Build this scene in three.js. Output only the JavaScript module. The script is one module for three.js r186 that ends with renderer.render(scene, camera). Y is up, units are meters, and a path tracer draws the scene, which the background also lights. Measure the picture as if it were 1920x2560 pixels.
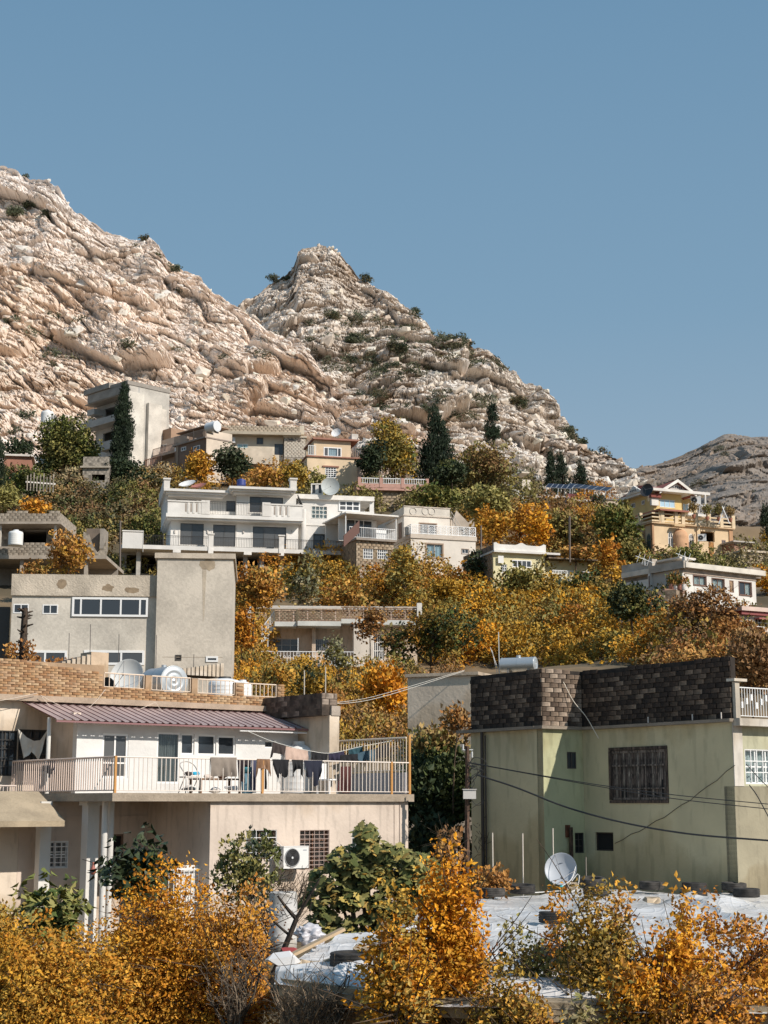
import * as THREE from 'three';
import { ConvexGeometry } from 'three/addons/geometries/ConvexGeometry.js';
import { mergeGeometries, mergeVertices } from 'three/addons/utils/BufferGeometryUtils.js';

// ---------------------------------------------------------------- camera, sky, sun, exposure
const scene = new THREE.Scene();
const FOV = 36, PITCH = 10.5 * Math.PI / 180;
const camera = new THREE.PerspectiveCamera(FOV, 768 / 1024, 0.1, 9000);
camera.position.set(0, 0, 0);
camera.rotation.set(PITCH, 0, 0);
scene.add(camera);

const SUN_DIR = new THREE.Vector3(0.62, 0.57, 0.47).normalize();
{
  const W = 512, H = 256, data = new Float32Array(W * H * 4);
  const lerp = THREE.MathUtils.lerp;
  const stops = [[0, [0.38, 0.475, 0.55]], [0.14, [0.325, 0.435, 0.535]], [0.3, [0.205, 0.343, 0.482]], [0.48, [0.15, 0.283, 0.432]], [0.5, [0.135, 0.272, 0.425]], [1, [0.09, 0.19, 0.33]]];
  for (let j = 0; j < H; j++) {
    const el = ((j + 0.5) / H - 0.5) * Math.PI, s = Math.max(0, Math.sin(el));
    for (let i = 0; i < W; i++) {
      const az = ((i + 0.5) / W - 0.5) * 2 * Math.PI, x = Math.cos(az) * Math.cos(el), z = Math.sin(az) * Math.cos(el), y = Math.sin(el);
      const c = x * SUN_DIR.x + y * SUN_DIR.y + z * SUN_DIR.z;
      const glow = 0.55 * Math.pow(Math.max(0, c), 12) + 0.22 * Math.max(0, c);
      let k = 0; while (k < stops.length - 2 && s > stops[k + 1][0]) k++;
      const t = Math.min(1, (s - stops[k][0]) / (stops[k + 1][0] - stops[k][0])), o = (j * W + i) * 4;
      for (let n = 0; n < 3; n++) data[o + n] = lerp(stops[k][1][n], stops[k + 1][1][n], t) * 0.97 * (1 + glow * [1.15, 1, 0.85][n]);
      data[o + 3] = 1;
    }
  }
  const sky = new THREE.DataTexture(data, W, H, THREE.RGBAFormat, THREE.FloatType);
  sky.mapping = THREE.EquirectangularReflectionMapping; sky.magFilter = THREE.LinearFilter; sky.minFilter = THREE.LinearFilter;
  sky.wrapS = THREE.RepeatWrapping; sky.needsUpdate = true;
  scene.background = sky; scene.environment = sky;
}
const sun = new THREE.DirectionalLight(new THREE.Color().setRGB(1, 0.925, 0.835), 4.6);
sun.position.set(0, 20, -120).addScaledVector(SUN_DIR, 500); sun.target.position.set(0, 20, -120);
sun.castShadow = true; sun.shadow.mapSize.set(4096, 4096); sun.shadow.radius = 1;
Object.assign(sun.shadow.camera, { left: -260, right: 260, top: 260, bottom: -260, near: 1, far: 1200 });
scene.add(sun, sun.target);
const renderer = new THREE.WebGLRenderer({ antialias: true });
renderer.toneMapping = THREE.LinearToneMapping;
renderer.toneMappingExposure = 1.06;
renderer.shadowMap.enabled = true;
renderer.outputColorSpace = THREE.SRGBColorSpace;

// ---------------------------------------------------------------- helpers
let seedState = 12345;
function reseed(n) { seedState = (n * 2654435761) >>> 0; }
function rnd() { seedState = (seedState + 0x6d2b79f5) >>> 0; let t = Math.imul(seedState ^ (seedState >>> 15), 1 | seedState); t = (t + Math.imul(t ^ (t >>> 7), 61 | t)) ^ t; return ((t ^ (t >>> 14)) >>> 0) / 4294967296; }
const R = (a, b) => a + (b - a) * rnd();
const pick = (a) => a[Math.floor(rnd() * a.length)];
const clamp = THREE.MathUtils.clamp, lerp = THREE.MathUtils.lerp;
const sstep = (a, b, x) => { const t = clamp((x - a) / (b - a), 0, 1); return t * t * (3 - 2 * t); };
function ih(x, y, z) { let h = Math.imul(x, 374761393) ^ Math.imul(y, 668265263) ^ Math.imul(z, 2147483647 - 1274126177); h = Math.imul(h ^ (h >>> 13), 1274126177); h ^= h >>> 16; h = Math.imul(h, 2246822519); return (h ^ (h >>> 15)) >>> 0; }
const hf = (x, y, z) => ih(x, y, z) / 4294967296;
function vnoise(x, y, z) {
  const xi = Math.floor(x), yi = Math.floor(y), zi = Math.floor(z); let u = x - xi, v = y - yi, w = z - zi;
  u = u * u * (3 - 2 * u); v = v * v * (3 - 2 * v); w = w * w * (3 - 2 * w);
  const a = lerp(lerp(hf(xi, yi, zi), hf(xi + 1, yi, zi), u), lerp(hf(xi, yi + 1, zi), hf(xi + 1, yi + 1, zi), u), v);
  const b = lerp(lerp(hf(xi, yi, zi + 1), hf(xi + 1, yi, zi + 1), u), lerp(hf(xi, yi + 1, zi + 1), hf(xi + 1, yi + 1, zi + 1), u), v);
  return lerp(a, b, w) * 2 - 1;
}
function fbm(x, y, z, o = 4) { let s = 0, a = 0.5; for (let i = 0; i < o; i++) { s += a * vnoise(x, y, z); x = x * 2.03 + 17.1; y = y * 2.03 + 3.7; z = z * 2.03 + 9.2; a *= 0.5; } return s; }
// nearest and second nearest cell of a jittered 3-D lattice: blocky rock
const cell = { f1: 0, f2: 0, id: 0, dx: 0, dy: 0, dz: 0 };
function voronoi(x, y, z) {
  const xi = Math.floor(x), yi = Math.floor(y), zi = Math.floor(z); let f1 = 9, f2 = 9;
  for (let i = -1; i <= 1; i++) for (let j = -1; j <= 1; j++) for (let k = -1; k <= 1; k++) {
    const h = ih(xi + i, yi + j, zi + k);
    const dx = xi + i + (h & 1023) / 1023 - x, dy = yi + j + ((h >>> 10) & 1023) / 1023 - y, dz = zi + k + ((h >>> 20) & 1023) / 1023 - z, q = dx * dx, r = dy * dy, s = dz * dz, d = q * q + r * r + s * s;
    if (d < f1) { f2 = f1; f1 = d; cell.id = h; cell.dx = dx; cell.dy = dy; cell.dz = dz; } else if (d < f2) f2 = d;
  }
  cell.f1 = Math.sqrt(Math.sqrt(f1)); cell.f2 = Math.sqrt(Math.sqrt(f2)); return cell;
}
// a direction of view (photograph of 1920 x 2560) followed to a given distance: used to survey where things stand
const FP = 1280 / Math.tan(FOV * Math.PI / 360), cP = Math.cos(PITCH), sP = Math.sin(PITCH), HORIZON = 1280 + FP * Math.tan(PITCH);
function ray(px, py) { const a = (px - 960) / FP, b = -(py - 1280) / FP; return [a, b * cP + sP, b * sP - cP]; }
function at(px, py, d) { const r = ray(px, py), t = -d / r[2]; return new THREE.Vector3(r[0] * t, r[1] * t, -d); }
const pxOf = (x, z) => 960 + FP * (x / -z) * (1 / cP) * 1; // column of a point near eye level
const Z = (x0, y0, w) => { const s = w / 1659; return (...c) => c.map((v, i) => (i % 2 ? y0 : x0) + v * s); };
const usedNames = new Map();
function numbered(n) { const k = usedNames.get(n) || 0; usedNames.set(n, k + 1); return k ? n + '_' + String(k).padStart(3, '0') : n; }
function tag(o, label, category, group, kind) { o.userData.label = label; o.userData.category = category; if (group) o.userData.group = group; if (kind) o.userData.kind = kind; return o; }
function shade(o) { o.traverse((m) => { if (m.isMesh) { m.castShadow = true; m.receiveShadow = true; } }); return o; }
function struct(name, geo, mat, label) { const m = new THREE.Mesh(geo, mat); m.name = name; m.userData.kind = 'structure'; if (label) m.userData.label = label; scene.add(m); return m; }
function part(name, geo, mat, parent, label) { const m = new THREE.Mesh(geo, mat); m.name = name; if (label) m.userData.label = label; parent.add(m); return m; }
function thing(name, label, category, pos, turn = 0, group) { const g = new THREE.Group(); g.name = numbered(name); g.position.copy(pos); g.rotation.y = turn; tag(g, label, category, group); scene.add(g); return g; }
function single(name, label, category, geo, mat, pos, turn = 0, group) { const m = new THREE.Mesh(geo, mat); m.name = numbered(name); if (pos) m.position.copy(pos); m.rotation.y = turn; tag(m, label, category, group); scene.add(m); return m; }
// texture coordinates in metres from the dominant direction of each face
function muv(g) {
  if (g.index) g = g.toNonIndexed();
  const p = g.attributes.position, n = g.attributes.normal, uv = new Float32Array(p.count * 2);
  for (let i = 0; i < p.count; i += 3) {
    let ax = 0, ay = 0, az = 0; for (let k = 0; k < 3; k++) { ax += n.getX(i + k); ay += n.getY(i + k); az += n.getZ(i + k); }
    ax = Math.abs(ax); ay = Math.abs(ay); az = Math.abs(az);
    for (let k = i; k < i + 3; k++) {
      if (ay > ax && ay > az) { uv[k * 2] = p.getX(k); uv[k * 2 + 1] = p.getZ(k); } else if (ax > az) { uv[k * 2] = p.getZ(k); uv[k * 2 + 1] = p.getY(k); } else { uv[k * 2] = p.getX(k); uv[k * 2 + 1] = p.getY(k); }
    }
  }
  g.setAttribute('uv', new THREE.BufferAttribute(uv, 2));
  for (const k of Object.keys(g.attributes)) if (!['position', 'normal', 'uv'].includes(k)) g.deleteAttribute(k);
  return g;
}
const mbox = (x0, x1, y0, y1, z0, z1) => { const g = new THREE.BoxGeometry(Math.abs(x1 - x0), Math.abs(y1 - y0), Math.abs(z1 - z0)); g.translate((x0 + x1) / 2, (y0 + y1) / 2, (z0 + z1) / 2); return muv(g); };
const merge = (list) => mergeGeometries(list.map((g) => (g.index || Object.keys(g.attributes).length !== 3 ? muv(g) : g)), false);
function bar(a, b, r, seg = 5) { // a rod between two points
  const d = new THREE.Vector3().subVectors(b, a), g = new THREE.CylinderGeometry(r, r, d.length(), seg);
  g.applyQuaternion(new THREE.Quaternion().setFromUnitVectors(new THREE.Vector3(0, 1, 0), d.clone().normalize()));
  g.translate((a.x + b.x) / 2, (a.y + b.y) / 2, (a.z + b.z) / 2); return muv(g);
}
const V3 = (x, y, z) => new THREE.Vector3(x, y, z);
function tube(pts, r, seg = 24, rs = 5) { return muv(new THREE.TubeGeometry(new THREE.CatmullRomCurve3(pts), seg, r, rs)); }
function sag(a, b, drop, r, seg = 20) { const pts = []; for (let i = 0; i <= 8; i++) { const t = i / 8, p = new THREE.Vector3().lerpVectors(a, b, t); p.y -= drop * 4 * t * (1 - t); pts.push(p); } return tube(pts, r, seg, 5); }

// ---------------------------------------------------------------- textures and materials
function canvasTex(size, draw, srgb = true) {
  const c = document.createElement('canvas'); c.width = c.height = size; const x = c.getContext('2d'); const im = x.createImageData(size, size);
  draw(im.data, size); x.putImageData(im, 0, 0); const t = new THREE.CanvasTexture(c); if (srgb) t.colorSpace = THREE.SRGBColorSpace; t.wrapS = t.wrapT = THREE.RepeatWrapping; return t;
}
// tileable fractal noise
function tnoise(x, y, per, s) { const xi = Math.floor(x), yi = Math.floor(y); let u = x - xi, v = y - yi; u = u * u * (3 - 2 * u); v = v * v * (3 - 2 * v); const m = (k) => ((k % per) + per) % per; return lerp(lerp(hf(m(xi), m(yi), s), hf(m(xi + 1), m(yi), s), u), lerp(hf(m(xi), m(yi + 1), s), hf(m(xi + 1), m(yi + 1), s), u), v) * 2 - 1; }
function tfbm(u, v, per, s, o = 5, ay = 1) { let r = 0, a = 0.5; for (let i = 0; i < o; i++) { r += a * tnoise(u * per, v * per * ay, per * (ay >= 1 ? 1 : 1), s + i); per *= 2; a *= 0.5; } return r; }
function grey(f) { return (d, n) => { for (let j = 0; j < n; j++) for (let i = 0; i < n; i++) { const c = f(i / n, j / n), o = (j * n + i) * 4; if (c.length) { d[o] = c[0] * 255; d[o + 1] = c[1] * 255; d[o + 2] = c[2] * 255; } else d[o] = d[o + 1] = d[o + 2] = c * 255; d[o + 3] = 255; } }; }
const T = {
  plaster: canvasTex(512, grey((u, v) => { const a = tfbm(u, v, 4, 1, 6), b = tfbm(u, v, 3, 40, 3); const k = clamp(0.93 + a * 0.10 + Math.min(0, b + 0.1) * 0.12, 0, 1); return [k, k * 0.995, k * 0.985]; })),
  worn: canvasTex(1024, grey((u, v) => { const a = tfbm(u, v, 4, 7, 7), b = tfbm(u, v, 2, 60, 5), st = tfbm(u * 4 % 1, v, 8, 90, 4); const d = sstep(0.12, 0.42, b + a * 0.5), s = sstep(0.1, 0.5, st + b * 0.4); const k = clamp(0.95 + a * 0.13 - d * 0.09 - s * 0.065, 0, 1); return [k, k * (0.985 - d * 0.02), k * (0.965 - d * 0.05)]; })),
  concrete: canvasTex(1024, grey((u, v) => { const a = tfbm(u, v, 4, 17, 7), b = tfbm(u, v, 3, 160, 4), f = tfbm(u, v, 64, 5, 3); const k = clamp(0.90 + a * 0.17 + b * 0.10 + f * 0.07, 0, 1); return [k, k * 0.99, k * 0.97]; })),
  bump: canvasTex(512, grey((u, v) => clamp(0.5 + tfbm(u, v, 16, 31, 5) * 0.6, 0, 1)), false),
  bark: canvasTex(256, grey((u, v) => { const a = tfbm(u, v, 8, 71, 4), s = tnoise(u * 24, v * 4, 24, 77); const k = clamp(0.7 + a * 0.3 + s * 0.25, 0, 1); return [k, k * 0.96, k * 0.9]; })),
  block: canvasTex(512, grey((u, v) => { const a = tfbm(u, v, 6, 201, 6), b = tfbm(u, v, 3, 260, 4); const k = clamp(0.80 + a * 0.34 + b * 0.24, 0.2, 1); return [k, k * 0.98, k * 0.95]; })),
  crease: canvasTex(512, grey((u, v) => { const w = tfbm(u, v, 2, 410, 3) * 0.35, r = (a, b, p, s, k) => Math.pow(1 - Math.abs(tnoise((a + w * 0.25) * p, (b + w * 0.25) * p * 2, p * 2, s)), k); return clamp(0.45 * r(u, v, 3, 420, 9) + 0.35 * r(v, u, 3, 431, 9) + 0.25 * r(u, v, 7, 441, 7) + 0.2 * r(v, u, 8, 452, 7), 0, 1); }), false),
  tarp: canvasTex(512, grey((u, v) => { const a = tfbm(u, v, 4, 301, 6); const k = clamp(0.93 + a * 0.14, 0, 1); return [k, k, k]; })),
};
const rep = new Map();
function tex(name, metres) { const k = name + metres; if (!rep.has(k)) { const t = T[name].clone(); t.repeat.set(1 / metres, 1 / metres); rep.set(k, t); } return rep.get(k); }
const lin = (r, g, b) => new THREE.Color().setRGB(r, g, b);
const mats = new Map();
function M(r, g, b, kind = 'plaster', metres = 5, rough = 0.9, bump = 0.006) { const k = [r, g, b, kind, metres, rough, bump].join(); if (!mats.has(k)) { const m = new THREE.MeshStandardMaterial({ color: lin(r, g, b), roughness: rough }); if (kind) { m.map = tex(kind, metres); if (bump) { m.bumpMap = tex('bump', 1.3); m.bumpScale = bump; } } mats.set(k, m); } return mats.get(k); }
function plain(r, g, b, rough = 0.6, metal = 0) { const k = ['p', r, g, b, rough, metal].join(); if (!mats.has(k)) mats.set(k, new THREE.MeshStandardMaterial({ color: lin(r, g, b), roughness: rough, metalness: metal })); return mats.get(k); }
const GLASS = new THREE.MeshPhysicalMaterial({ color: lin(0.035, 0.042, 0.05), roughness: 0.08, ior: 1.6 });
const GLASS_SKY = new THREE.MeshPhysicalMaterial({ color: lin(0.07, 0.075, 0.08), roughness: 0.12, ior: 1.55 });
const SKYPANES = [GLASS_SKY, [0.05, 0.055, 0.06], [0.10, 0.10, 0.10]].map((c) => (c.isMaterial ? c : new THREE.MeshPhysicalMaterial({ color: lin(...c), roughness: 0.1, ior: 1.55 })));
const CLEAR = new THREE.MeshPhysicalMaterial({ color: lin(0.8, 0.85, 0.86), roughness: 0.03, transmission: 1, thickness: 0, ior: 1.5 });
const DARK = plain(0.012, 0.011, 0.010, 0.95);
const WHITE = M(0.80, 0.775, 0.735, 'plaster', 5), PVC = plain(0.8, 0.79, 0.77, 0.4), IRON = plain(0.02, 0.02, 0.02, 0.5);
// ---------------------------------------------------------------- land: slope of the village, rocky ridge, peak, distant hill
const LAND = [ // distance, then height at the left, middle and right of the view
  [3, -8, -8, -8], [12, -7, -7, -7], [25, -5.8, -5.8, -5.8], [36, -3.9, -3.9, -3.9], [48, -2.9, -2.7, -2.7], [62, 0.5, 0.6, 0], [88, 6.0, 4.5, 6], [105, 9.5, 7, 10], [125, 15.5, 9.6, 15],
  [150, 20.6, 20.6, 20.6], [170, 28, 28.5, 25.5], [190, 37, 36, 33], [215, 44, 45, 37], [245, 49, 49, 40], [300, 52, 52, 42], [420, 54, 54, 44]];
function landY(x, z) {
  const d = -z, c = clamp((x / Math.max(d, 1)) * FP / 960, -1.2, 1.2);
  let k = 0; while (k < LAND.length - 2 && d > LAND[k + 1][0]) k++;
  const t = clamp((d - LAND[k][0]) / (LAND[k + 1][0] - LAND[k][0]), 0, 1);
  const h = [1, 2, 3].map((n) => lerp(LAND[k][n], LAND[k + 1][n], t));
  const w = sstep(-1, 0, c), w2 = sstep(0, 1, c), y = c < 0 ? lerp(h[0], h[1], w) : lerp(h[1], h[2], w2);
  return y + fbm(x * 0.05, 3, z * 0.05, 3) * clamp((d - 45) / 60, 0, 1) * 1.6;
}
function landHit(px, py) { const r = ray(px, py); for (let d = 20; d < 400; d += 0.5) { const t = -d / r[2]; if (r[1] * t < landY(r[0] * t, -d)) return V3(r[0] * t, landY(r[0] * t, -d), -d); } return null; }
function gridMesh(nu, nv, f) { // f(u, v) -> [x, y, z, r, g, b]
  const pos = new Float32Array((nu + 1) * (nv + 1) * 3), col = new Float32Array((nu + 1) * (nv + 1) * 3), idx = new Uint32Array(nu * nv * 6);
  for (let j = 0, o = 0; j <= nv; j++) for (let i = 0; i <= nu; i++, o += 3) { const p = f(i / nu, j / nv); pos.set(p.slice(0, 3), o); col.set(p.slice(3), o); }
  for (let j = 0, o = 0; j < nv; j++) for (let i = 0; i < nu; i++) { const a = j * (nu + 1) + i, b = a + nu + 1; idx.set([a, a + 1, b, b, a + 1, b + 1], o); o += 6; }
  const g = new THREE.BufferGeometry(); g.setAttribute('position', new THREE.BufferAttribute(pos, 3)); g.setAttribute('color', new THREE.BufferAttribute(col, 3)); g.setIndex(new THREE.BufferAttribute(idx, 1)); g.computeVertexNormals(); return g;
}
const GROUND = new THREE.MeshStandardMaterial({ vertexColors: true, roughness: 0.97 });
const ROCK = new THREE.MeshStandardMaterial({ vertexColors: true, roughness: 0.95, flatShading: true });
struct('ground', (() => { const g = new THREE.CircleGeometry(6000, 48); g.rotateX(-Math.PI / 2); g.translate(0, -9, 0); return g; })(), M(0.2, 0.16, 0.1, null));
struct('hillside', gridMesh(300, 300, (u, v) => {
  const d = 3 + 397 * Math.pow(v, 1.6), x = (u - 0.5) * 2 * (d * 0.34 + 24), z = -d, y = landY(x, z) + fbm(x * 0.6, 0, z * 0.6, 3) * 0.35;
  const n = fbm(x * 0.09, 5, z * 0.09, 4), m = fbm(x * 0.8, 9, z * 0.8, 3); const s = sstep(-0.2, 0.35, n + m * 0.5), far = sstep(195, 235, d);
  const c = [lerp(lerp(0.10, 0.22, s), 0.42, far * 0.7), lerp(lerp(0.075, 0.145, s), 0.32, far * 0.7), lerp(lerp(0.04, 0.075, s), 0.22, far * 0.7)];
  return [x, y, z, ...c];
}), GROUND);
// piecewise line through surveyed points
function along(list, x) { if (x <= list[0][0]) return list[0].slice(1); for (let i = 1; i < list.length; i++) if (x <= list[i][0]) { const t = (x - list[i - 1][0]) / (list[i][0] - list[i - 1][0]); return list[i].slice(1).map((v, k) => lerp(list[i - 1][k + 1], v, t)); } return list[list.length - 1].slice(1); }
// blocky limestone: tilted facets in several sizes parted by cracks; returns [height, crack]
function blocks(x, y, z, sizes, tilt, k, level) {
  const wx = fbm(x * 0.03, y * 0.03, z * 0.03, 2), wy = fbm(x * 0.03 + 50, y * 0.03, z * 0.03, 2);
  let h = 0, crack = 0;
  for (let i = 0; i < sizes.length; i++) {
    const s = sizes[i], q = level ? 2.2 : 5;
    const X = (x + wx * q + y * tilt) / (s * (1.9 - k)), Y = (y + wy * q - x * tilt) / (s * k), Zz = (z + wx * q) / (s * 1.1);
    const c = voronoi(X + i * 31.7, Y + i * 11.3, Zz), id = c.id, a = ((id >>> 3) & 255) / 255 - 0.5, b = ((id >>> 11) & 255) / 255 - 0.5, e = ((id >>> 19) & 255) / 255 - 0.5;
    const gap = c.f2 - c.f1, edge = 1 - sstep(0.0, level ? 0.1 : 0.08, gap), w = sstep(0.0, 0.14, gap);
    h += s * (w * (0.42 * e + 0.85 * (a * c.dx + b * c.dy)) - (level ? 0.26 : 0.2) * edge); crack += edge * [0.35, 0.6, 0.75, 0.4, 0.25][i + level];
  }
  return [h, Math.min(1, crack)];
}
// angular blocks bedded into the sheet, their long sides along the strata
const BLOCKS = []; reseed(77);
for (let i = 0; i < 10; i++) { const p = [], n = 13 + (i % 4) * 4; for (let k = 0; k < n; k++) { const v = V3(R(-1, 1), R(-1, 1), R(-1, 1)); const m = Math.max(Math.abs(v.x), Math.abs(v.y), Math.abs(v.z)); v.multiplyScalar(lerp(1, 1 / m, 0.8)); p.push(v); } const g = new ConvexGeometry(p); g.deleteAttribute('uv'); BLOCKS.push(g); }
const BLOCKMAT = new THREE.MeshStandardMaterial({ roughness: 0.95, map: tex('concrete', 3), flatShading: true });
for (const g of BLOCKS) muv(g).attributes.uv && g.setAttribute('uv', muv(g).attributes.uv);
function outcrop(sheet, opt) {
  if (!opt.rocks) return;
  const P = sheet.geometry.attributes.position, Nn = sheet.geometry.attributes.normal, C = sheet.geometry.attributes.color, per = Math.ceil(opt.rocks.n / BLOCKS.length);
  const o = new THREE.Object3D(), up = V3(0, 1, 0), nrm = V3(), q = new THREE.Quaternion(), c = new THREE.Color();
  BLOCKS.forEach((geo, b) => {
    const im = new THREE.InstancedMesh(geo, BLOCKMAT, per); im.name = 'rock_block'; im.userData.kind = 'stuff';
    for (let i = 0; i < per; i++) {
      let k, s, tries = 0; do { k = Math.floor(rnd() * P.count); } while (tries++ < 6 && fbm(P.getX(k) * 0.03, P.getY(k) * 0.045, P.getZ(k) * 0.03 + 9, 3) < R(-0.5, 0.25));
      s = opt.rocks.min * Math.pow(rnd() * 0.985 + 0.015, -0.52); const vrow = Math.floor(k / (opt.res[0] + 1)) / opt.res[1] * 1.14; s = Math.min(s, opt.rocks.max * R(0.5, 1) * (vrow > 0.88 ? 0.5 : 1));
      nrm.set(Nn.getX(k), Nn.getY(k), Nn.getZ(k)); const sx = s * R(0.9, 1.5), sy = s * R(0.55, 0.95), sz = s * R(0.8, 1.2);
      o.position.set(P.getX(k), P.getY(k), P.getZ(k)).addScaledVector(nrm, -sy * R(0.3, 0.85));
      const w = fbm(o.position.x * 0.02, o.position.y * 0.02, o.position.z * 0.02, 2);
      o.rotation.set(opt.rocks.dip[0] + w * 0.9 + R(-0.4, 0.4), R(-0.8, 0.8) + w * 1.2, opt.rocks.dip[1] + w * 0.8 + R(-0.4, 0.4));
      o.scale.set(sx, sy, sz); o.updateMatrix(); im.setMatrixAt(i, o.matrix);
      const f = R(0.95, 1.3); c.setRGB(Math.min(0.75, lerp(C.getX(k), opt.warm[0], 0.55) * f), Math.min(0.7, lerp(C.getY(k), opt.warm[1], 0.5) * f), Math.min(0.65, lerp(C.getZ(k), opt.warm[2], 0.5) * f)); im.setColorAt(i, c);
    }
    sheet.add(im);
  });
}
function massif(name, label, cols, crest, depth, baseD, res, opt) {
  const [x0, x1] = cols, nu = res[0], nv = res[1], back = 0.14;
  const sheet = struct(name, gridMesh(nu, nv, (u, v) => {
    const px = lerp(x0, x1, u), [cy] = along(crest, px), [cd] = along(depth, px), bd = along(baseD, px)[0], top = at(px, cy, cd);
    const t = v * (1 + back), d = t <= 1 ? lerp(bd, cd, Math.pow(t, opt.pow || 1)) : cd + (t - 1) * (cd - bd) * 2.2, X = (px - 960) / FP * d / cP, by = landY(X, -bd) - 5;
    const soft = [-75, -45, -20, 20, 45, 75].reduce((s, k) => s + along(crest, px + k)[0], 0) / 6, ty = lerp(at(px, soft, cd).y, top.y, sstep(0.5, 1, t));
    let y = t <= 1 ? lerp(by, ty, opt.shape ? opt.shape(t, px) : t) : top.y - (t - 1) * (cd - bd) * 1.6;
    let x = top.x * d / cd, z = -d;
    const fade = sstep(0, 0.05, t), big = fbm(x * 0.012, y * 0.02, z * 0.012, 4), rid = 1 - Math.abs(fbm(x * 0.02 + 7, y * 0.012, z * 0.02, 3)) * 2.2;
    const hold = fade * (1 - 0.5 * sstep(0.93, 1, t)), ledge = opt.ledge ? opt.ledge(t, x, y, z) : 0;
    const [h, c1] = blocks(x, y, z, opt.sizes.slice(0, 2), opt.tilt, opt.k, 0);
    const calm = opt.calm ? lerp(0.3, 1, sstep(0.12, 0.5, t)) : 1; let D = (big * opt.big + (rid - 0.5) * opt.rid) * fade * (1 - 0.75 * sstep(0.85, 1, t) * (t <= 1.001 ? 1 : 0.6)) * lerp(0.5, 1, calm) + h * opt.rough * hold * calm * 0.85 + ledge;
    x += 0.08 * D; y += 0.10 * D; z += D;
    const [h2, c2] = blocks(x + 13, y, z, opt.sizes.slice(2), opt.tilt, opt.k, 2), crack = Math.min(1, c1 * 0.7 + c2);
    D = h2 * opt.rough * 0.98 * hold; x += 0.05 * D; y += 0.08 * D; z += D;
    const g1 = fbm(x * 0.015 + 3, y * 0.03, z * 0.015, 4), g2 = fbm(x * 0.12, y * 0.16, z * 0.12, 4), soil = opt.soil(t, px, x, y, z, g1, g2, crack);
    const col = [0, 1, 2].map((n) => { let c = lerp(opt.warm[n], opt.cool[n], sstep(-0.25, 0.3, g1)); c *= 1 + g2 * 0.22; c = lerp(c, opt.stain[n], clamp(sstep(0.22, 0.45, -g1 + g2 * 0.4) * 0.5, 0, 1)); return lerp(c, opt.soilC[n], clamp(soil, 0, 1)); });
    return [x, y, z, ...col];
  }), ROCK, label);
  opt.res = res; outcrop(sheet, opt);
  return sheet;
}
massif('rocky_ridge', 'pale cream limestone ridge rising on the left above the houses', [-420, 1120],
  [[-420, 300], [-200, 380], [0, 424], [45, 437], [75, 455], [122, 457], [150, 480], [172, 510], [188, 532], [215, 545], [245, 565], [262, 580], [300, 588], [345, 600], [372, 595], [395, 612], [420, 655], [432, 668], [455, 680], [500, 696], [520, 725], [545, 742], [575, 760], [610, 780], [665, 828], [752, 851], [800, 920], [868, 980], [960, 1040], [1120, 1110]],
  [[-420, 350], [0, 340], [400, 318], [700, 292], [870, 270], [1000, 250], [1120, 240]], [[-420, 212], [400, 214], [900, 214], [1120, 218]], [860, 520],
  { calm: 1, big: 11, rid: 6, rough: 0.85, sizes: [19, 7, 2.6, 1.1, 0.5], tilt: -0.6, k: 0.5, pow: 1, shape: (t) => t, rocks: { n: 2500, min: 0.25, max: 1.2, dip: [0.35, -0.35] }, warm: [0.80, 0.685, 0.59], cool: [0.745, 0.67, 0.61], stain: [0.58, 0.43, 0.31], soilC: [0.31, 0.195, 0.11],
    ledge: (t, x, y, z) => { const k = sstep(0.45, 0.25, t) * sstep(0.02, 0.08, t), s = (y + fbm(x * 0.03, 0, z * 0.03, 3) * 6 - x * 0.12) / 5.5; return k * 1.5 * (Math.abs((s % 1 + 1) % 1 - 0.5) * 2 - 0.5); },
    soil: (t, px, x, y, z, g1, g2, crack) => { const low = sstep(0.5, 0.12, t); const band = sstep(0.05, 0.3, fbm(x * 0.035, (y - x * 0.12) * 0.16, z * 0.035, 4) + low * 0.16 - 0.16); return crack * 0.25 + band * low * (0.7 + g2); } });
massif('rocky_peak', 'grey cream rocky peak with dark shrubs behind the ridge', [480, 1800],
  [[480, 860], [560, 815], [607, 770], [636, 747], [671, 715], [717, 692], [735, 666], [746, 631], [770, 624], [801, 620], [827, 626], [850, 643], [874, 672], [897, 698], [926, 712], [960, 730], [1018, 772], [1070, 812], [1084, 847], [1116, 855], [1151, 858], [1215, 867], [1243, 893], [1267, 916], [1307, 962], [1353, 974], [1388, 1003], [1423, 1049], [1452, 1096], [1498, 1130], [1544, 1159], [1585, 1177], [1625, 1194], [1648, 1211], [1720, 1260], [1800, 1330]],
  [[480, 400], [800, 410], [1000, 390], [1200, 350], [1450, 300], [1650, 255], [1800, 240]], [[480, 240], [1000, 214], [1400, 212], [1800, 205]], [760, 520],
  { big: 11, rid: 7, rough: 0.9, sizes: [18, 7, 2.7, 1.2, 0.55], tilt: -0.25, k: 0.8, shape: (t, px) => (px < 1000 ? lerp(t, t * t, 0.25 * sstep(1000, 850, px)) : t), rocks: { n: 3000, min: 0.3, max: 1.3, dip: [0.3, 0.3] }, warm: [0.73, 0.64, 0.55], cool: [0.64, 0.60, 0.55], stain: [0.40, 0.33, 0.27], soilC: [0.24, 0.16, 0.095],
    soil: (t, px, x, y, z, g1, g2, crack) => crack * 0.42 + sstep(0.12, 0.32, fbm(x * 0.05, y * 0.08, z * 0.05, 4)) * (0.45 + g2) });
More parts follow.
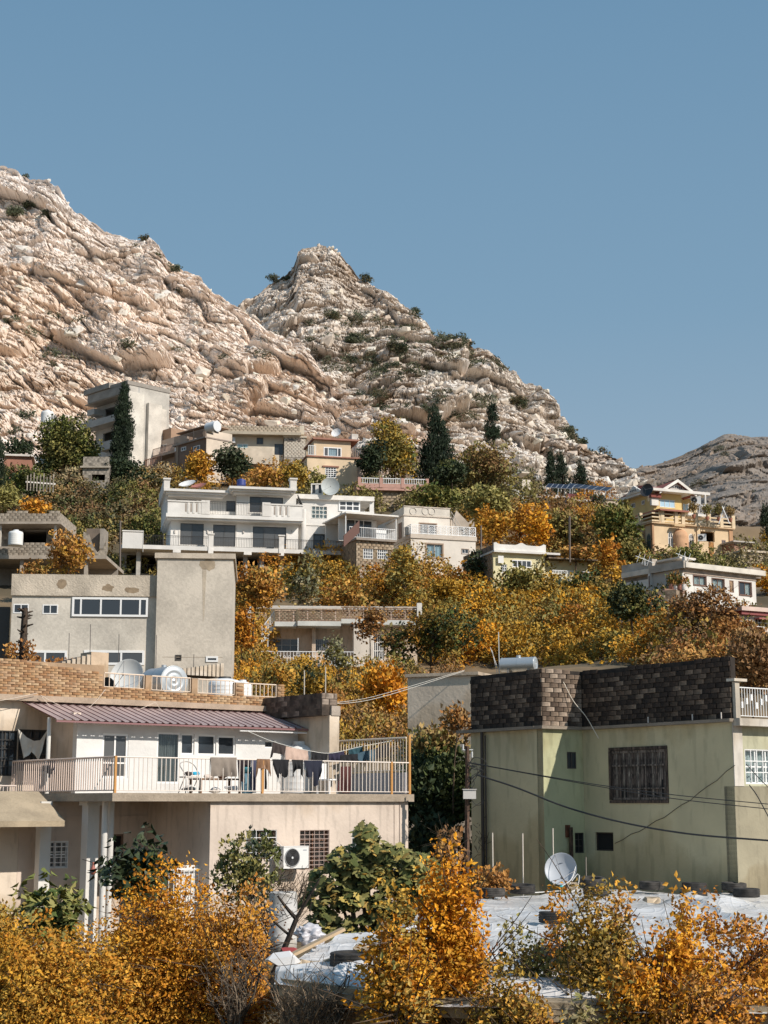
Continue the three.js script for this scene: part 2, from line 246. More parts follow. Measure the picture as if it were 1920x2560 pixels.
massif('distant_hill', 'dark grey brown bare hill far off on the right', [1440, 2900],
  [[1440, 1240], [1588, 1174], [1654, 1159], [1706, 1136], [1764, 1107], [1810, 1085], [1845, 1087], [1920, 1093], [2200, 1060], [2900, 1100]],
  [[1440, 760], [1810, 800], [2900, 800]], [[1440, 380], [2900, 360]], [420, 300],
  { big: 16, rid: 12, rough: 0.5, sizes: [30, 12, 5, 2.4], tilt: 0.4, k: 0.7, rocks: { n: 1000, min: 0.6, max: 3, dip: [0.3, 0.4] }, warm: [0.29, 0.228, 0.18], cool: [0.225, 0.19, 0.16], stain: [0.2, 0.155, 0.115], soilC: [0.13, 0.092, 0.06],
    soil: (t, px, x, y, z, g1, g2, crack) => crack * 0.4 + sstep(-0.1, 0.3, fbm(x * 0.02, y * 0.04, z * 0.02, 4)) * 0.7 });
// ---------------------------------------------------------------- buildings
// A Face is an upright plane of a building: u along the wall, v up, z out of the wall; its geometry is written in the frame of the building it belongs to.
const UP = V3(0, 1, 0);
class Face {
  constructor(group, A, U) {
    this.g = group; this.A = A; this.U = U.clone().setY(0).normalize(); this.N = new THREE.Vector3().crossVectors(this.U, UP).negate(); this.N.crossVectors(this.U, UP);
    const m = new THREE.Matrix4().makeBasis(this.U, UP, this.N).setPosition(A);
    group.updateMatrixWorld(true); this.rel = new THREE.Matrix4().copy(group.matrixWorld).invert().multiply(m);
    this.quat = new THREE.Quaternion().setFromRotationMatrix(this.rel);
  }
  P(px, py, z = 0) { const r = ray(px, py), d = V3(...r), t = (this.A.dot(this.N) + z) / d.dot(this.N), p = d.multiplyScalar(t); return [p.clone().sub(this.A).dot(this.U), p.y - this.A.y]; }
  S(px, py, u = 0) { const d = V3(...ray(px, py)), t = (this.A.dot(this.U) + u) / d.dot(this.U), p = d.multiplyScalar(t); return [p.clone().sub(this.A).dot(this.N), p.y - this.A.y]; } // on the plane across the wall: [z, v]
  W(u, v, z) { return this.A.clone().addScaledVector(this.U, u).addScaledVector(UP, v).addScaledVector(this.N, z); }
  R(r, z = 0) { const a = this.P(r[0], r[1], z), b = this.P(r[2], r[3], z); return [a[0], b[0], b[1], a[1]]; } // u0 u1 v0 v1
  put(name, geo, mat, parent = this.g, label) { return part(name, (Array.isArray(geo) ? merge(geo) : geo).applyMatrix4(this.rel), mat, parent, label); }
  box(name, r, z, depth, mat, parent, label) { const [u0, u1, v0, v1] = this.R(r, z); return this.put(name, mbox(u0, u1, v0, v1, z - depth, z), mat, parent, label); }
  lbox(name, u0, u1, v0, v1, z0, z1, mat, parent, label) { return this.put(name, mbox(u0, u1, v0, v1, z0, z1), mat, parent, label); }
  side(u, z, flip) { return new Face(this.g, this.W(u, 0, z), flip ? this.N.clone().negate() : this.N.clone()); }
  // wall with openings; each opening {r or l: rectangle in the photo or local, ...window options}
  wall(u0, u1, v0, v1, z, mat, wins = [], th = 0.25, name = 'wall') {
    const s = new THREE.Shape([[u0, v0], [u1, v0], [u1, v1], [u0, v1]].map((p) => new THREE.Vector2(...p)));
    for (const w of wins) {
      w.l = w.l || this.R(w.r, z); let [a, b, c, d] = w.l; a = Math.max(a, u0 + 0.02); b = Math.min(b, u1 - 0.02); c = Math.max(c, v0 + 0.02); d = Math.min(d, v1 - 0.02); w.l = [a, b, c, d];
      const pts = w.arch ? archPts(a, b, c, d) : [[a, c], [a, d], [b, d], [b, c]];
      s.holes.push(new THREE.Path(pts.map((p) => new THREE.Vector2(...p))));
    }
    const g = new THREE.ExtrudeGeometry(s, { depth: th, bevelEnabled: false }); g.translate(0, 0, z - th);
    const wall = this.put(name, muv(g), mat);
    for (const w of wins) if (!w.open) this.win(w.l, z, w);
    return wall;
  }
  win([u0, u1, v0, v1], z, o = {}) {
    const fw = o.fw || 0.05, rec = o.rec ?? 0.1, nx = o.nx || 2, ny = o.ny || 1, zf = z - rec, fm = o.fm || PVC, gm = o.gm || GLASS, list = [];
    if (o.trim) { const t = o.trim; list.push(mbox(u0 - t, u1 + t, v1, v1 + t, z - 0.02, z + 0.045), mbox(u0 - t, u1 + t, v0 - t, v0, z - 0.02, z + 0.055), mbox(u0 - t, u0, v0, v1, z - 0.02, z + 0.04), mbox(u1, u1 + t, v0, v1, z - 0.02, z + 0.04)); this.put('window_trim', list.splice(0), o.tm || fm); }
    if (o.arch) {
      const pts = archPts(u0, u1, v0, v1), inn = archPts(u0 + fw, u1 - fw, v0 + fw, v1 - fw), s = new THREE.Shape(pts.map((p) => new THREE.Vector2(...p))); s.holes.push(new THREE.Path(inn.map((p) => new THREE.Vector2(...p))));
      const g = new THREE.ExtrudeGeometry(s, { depth: 0.06, bevelEnabled: false }); g.translate(0, 0, zf); const um = (u0 + u1) / 2, vm = lerp(v0, v1, 0.6);
      const f = this.put('window', [muv(g), mbox(um - fw / 2, um + fw / 2, v0 + fw, v1 - fw, zf + 0.005, zf + 0.05), mbox(u0 + fw, u1 - fw, vm - fw / 2, vm + fw / 2, zf + 0.008, zf + 0.052)], fm);
      const gg = new THREE.ExtrudeGeometry(new THREE.Shape(inn.map((p) => new THREE.Vector2(...p))), { depth: 0.01, bevelEnabled: false }); gg.translate(0, 0, zf + 0.012); this.put('pane', muv(gg), gm, f); return f;
    }
    list.push(mbox(u0, u1, v1 - fw, v1, zf, zf + 0.06), mbox(u0, u1, v0, v0 + fw, zf, zf + 0.06), mbox(u0, u0 + fw, v0 + fw, v1 - fw, zf, zf + 0.06), mbox(u1 - fw, u1, v0 + fw, v1 - fw, zf, zf + 0.06));
    const cu = o.cols || Array.from({ length: nx + 1 }, (_, i) => i / nx), cv = o.rows || Array.from({ length: ny + 1 }, (_, i) => i / ny), U = (t) => lerp(u0 + fw * 0.5, u1 - fw * 0.5, t), V = (t) => lerp(v0 + fw * 0.5, v1 - fw * 0.5, t);
    for (const t of cu.slice(1, -1)) list.push(mbox(U(t) - fw * 0.4, U(t) + fw * 0.4, v0 + fw, v1 - fw, zf + 0.004, zf + 0.056));
    for (const t of cv.slice(1, -1)) list.push(mbox(u0 + fw, u1 - fw, V(t) - fw * 0.35, V(t) + fw * 0.35, zf + 0.007, zf + 0.053));
    const f = this.put('window', list, fm, this.g, o.label);
    for (let i = 0; i + 1 < cu.length; i++) for (let j = 0; j + 1 < cv.length; j++) {
      const a = U(cu[i]) + fw * 0.3, b = U(cu[i + 1]) - fw * 0.3, c = V(cv[j]) + fw * 0.3, d = V(cv[j + 1]) - fw * 0.3, dz = ((i + j) % 2) * 0.008, cur = o.curtain && (o.curtain === 1 || o.curtain.includes(i));
      this.put('pane', mbox(a, b, c, d, zf + 0.018 + dz, zf + 0.024 + dz), cur ? CLEAR : gm === GLASS_SKY ? pick(SKYPANES) : gm, f);
    }
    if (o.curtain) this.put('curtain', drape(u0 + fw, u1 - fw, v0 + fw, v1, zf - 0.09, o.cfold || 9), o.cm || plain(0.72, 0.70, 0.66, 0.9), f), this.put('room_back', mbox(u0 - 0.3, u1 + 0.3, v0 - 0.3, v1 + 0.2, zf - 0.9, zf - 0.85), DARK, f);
    if (o.bars) { const b = [], n = o.bars, r = o.br || 0.012, zb = z + (o.bz ?? -0.02); for (let i = 0; i <= n; i++) { const u = lerp(u0 + r, u1 - r, i / n); b.push(mbox(u - r, u + r, v0, v1, zb - r, zb + r)); } for (let j = 0; j <= (o.hbars || 2); j++) { const v = lerp(v0 + r, v1 - r, j / (o.hbars || 2)); b.push(mbox(u0, u1, v - r, v + r, zb - r * 0.6, zb + r * 1.4)); } this.put('window_bars', b, o.bm || PVC, f); }
    if (o.sill) this.lbox('sill', u0 - 0.06, u1 + 0.06, v0 - 0.08, v0 - 0.003, z - 0.05, z + 0.1, o.sm || fm, f);
    return f;
  }
  // closed rest of a room behind a wall whose back is at z
  shell(u0, u1, v0, v1, zb, z, mat, name = 'wall', th = 0.2) {
    return this.put(name, [mbox(u0, u0 + th, v0, v1, zb + th, z), mbox(u1 - th, u1, v0, v1, zb + th, z), mbox(u0, u1, v0, v1, zb, zb + th), mbox(u0 + th, u1 - th, v1 - th, v1 - 0.01, zb + th, z)], mat);
  }
  rail(pts, v0, h, step, o = {}) { // pts: [u, z]
    const r = o.r || 0.012, m = o.m || PVC, list = [], bars = [], zz = (p, v) => V3(p[0], v, p[1]), gap = o.gap ?? 0.06;
    for (let i = 0; i + 1 < pts.length; i++) {
      const a = pts[i], b = pts[i + 1], L = Math.hypot(b[0] - a[0], b[1] - a[1]), n = Math.max(1, Math.round(L / step));
      list.push(bar(zz(a, v0 + h), zz(b, v0 + h), o.R || r * 1.7, 6), bar(zz(a, v0 + gap), zz(b, v0 + gap), r * 1.1, 5));
      if (o.mid) list.push(bar(zz(a, v0 + h * o.mid), zz(b, v0 + h * o.mid), r, 5));
      for (let k = i ? 1 : 0; k <= n; k++) { const t = k / n, j = (o.jit || 0) * R(-1, 1); bars.push([lerp(a[0], b[0], t) + j * 0.3 * step, lerp(a[1], b[1], t), j]); }
    }
    const rl = this.put(o.name || 'railing', list, m, o.parent, o.label);
    if (o.merge) { rl.userData.kind = undefined; const s = this.put('balusters', bars.map(([u, z]) => mbox(u - r, u + r, v0 + gap, v0 + h, z - r, z + r)), m, rl); s.userData.kind = 'stuff'; return rl; }
    const g = muv(new THREE.CylinderGeometry(r, r, h - gap, 6));
    for (const [u, z, j] of bars) { const b = part('baluster', g, m, rl); b.position.set(u, v0 + (h + gap) / 2, z).applyMatrix4(this.rel); b.quaternion.copy(this.quat).multiply(new THREE.Quaternion().setFromEuler(new THREE.Euler(0, 0, j * 0.02))); }
    return rl;
  }
}
function archPts(a, b, c, d) { const m = (a + b) / 2, w = (b - a) / 2, vs = d - w * 1.5, pts = [[a, c], [a, vs]]; for (let i = 1; i < 6; i++) { const t = i / 6; pts.push([a + w * (1 - Math.cos(t * Math.PI / 2)) , vs + (d - vs) * Math.sin(t * Math.PI / 2 * 0.98)]); } pts.push([m, d]); for (let i = 5; i > 0; i--) { const t = i / 6; pts.push([b - w * (1 - Math.cos(t * Math.PI / 2)), vs + (d - vs) * Math.sin(t * Math.PI / 2 * 0.98)]); } pts.push([b, vs], [b, c]); return pts; }
function drape(u0, u1, v0, v1, z, folds) { const g = new THREE.PlaneGeometry(u1 - u0, v1 - v0, folds * 6, 3), p = g.attributes.position; for (let i = 0; i < p.count; i++) p.setZ(i, 0.035 * Math.sin((p.getX(i) / (u1 - u0) + 0.5) * folds * 6.283) + 0.015 * Math.sin(p.getX(i) * 23)); g.translate((u0 + u1) / 2, (v0 + v1) / 2, z); g.computeVertexNormals(); return muv(g); }
class Bld extends Face {
  constructor(name, label, cat, pxA, dA, pxB, dB, basePy, group) {
    const A = at(pxA, HORIZON, dA), B = at(pxB, HORIZON, dB), y = at(pxA, basePy, dA).y, U = B.clone().sub(A); A.y = y;
    super(thing(name, label, cat, A.clone(), Math.atan2(-U.z, U.x), group), A, U);
  }
}
// pieces laid in courses on a wall: the first 300 are parts, the others one part
function courses(face, name, parent, u0, u1, v0, v1, z, len, ht, depth, matsIn, o = {}) {
  const rows = Math.round((v1 - v0) / ht), H = (v1 - v0) / rows, L = o.joint ?? 0.012, rest = [], geos = [0.97, 1, 0.985].map((k) => mbox(-len / 2 * k + L / 2, len / 2 * k - L / 2, -H / 2 + L / 2, H / 2 - L / 2, -depth, 0)); let n = 0;
  const half = mbox(-len / 4 + L / 2, len / 4 - L / 2, -H / 2 + L / 2, H / 2 - L / 2, -depth, 0), all = [];
  for (let r = 0; r < rows; r++) {
    const v = v0 + (r + 0.5) * H; let u = u0;
    const start = (r % 2 ? -len / 2 : 0) - len * (o.shift ?? 0.12) * rnd();
    for (let k = 0; ; k++) {
      const a = u0 + start + k * len, b = a + len; if (a >= u1 - 0.03) break; const aa = Math.max(a, u0), bb = Math.min(b, u1); if (bb - aa < 0.04) continue;
      const top = o.top ? o.top((aa + bb) / 2) : v1; if (v + H * 0.3 > top) continue;
      if (o.skip && o.skip.some(([p, q, s, t]) => bb > p + 0.01 && aa < q - 0.01 && v > s && v < t)) continue;
      all.push([(aa + bb) / 2, v, bb - aa]);
    }
  }
  const list = o.order ? all.sort(o.order) : all;
  list.forEach(([u, v, w]) => {
    const full = Math.abs(w - len) < 0.01, g = full ? pick(geos) : half, dz = R(-1, 1) * (o.uneven ?? 0.006), rz = R(-1, 1) * (o.tilt ?? 0.008), sx = full ? 1 : w / (len / 2), m = pick(matsIn);
    if (n < (o.max ?? 300)) { n++; const b = part(name, g, m, parent); b.position.set(u, v, z + dz).applyMatrix4(face.rel); b.quaternion.copy(face.quat).multiply(new THREE.Quaternion().setFromEuler(new THREE.Euler(0, 0, rz))); b.scale.x = sx; } else rest.push(g.clone().scale(sx, 1, 1).rotateZ(rz).translate(u, v, z + dz));
  });
  if (rest.length) { const k = face.put(name + 's', rest, matsIn[0], parent); k.name = o.restName || 'masonry'; k.userData.kind = 'stuff'; }
}
// ================================================================ near house on the left: long balcony, brick parapet
reseed(4);
const zA = Z(0, 1700, 540), zB = Z(500, 1700, 560), zC = Z(0, 1360, 640), zL = Z(420, 1800, 360);
const PINK = M(0.70, 0.60, 0.52, 'worn', 4.2), PINKSHADE = PINK, CREAM = M(0.72, 0.63, 0.53, 'worn', 4.5), SLABC = M(0.40, 0.33, 0.26, 'concrete', 1.6, 0.95, 0.012), WALLW = M(0.80, 0.79, 0.775, 'plaster', 4);
const H1 = new Bld('balcony_house', 'near two-storey cream house with long railed balcony, striped metal awning and brick roof parapet', 'house', 286, 38.5, 1027, 44.3, 2345);
{
  const h = H1, zM = -5.75, deck = h.P(286, 1982)[1], uR = h.P(1027, 1984)[0], floorV = -2.5;
  const zW = zM + 1.6, zEv = zW + 0.5, uW0 = h.P(192, 1850, zW)[0], uW1 = h.P(762, 1850, zW)[0];
  // deck slab and walls under it
  h.put('balcony_slab', [mbox(-0.06, uR + 0.12, deck - 0.2, deck, zM, 0)], SLABC);
  const uRec = h.P(525, 2080, -0.12)[0], lowTop = deck - 0.2;
  h.wall(uRec, uR, floorV, lowTop - 0.004, -0.12, PINK, [
    { r: zB(343, 1112, 567, 1330), nx: 2, ny: 3, bars: 3, hbars: 4, fm: M(0.35, 0.25, 0.19, 'bark', 1), rec: 0.16, gm: GLASS_SKY, br: 0.007, curtain: 1, cm: plain(0.5, 0.45, 0.42, 0.9) },
    { r: zB(740, 1112, 957, 1400), nx: 2, ny: 4, bars: 6, hbars: 9, fm: M(0.27, 0.15, 0.10, 'bark', 1), rec: 0.16, br: 0.009, bm: plain(0.35, 0.26, 0.22), curtain: 1, cm: plain(0.34, 0.22, 0.19, 0.9) },
    { r: zB(1125, 1112, 1327, 1330), nx: 2, ny: 3, bars: 3, hbars: 4, fm: M(0.30, 0.2, 0.15, 'bark', 1), rec: 0.16, br: 0.009 }]);
  h.put('wall', [mbox(uRec, uRec + 0.25, floorV, lowTop - 0.004, -3.2, -0.372), mbox(uR - 0.25, uR, floorV, lowTop - 0.004, zM, -0.372), mbox(uRec + 0.26, uR - 0.26, floorV, lowTop - 0.006, zM, zM + 0.2)], PINK);
  // recessed wall in the shade of the balcony
  h.wall(-0.9, uRec, floorV, lowTop - 0.004, -3.2, PINK, [
    { r: zA(330, 1238, 520, 1445), nx: 2, ny: 2, bars: 4, hbars: 5, fm: PVC, br: 0.011, rec: 0.12 }, { r: zA(860, 1185, 945, 1420), nx: 1, fm: plain(0.2, 0.12, 0.08), gm: DARK }]);
  h.put('wall_trim', [mbox(-0.9, uRec - 0.01, lowTop - 0.42, lowTop - 0.37, -3.2, -3.17)], PINK);
  // columns
  const col = (x0, x1, u) => { const a = h.S(zA(x0, 1000)[0], 2100, u)[0], b = h.S(zA(x1, 1000)[0], 2100, u)[0]; return [(a + b) / 2]; };
  const cz = col(655, 720, 0.45)[0]; h.put('column', [mbox(0.3, 0.62, floorV, lowTop - 0.003, cz - 0.16, cz + 0.16), mbox(0.24, 0.68, lowTop - 0.1, lowTop - 0.001, cz - 0.22, cz + 0.22)], WHITE);
  for (const [a, b, u] of [[790, 810, 0.35], [836, 860, 0.62]]) { const z = col(a, b, u)[0], g = muv(new THREE.CylinderGeometry(0.075, 0.075, lowTop - floorV, 12)); g.translate(u, (lowTop + floorV) / 2 - 0.002, Math.min(-0.1, z)); h.put('pipe', g, WHITE); }
  const pz = col(308, 340, -0.5)[0]; h.put('pilaster', mbox(-0.62, -0.32, floorV, lowTop - 0.002, pz - 0.12, pz + 0.12), WHITE);
  // left wing below: light wall and sloping concrete canopy
  const zl = pz - 0.5; h.put('wall', mbox(-7, -0.905, floorV, lowTop - 0.3, zl - 0.3, zl), CREAM);
  { const s = new THREE.Shape([[0, 0], [1.5, 0.72], [1.5, 0.86], [0, 0.14]].map((p) => new THREE.Vector2(...p))), g = new THREE.ExtrudeGeometry(s, { depth: 6.1, bevelEnabled: false }); g.rotateY(Math.PI / 2); g.translate(-6.5, h.P(...zA(200, 1128), zl + 1.5)[1], zl + 1.5); h.put('canopy', muv(g), M(0.42, 0.34, 0.24, 'concrete', 2)); }
  // main wall behind, with the dark barred windows on the left
  const topV = h.P(0, 1751, zM)[1], uB0 = h.P(-30, 1800, zM)[0], uB1 = h.P(...zB(625, 200), zM)[0];
  h.wall(uB0 - 2, uB1, deck, topV, zM, CREAM, [{ r: zA(-40, 385, 122, 738), nx: 2, ny: 3, fm: plain(0.03, 0.025, 0.02), bars: 3, hbars: 5, bm: IRON }, { r: zA(145, 378, 368, 700), nx: 2, ny: 3, fm: plain(0.03, 0.025, 0.02), bars: 4, hbars: 5, bm: IRON }], 0.3);
  h.put('wall', [mbox(uB0 - 2, uB0 - 1.8, floorV, topV - 0.01, -9.5, zM - 0.302), mbox(uB1 - 0.25, uB1, deck, topV - 0.01, -9.5, zM - 0.302), mbox(uB0 - 1.79, uB1 - 0.26, deck, topV - 0.01, -9.7, -9.5)], CREAM);
  // white room on the balcony
  const wt = h.P(...zA(900, 335), zW)[1] + 0.02;
  h.wall(uW0, uW1, deck + 0.001, wt, zW, WALLW, [
    { r: zA(790, 408, 978, 755), nx: 2, rows: [0, 0.33, 1], fw: 0.06, rec: 0.08, gm: GLASS_SKY }, { r: zA(1208, 400, 1376, 795), nx: 1, ny: 1, fw: 0.05, rec: 0.07, curtain: 1, cm: plain(0.30, 0.28, 0.26, 0.9) },
    { r: zL(155, 155, 302, 400), nx: 1, fw: 0.045, rec: 0.1 }, { r: zL(345, 165, 552, 408), nx: 1, fw: 0.05, rec: 0.1 }, { r: zL(578, 180, 778, 412), nx: 1, fw: 0.05, rec: 0.1 }, { r: zL(1118, 240, 1225, 322), nx: 1, fw: 0.03, rec: 0.12 }], 0.22);
  h.put('wall', [mbox(uW0, uW0 + 0.22, deck + 0.001, wt + 0.25, zM + 0.002, zW - 0.222), mbox(uW1 - 0.22, uW1, deck + 0.001, wt, zM + 0.002, zW - 0.222), mbox(uW0 + 0.23, uW1 - 0.23, deck + 0.001, deck + 0.02, zM + 0.002, zW - 0.222)], M(0.70, 0.61, 0.52, 'worn', 4));
  // striped metal awning over the white room
  const eave = h.P(...zA(1000, 325), zEv)[1], ridge = h.P(...zA(700, 190), zM + 0.1)[1], ua = h.P(...zA(440, 305), zEv)[0], ub = h.P(...zB(872, 362), zEv)[0];
  const ua2 = h.P(...zA(165, 178), zM + 0.4)[0], ub2 = h.P(...zB(600, 265), zM + 0.4)[0];
  { const nU = Math.round((ub - ua) / 0.25) * 8, g = new THREE.PlaneGeometry(1, 1, nU, 4), p = g.attributes.position; for (let i = 0; i < p.count; i++) { const s = p.getX(i) + 0.5, t = p.getY(i) + 0.5, u0 = lerp(ua, ua2 + (ua2 < ua ? 0 : 0), t * 0), u = lerp(ua, ub, s), k = ((s * nU) % 8 + 8) % 8, rib = k >= 5 && k < 8 ? 0.022 : 0; p.setXYZ(i, u, lerp(eave, ridge, t) + rib, lerp(zEv, zM + 0.03, t)); } g.computeVertexNormals(); const gg = muv(g);
    const col = new Float32Array(gg.attributes.position.count * 3);
    h.put('awning', gg, new THREE.MeshStandardMaterial({ color: lin(0.52, 0.40, 0.38), map: tex('plaster', 2.5), roughness: 0.5, metalness: 0.15, side: THREE.DoubleSide }));
    const ribs = []; const n = Math.round((ub - ua) / 0.25); for (let i = 0; i <= n; i++) { const u = ua + (i / n) * (ub - ua) - 0.045; ribs.push(bar(V3(u, eave + 0.024, zEv + 0.015), V3(u, ridge + 0.024, zM + 0.04), 0.014, 4)); } h.put('awning_rib', ribs, plain(0.13, 0.05, 0.055, 0.6)).userData.kind = 'stuff';
    h.put('eave_trim', mbox(ua - 0.03, ub + 0.03, eave - 0.06, eave - 0.012, zEv - 0.02, zEv + 0.02), plain(0.25, 0.12, 0.12, 0.6)); }
  h.put('awning_post', [bar(V3(ub - 0.06, deck, zEv - 0.05), V3(ub - 0.06, eave - 0.05, zEv - 0.05), 0.035, 8), bar(V3(uW1 - 2.6, eave - 0.12, zEv - 0.07), V3(ub, eave - 0.12, zEv - 0.07), 0.03, 6)], PVC);
  const wp = h.S(zA(376, 400)[0], 1830, 0.3)[0]; h.put('post', bar(V3(0.3, deck, wp), V3(0.3, topV - 0.5, wp), 0.055, 10), WHITE);
  // roof slab edge, brick parapet with railed openings
  const lt = topV, lb = topV + 0.16; h.put('roof_slab', mbox(uB0 - 2, uB1 + 0.12, lt + 0.002, lb, -9.8, zM + 0.28), M(0.46, 0.36, 0.28, 'concrete', 1.5));
  const zP = zM + 0.12, bt = h.P(...zC(100, 745), zP)[1], op = [[680, 832, 942, 942], [988, 852, 1242, 962], [1286, 872, 1527, 980]].map((r) => h.R(zC(...r), zP)).concat([h.R(zB(330, 20, 575, 132), zP)]);
  const uEnd = h.P(...zB(626, 100), zP)[0]; const bricks = [[0.56, 0.34, 0.18], [0.62, 0.41, 0.235], [0.49, 0.27, 0.135], [0.68, 0.49, 0.31], [0.58, 0.37, 0.21], [0.42, 0.24, 0.13], [0.60, 0.40, 0.25]].map((c) => M(...c, 'block', 0.9, 0.95, 0.004));
  const low = lb + 0.004, opv = op.map((o) => [o[0], o[1], o[2], 99]), t0 = bt, sold = op[0][0];
  const backing = []; let uu = uB0 - 2; for (const o of op) { backing.push(mbox(uu, o[0] - 0.015, low, uu < sold ? bt - 0.03 : o[3], zP - 0.2, zP - 0.018), mbox(o[0] - 0.015, o[1] + 0.015, low, o[2] - 0.015, zP - 0.2, zP - 0.018)); uu = o[1] + 0.015; } backing.push(mbox(uu, uEnd - 0.01, low, op[3][3], zP - 0.2, zP - 0.018));
  const par = h.put('brick_parapet', backing, M(0.40, 0.28, 0.18, 'worn', 2));
  courses(h, 'brick', par, uB0, uEnd, low, bt, zP, 0.232, 0.071, 0.1, bricks, { skip: opv, top: (u) => (u < sold - 2.3 ? bt : u < sold ? bt - 0.16 * clamp((u - sold + 2.3) / 2.3, 0, 1) - 0.05 : op[0][3] - (u - sold) * 0.001), max: 300, uneven: 0.014, tilt: 0.016, joint: 0.012, order: (a, b) => Math.abs(a[0] + 2.5) - Math.abs(b[0] + 2.5) });
  for (const o of op) h.rail([[o[0] + 0.02, zP - 0.06], [o[1] - 0.02, zP - 0.06]], o[2] - 0.01, o[3] - o[2], 0.155, { r: 0.013, gap: 0.03, m: plain(0.72, 0.58, 0.45, 0.5) });
  // rear parapet of the roof terrace
  h.put('rear_parapet', [mbox(sold - 0.6, uB1, lb, lb + 0.62, -9.6, -9.4), mbox(uB0 - 2, sold - 0.6, lb, bt - 0.2, -9.6, -9.4)], M(0.44, 0.34, 0.26, 'concrete', 2));
  // thin wall end and dark block wall on the right
  const zE = -2.6, e = h.R(zB(960, 262, 1030, 560), zE), depthE = 4.4;
  h.put('wall', mbox(e[0], e[1], deck, e[3], zE - depthE, zE), CREAM); const bk = h.R(zB(905, 92, 968, 268), zE);
  const blk = h.put('block_wall', mbox(bk[0] + 0.03, e[1] - 0.04, e[3] + 0.002, bk[3] - 0.02, zE - depthE - 1.5, zE - 0.05), M(0.12, 0.09, 0.07, 'block', 1)); h.put('wall_cap', mbox(e[0] + 0.05, e[1] + 0.02, e[3] - 0.001, e[3] + 0.28, zE - 3, zE + 0.03), M(0.42, 0.36, 0.31, 'concrete', 1.5));
  const DKB = [[0.10, 0.07, 0.055], [0.16, 0.12, 0.10], [0.3, 0.24, 0.2], [0.07, 0.05, 0.04]].map((c) => M(...c, 'block', 0.7, 0.97, 0.01));
  courses(h, 'block', blk, bk[0] + 0.02, e[1] - 0.05, e[3] + 0.3, bk[3], zE - 0.04, 0.3, 0.17, 0.05, [DKB[2], M(0.4, 0.33, 0.28, 'block', 0.7)], { joint: 0.02 });
  courses(h.side(bk[0] + 0.03, zE - 0.06 - depthE, false), 'block', blk, -1.2, depthE, e[3] + 0.02, bk[3], 0, 0.3, 0.17, 0.05, DKB, { joint: 0.02 });
  // balcony railings
  const RW = plain(0.80, 0.70, 0.61, 0.5), RO = plain(0.55, 0.27, 0.08, 0.5), hR = 0.86;
  h.rail([[0.03, -0.06], [uR + 0.02, -0.06]], deck, hR, 0.128, { r: 0.011, R: 0.02, m: RW, jit: 0.3, name: 'front_railing' });
  h.rail([[0.03, -0.1], [0.03, zM + 0.1]], deck, hR, 0.118, { r: 0.016, R: 0.024, m: plain(0.66, 0.52, 0.44, 0.55), name: 'side_railing' });
  for (const u of [0.03, h.P(...zB(462, 700), -0.06)[0], h.P(...zB(1418, 700), -0.06)[0]]) h.put('rail_post', mbox(u - 0.028, u + 0.028, deck, deck + hR + 0.02, -0.085, -0.03), RO);
  h.put('rail_post', mbox(uR - 0.02, uR + 0.04, deck, deck + 1.62, -0.1, -0.04), RO);
  h.lbox('side_parapet', uR - 0.14, uR + 0.02, deck, deck + 0.6, -5.6, -0.12, M(0.42, 0.41, 0.43, 'plaster', 3));
  h.rail([[uR - 0.06, -0.12], [uR - 0.06, -5.5]], deck + 0.6, 0.95, 0.125, { r: 0.014, R: 0.03, m: plain(0.72, 0.60, 0.47, 0.5), name: 'end_railing' });
  // railing of the next flight, far left
  h.rail([[-3.6, -4.6], [-0.35, -4.6]], deck - 0.65, 0.85, 0.12, { r: 0.014, m: plain(0.6, 0.5, 0.44, 0.5), name: 'stair_railing' }); h.put('stair_landing', mbox(-4.2, -0.2, deck - 0.85, deck - 0.65, -5.7, -4.5), SLABC);
  h.put('cable', [sag(h.W(0, 0, 0) && V3(-6.6, topV + 0.1, zM + 0.4), V3(uB0 + 1.2, lb + 0.05, zM + 0.4), 0.45, 0.008), sag(V3(h.P(...zA(310, 115), zM + 0.4)[0], lb, zM + 0.4), V3(h.P(...zA(810, 70), zM + 0.4)[0], lb + 0.25, zM + 0.4), 0.62, 0.008), sag(V3(h.P(...zA(310, 115), zM + 0.4)[0], lb, zM + 0.42), V3(h.P(...zA(1190, 170), zM + 0.4)[0], lb - 0.05, zM + 0.42), 0.45, 0.007), sag(V3(h.P(...zA(1190, 170), zM + 0.4)[0], lb - 0.05, zM + 0.42), V3(h.P(...zA(1400, 245), zM + 0.4)[0], lb - 0.35, zM + 0.9), 0.3, 0.006)], plain(0.66, 0.56, 0.46, 0.6));
  h.put('drain_pipe', [bar(V3(h.P(...zB(1440, 1000), -0.1)[0], lowTop - 0.05, -0.1), V3(h.P(...zB(1440, 1000), -0.1)[0], -0.3, -0.1), 0.006, 4), bar(V3(h.P(...zB(1480, 1000), -0.1)[0], deck - 0.2, -0.1), V3(h.P(...zB(1480, 1000), -0.1)[0], -0.3, -0.1), 0.008, 4)], plain(0.3, 0.22, 0.18));
  // white gate and low rail at ground level, left of the lower wall
  const gz = -0.6, gr = h.R(zA(1352, 1425, 1545, 1640), gz); h.put('gate', [mbox(gr[0], gr[1], floorV - 0.2, gr[3], gz - 0.04, gz)], WHITE); h.rail([[gr[0] - 0.7, gz + 0.1], [gr[1] + 0.15, gz + 0.1]], gr[3] - 0.95, 0.85, 0.14, { r: 0.012, m: PVC, name: 'gate_railing' });
  h.rail([[-3.2, -1.6], [-0.2, -1.6]], floorV + 0.5, 0.7, 0.13, { r: 0.012, m: plain(0.55, 0.52, 0.48), name: 'yard_railing' });
  H1.k = { deck, uR, zM, zW, eave, lb, topV, uW1, hR, floorV, bt };
}
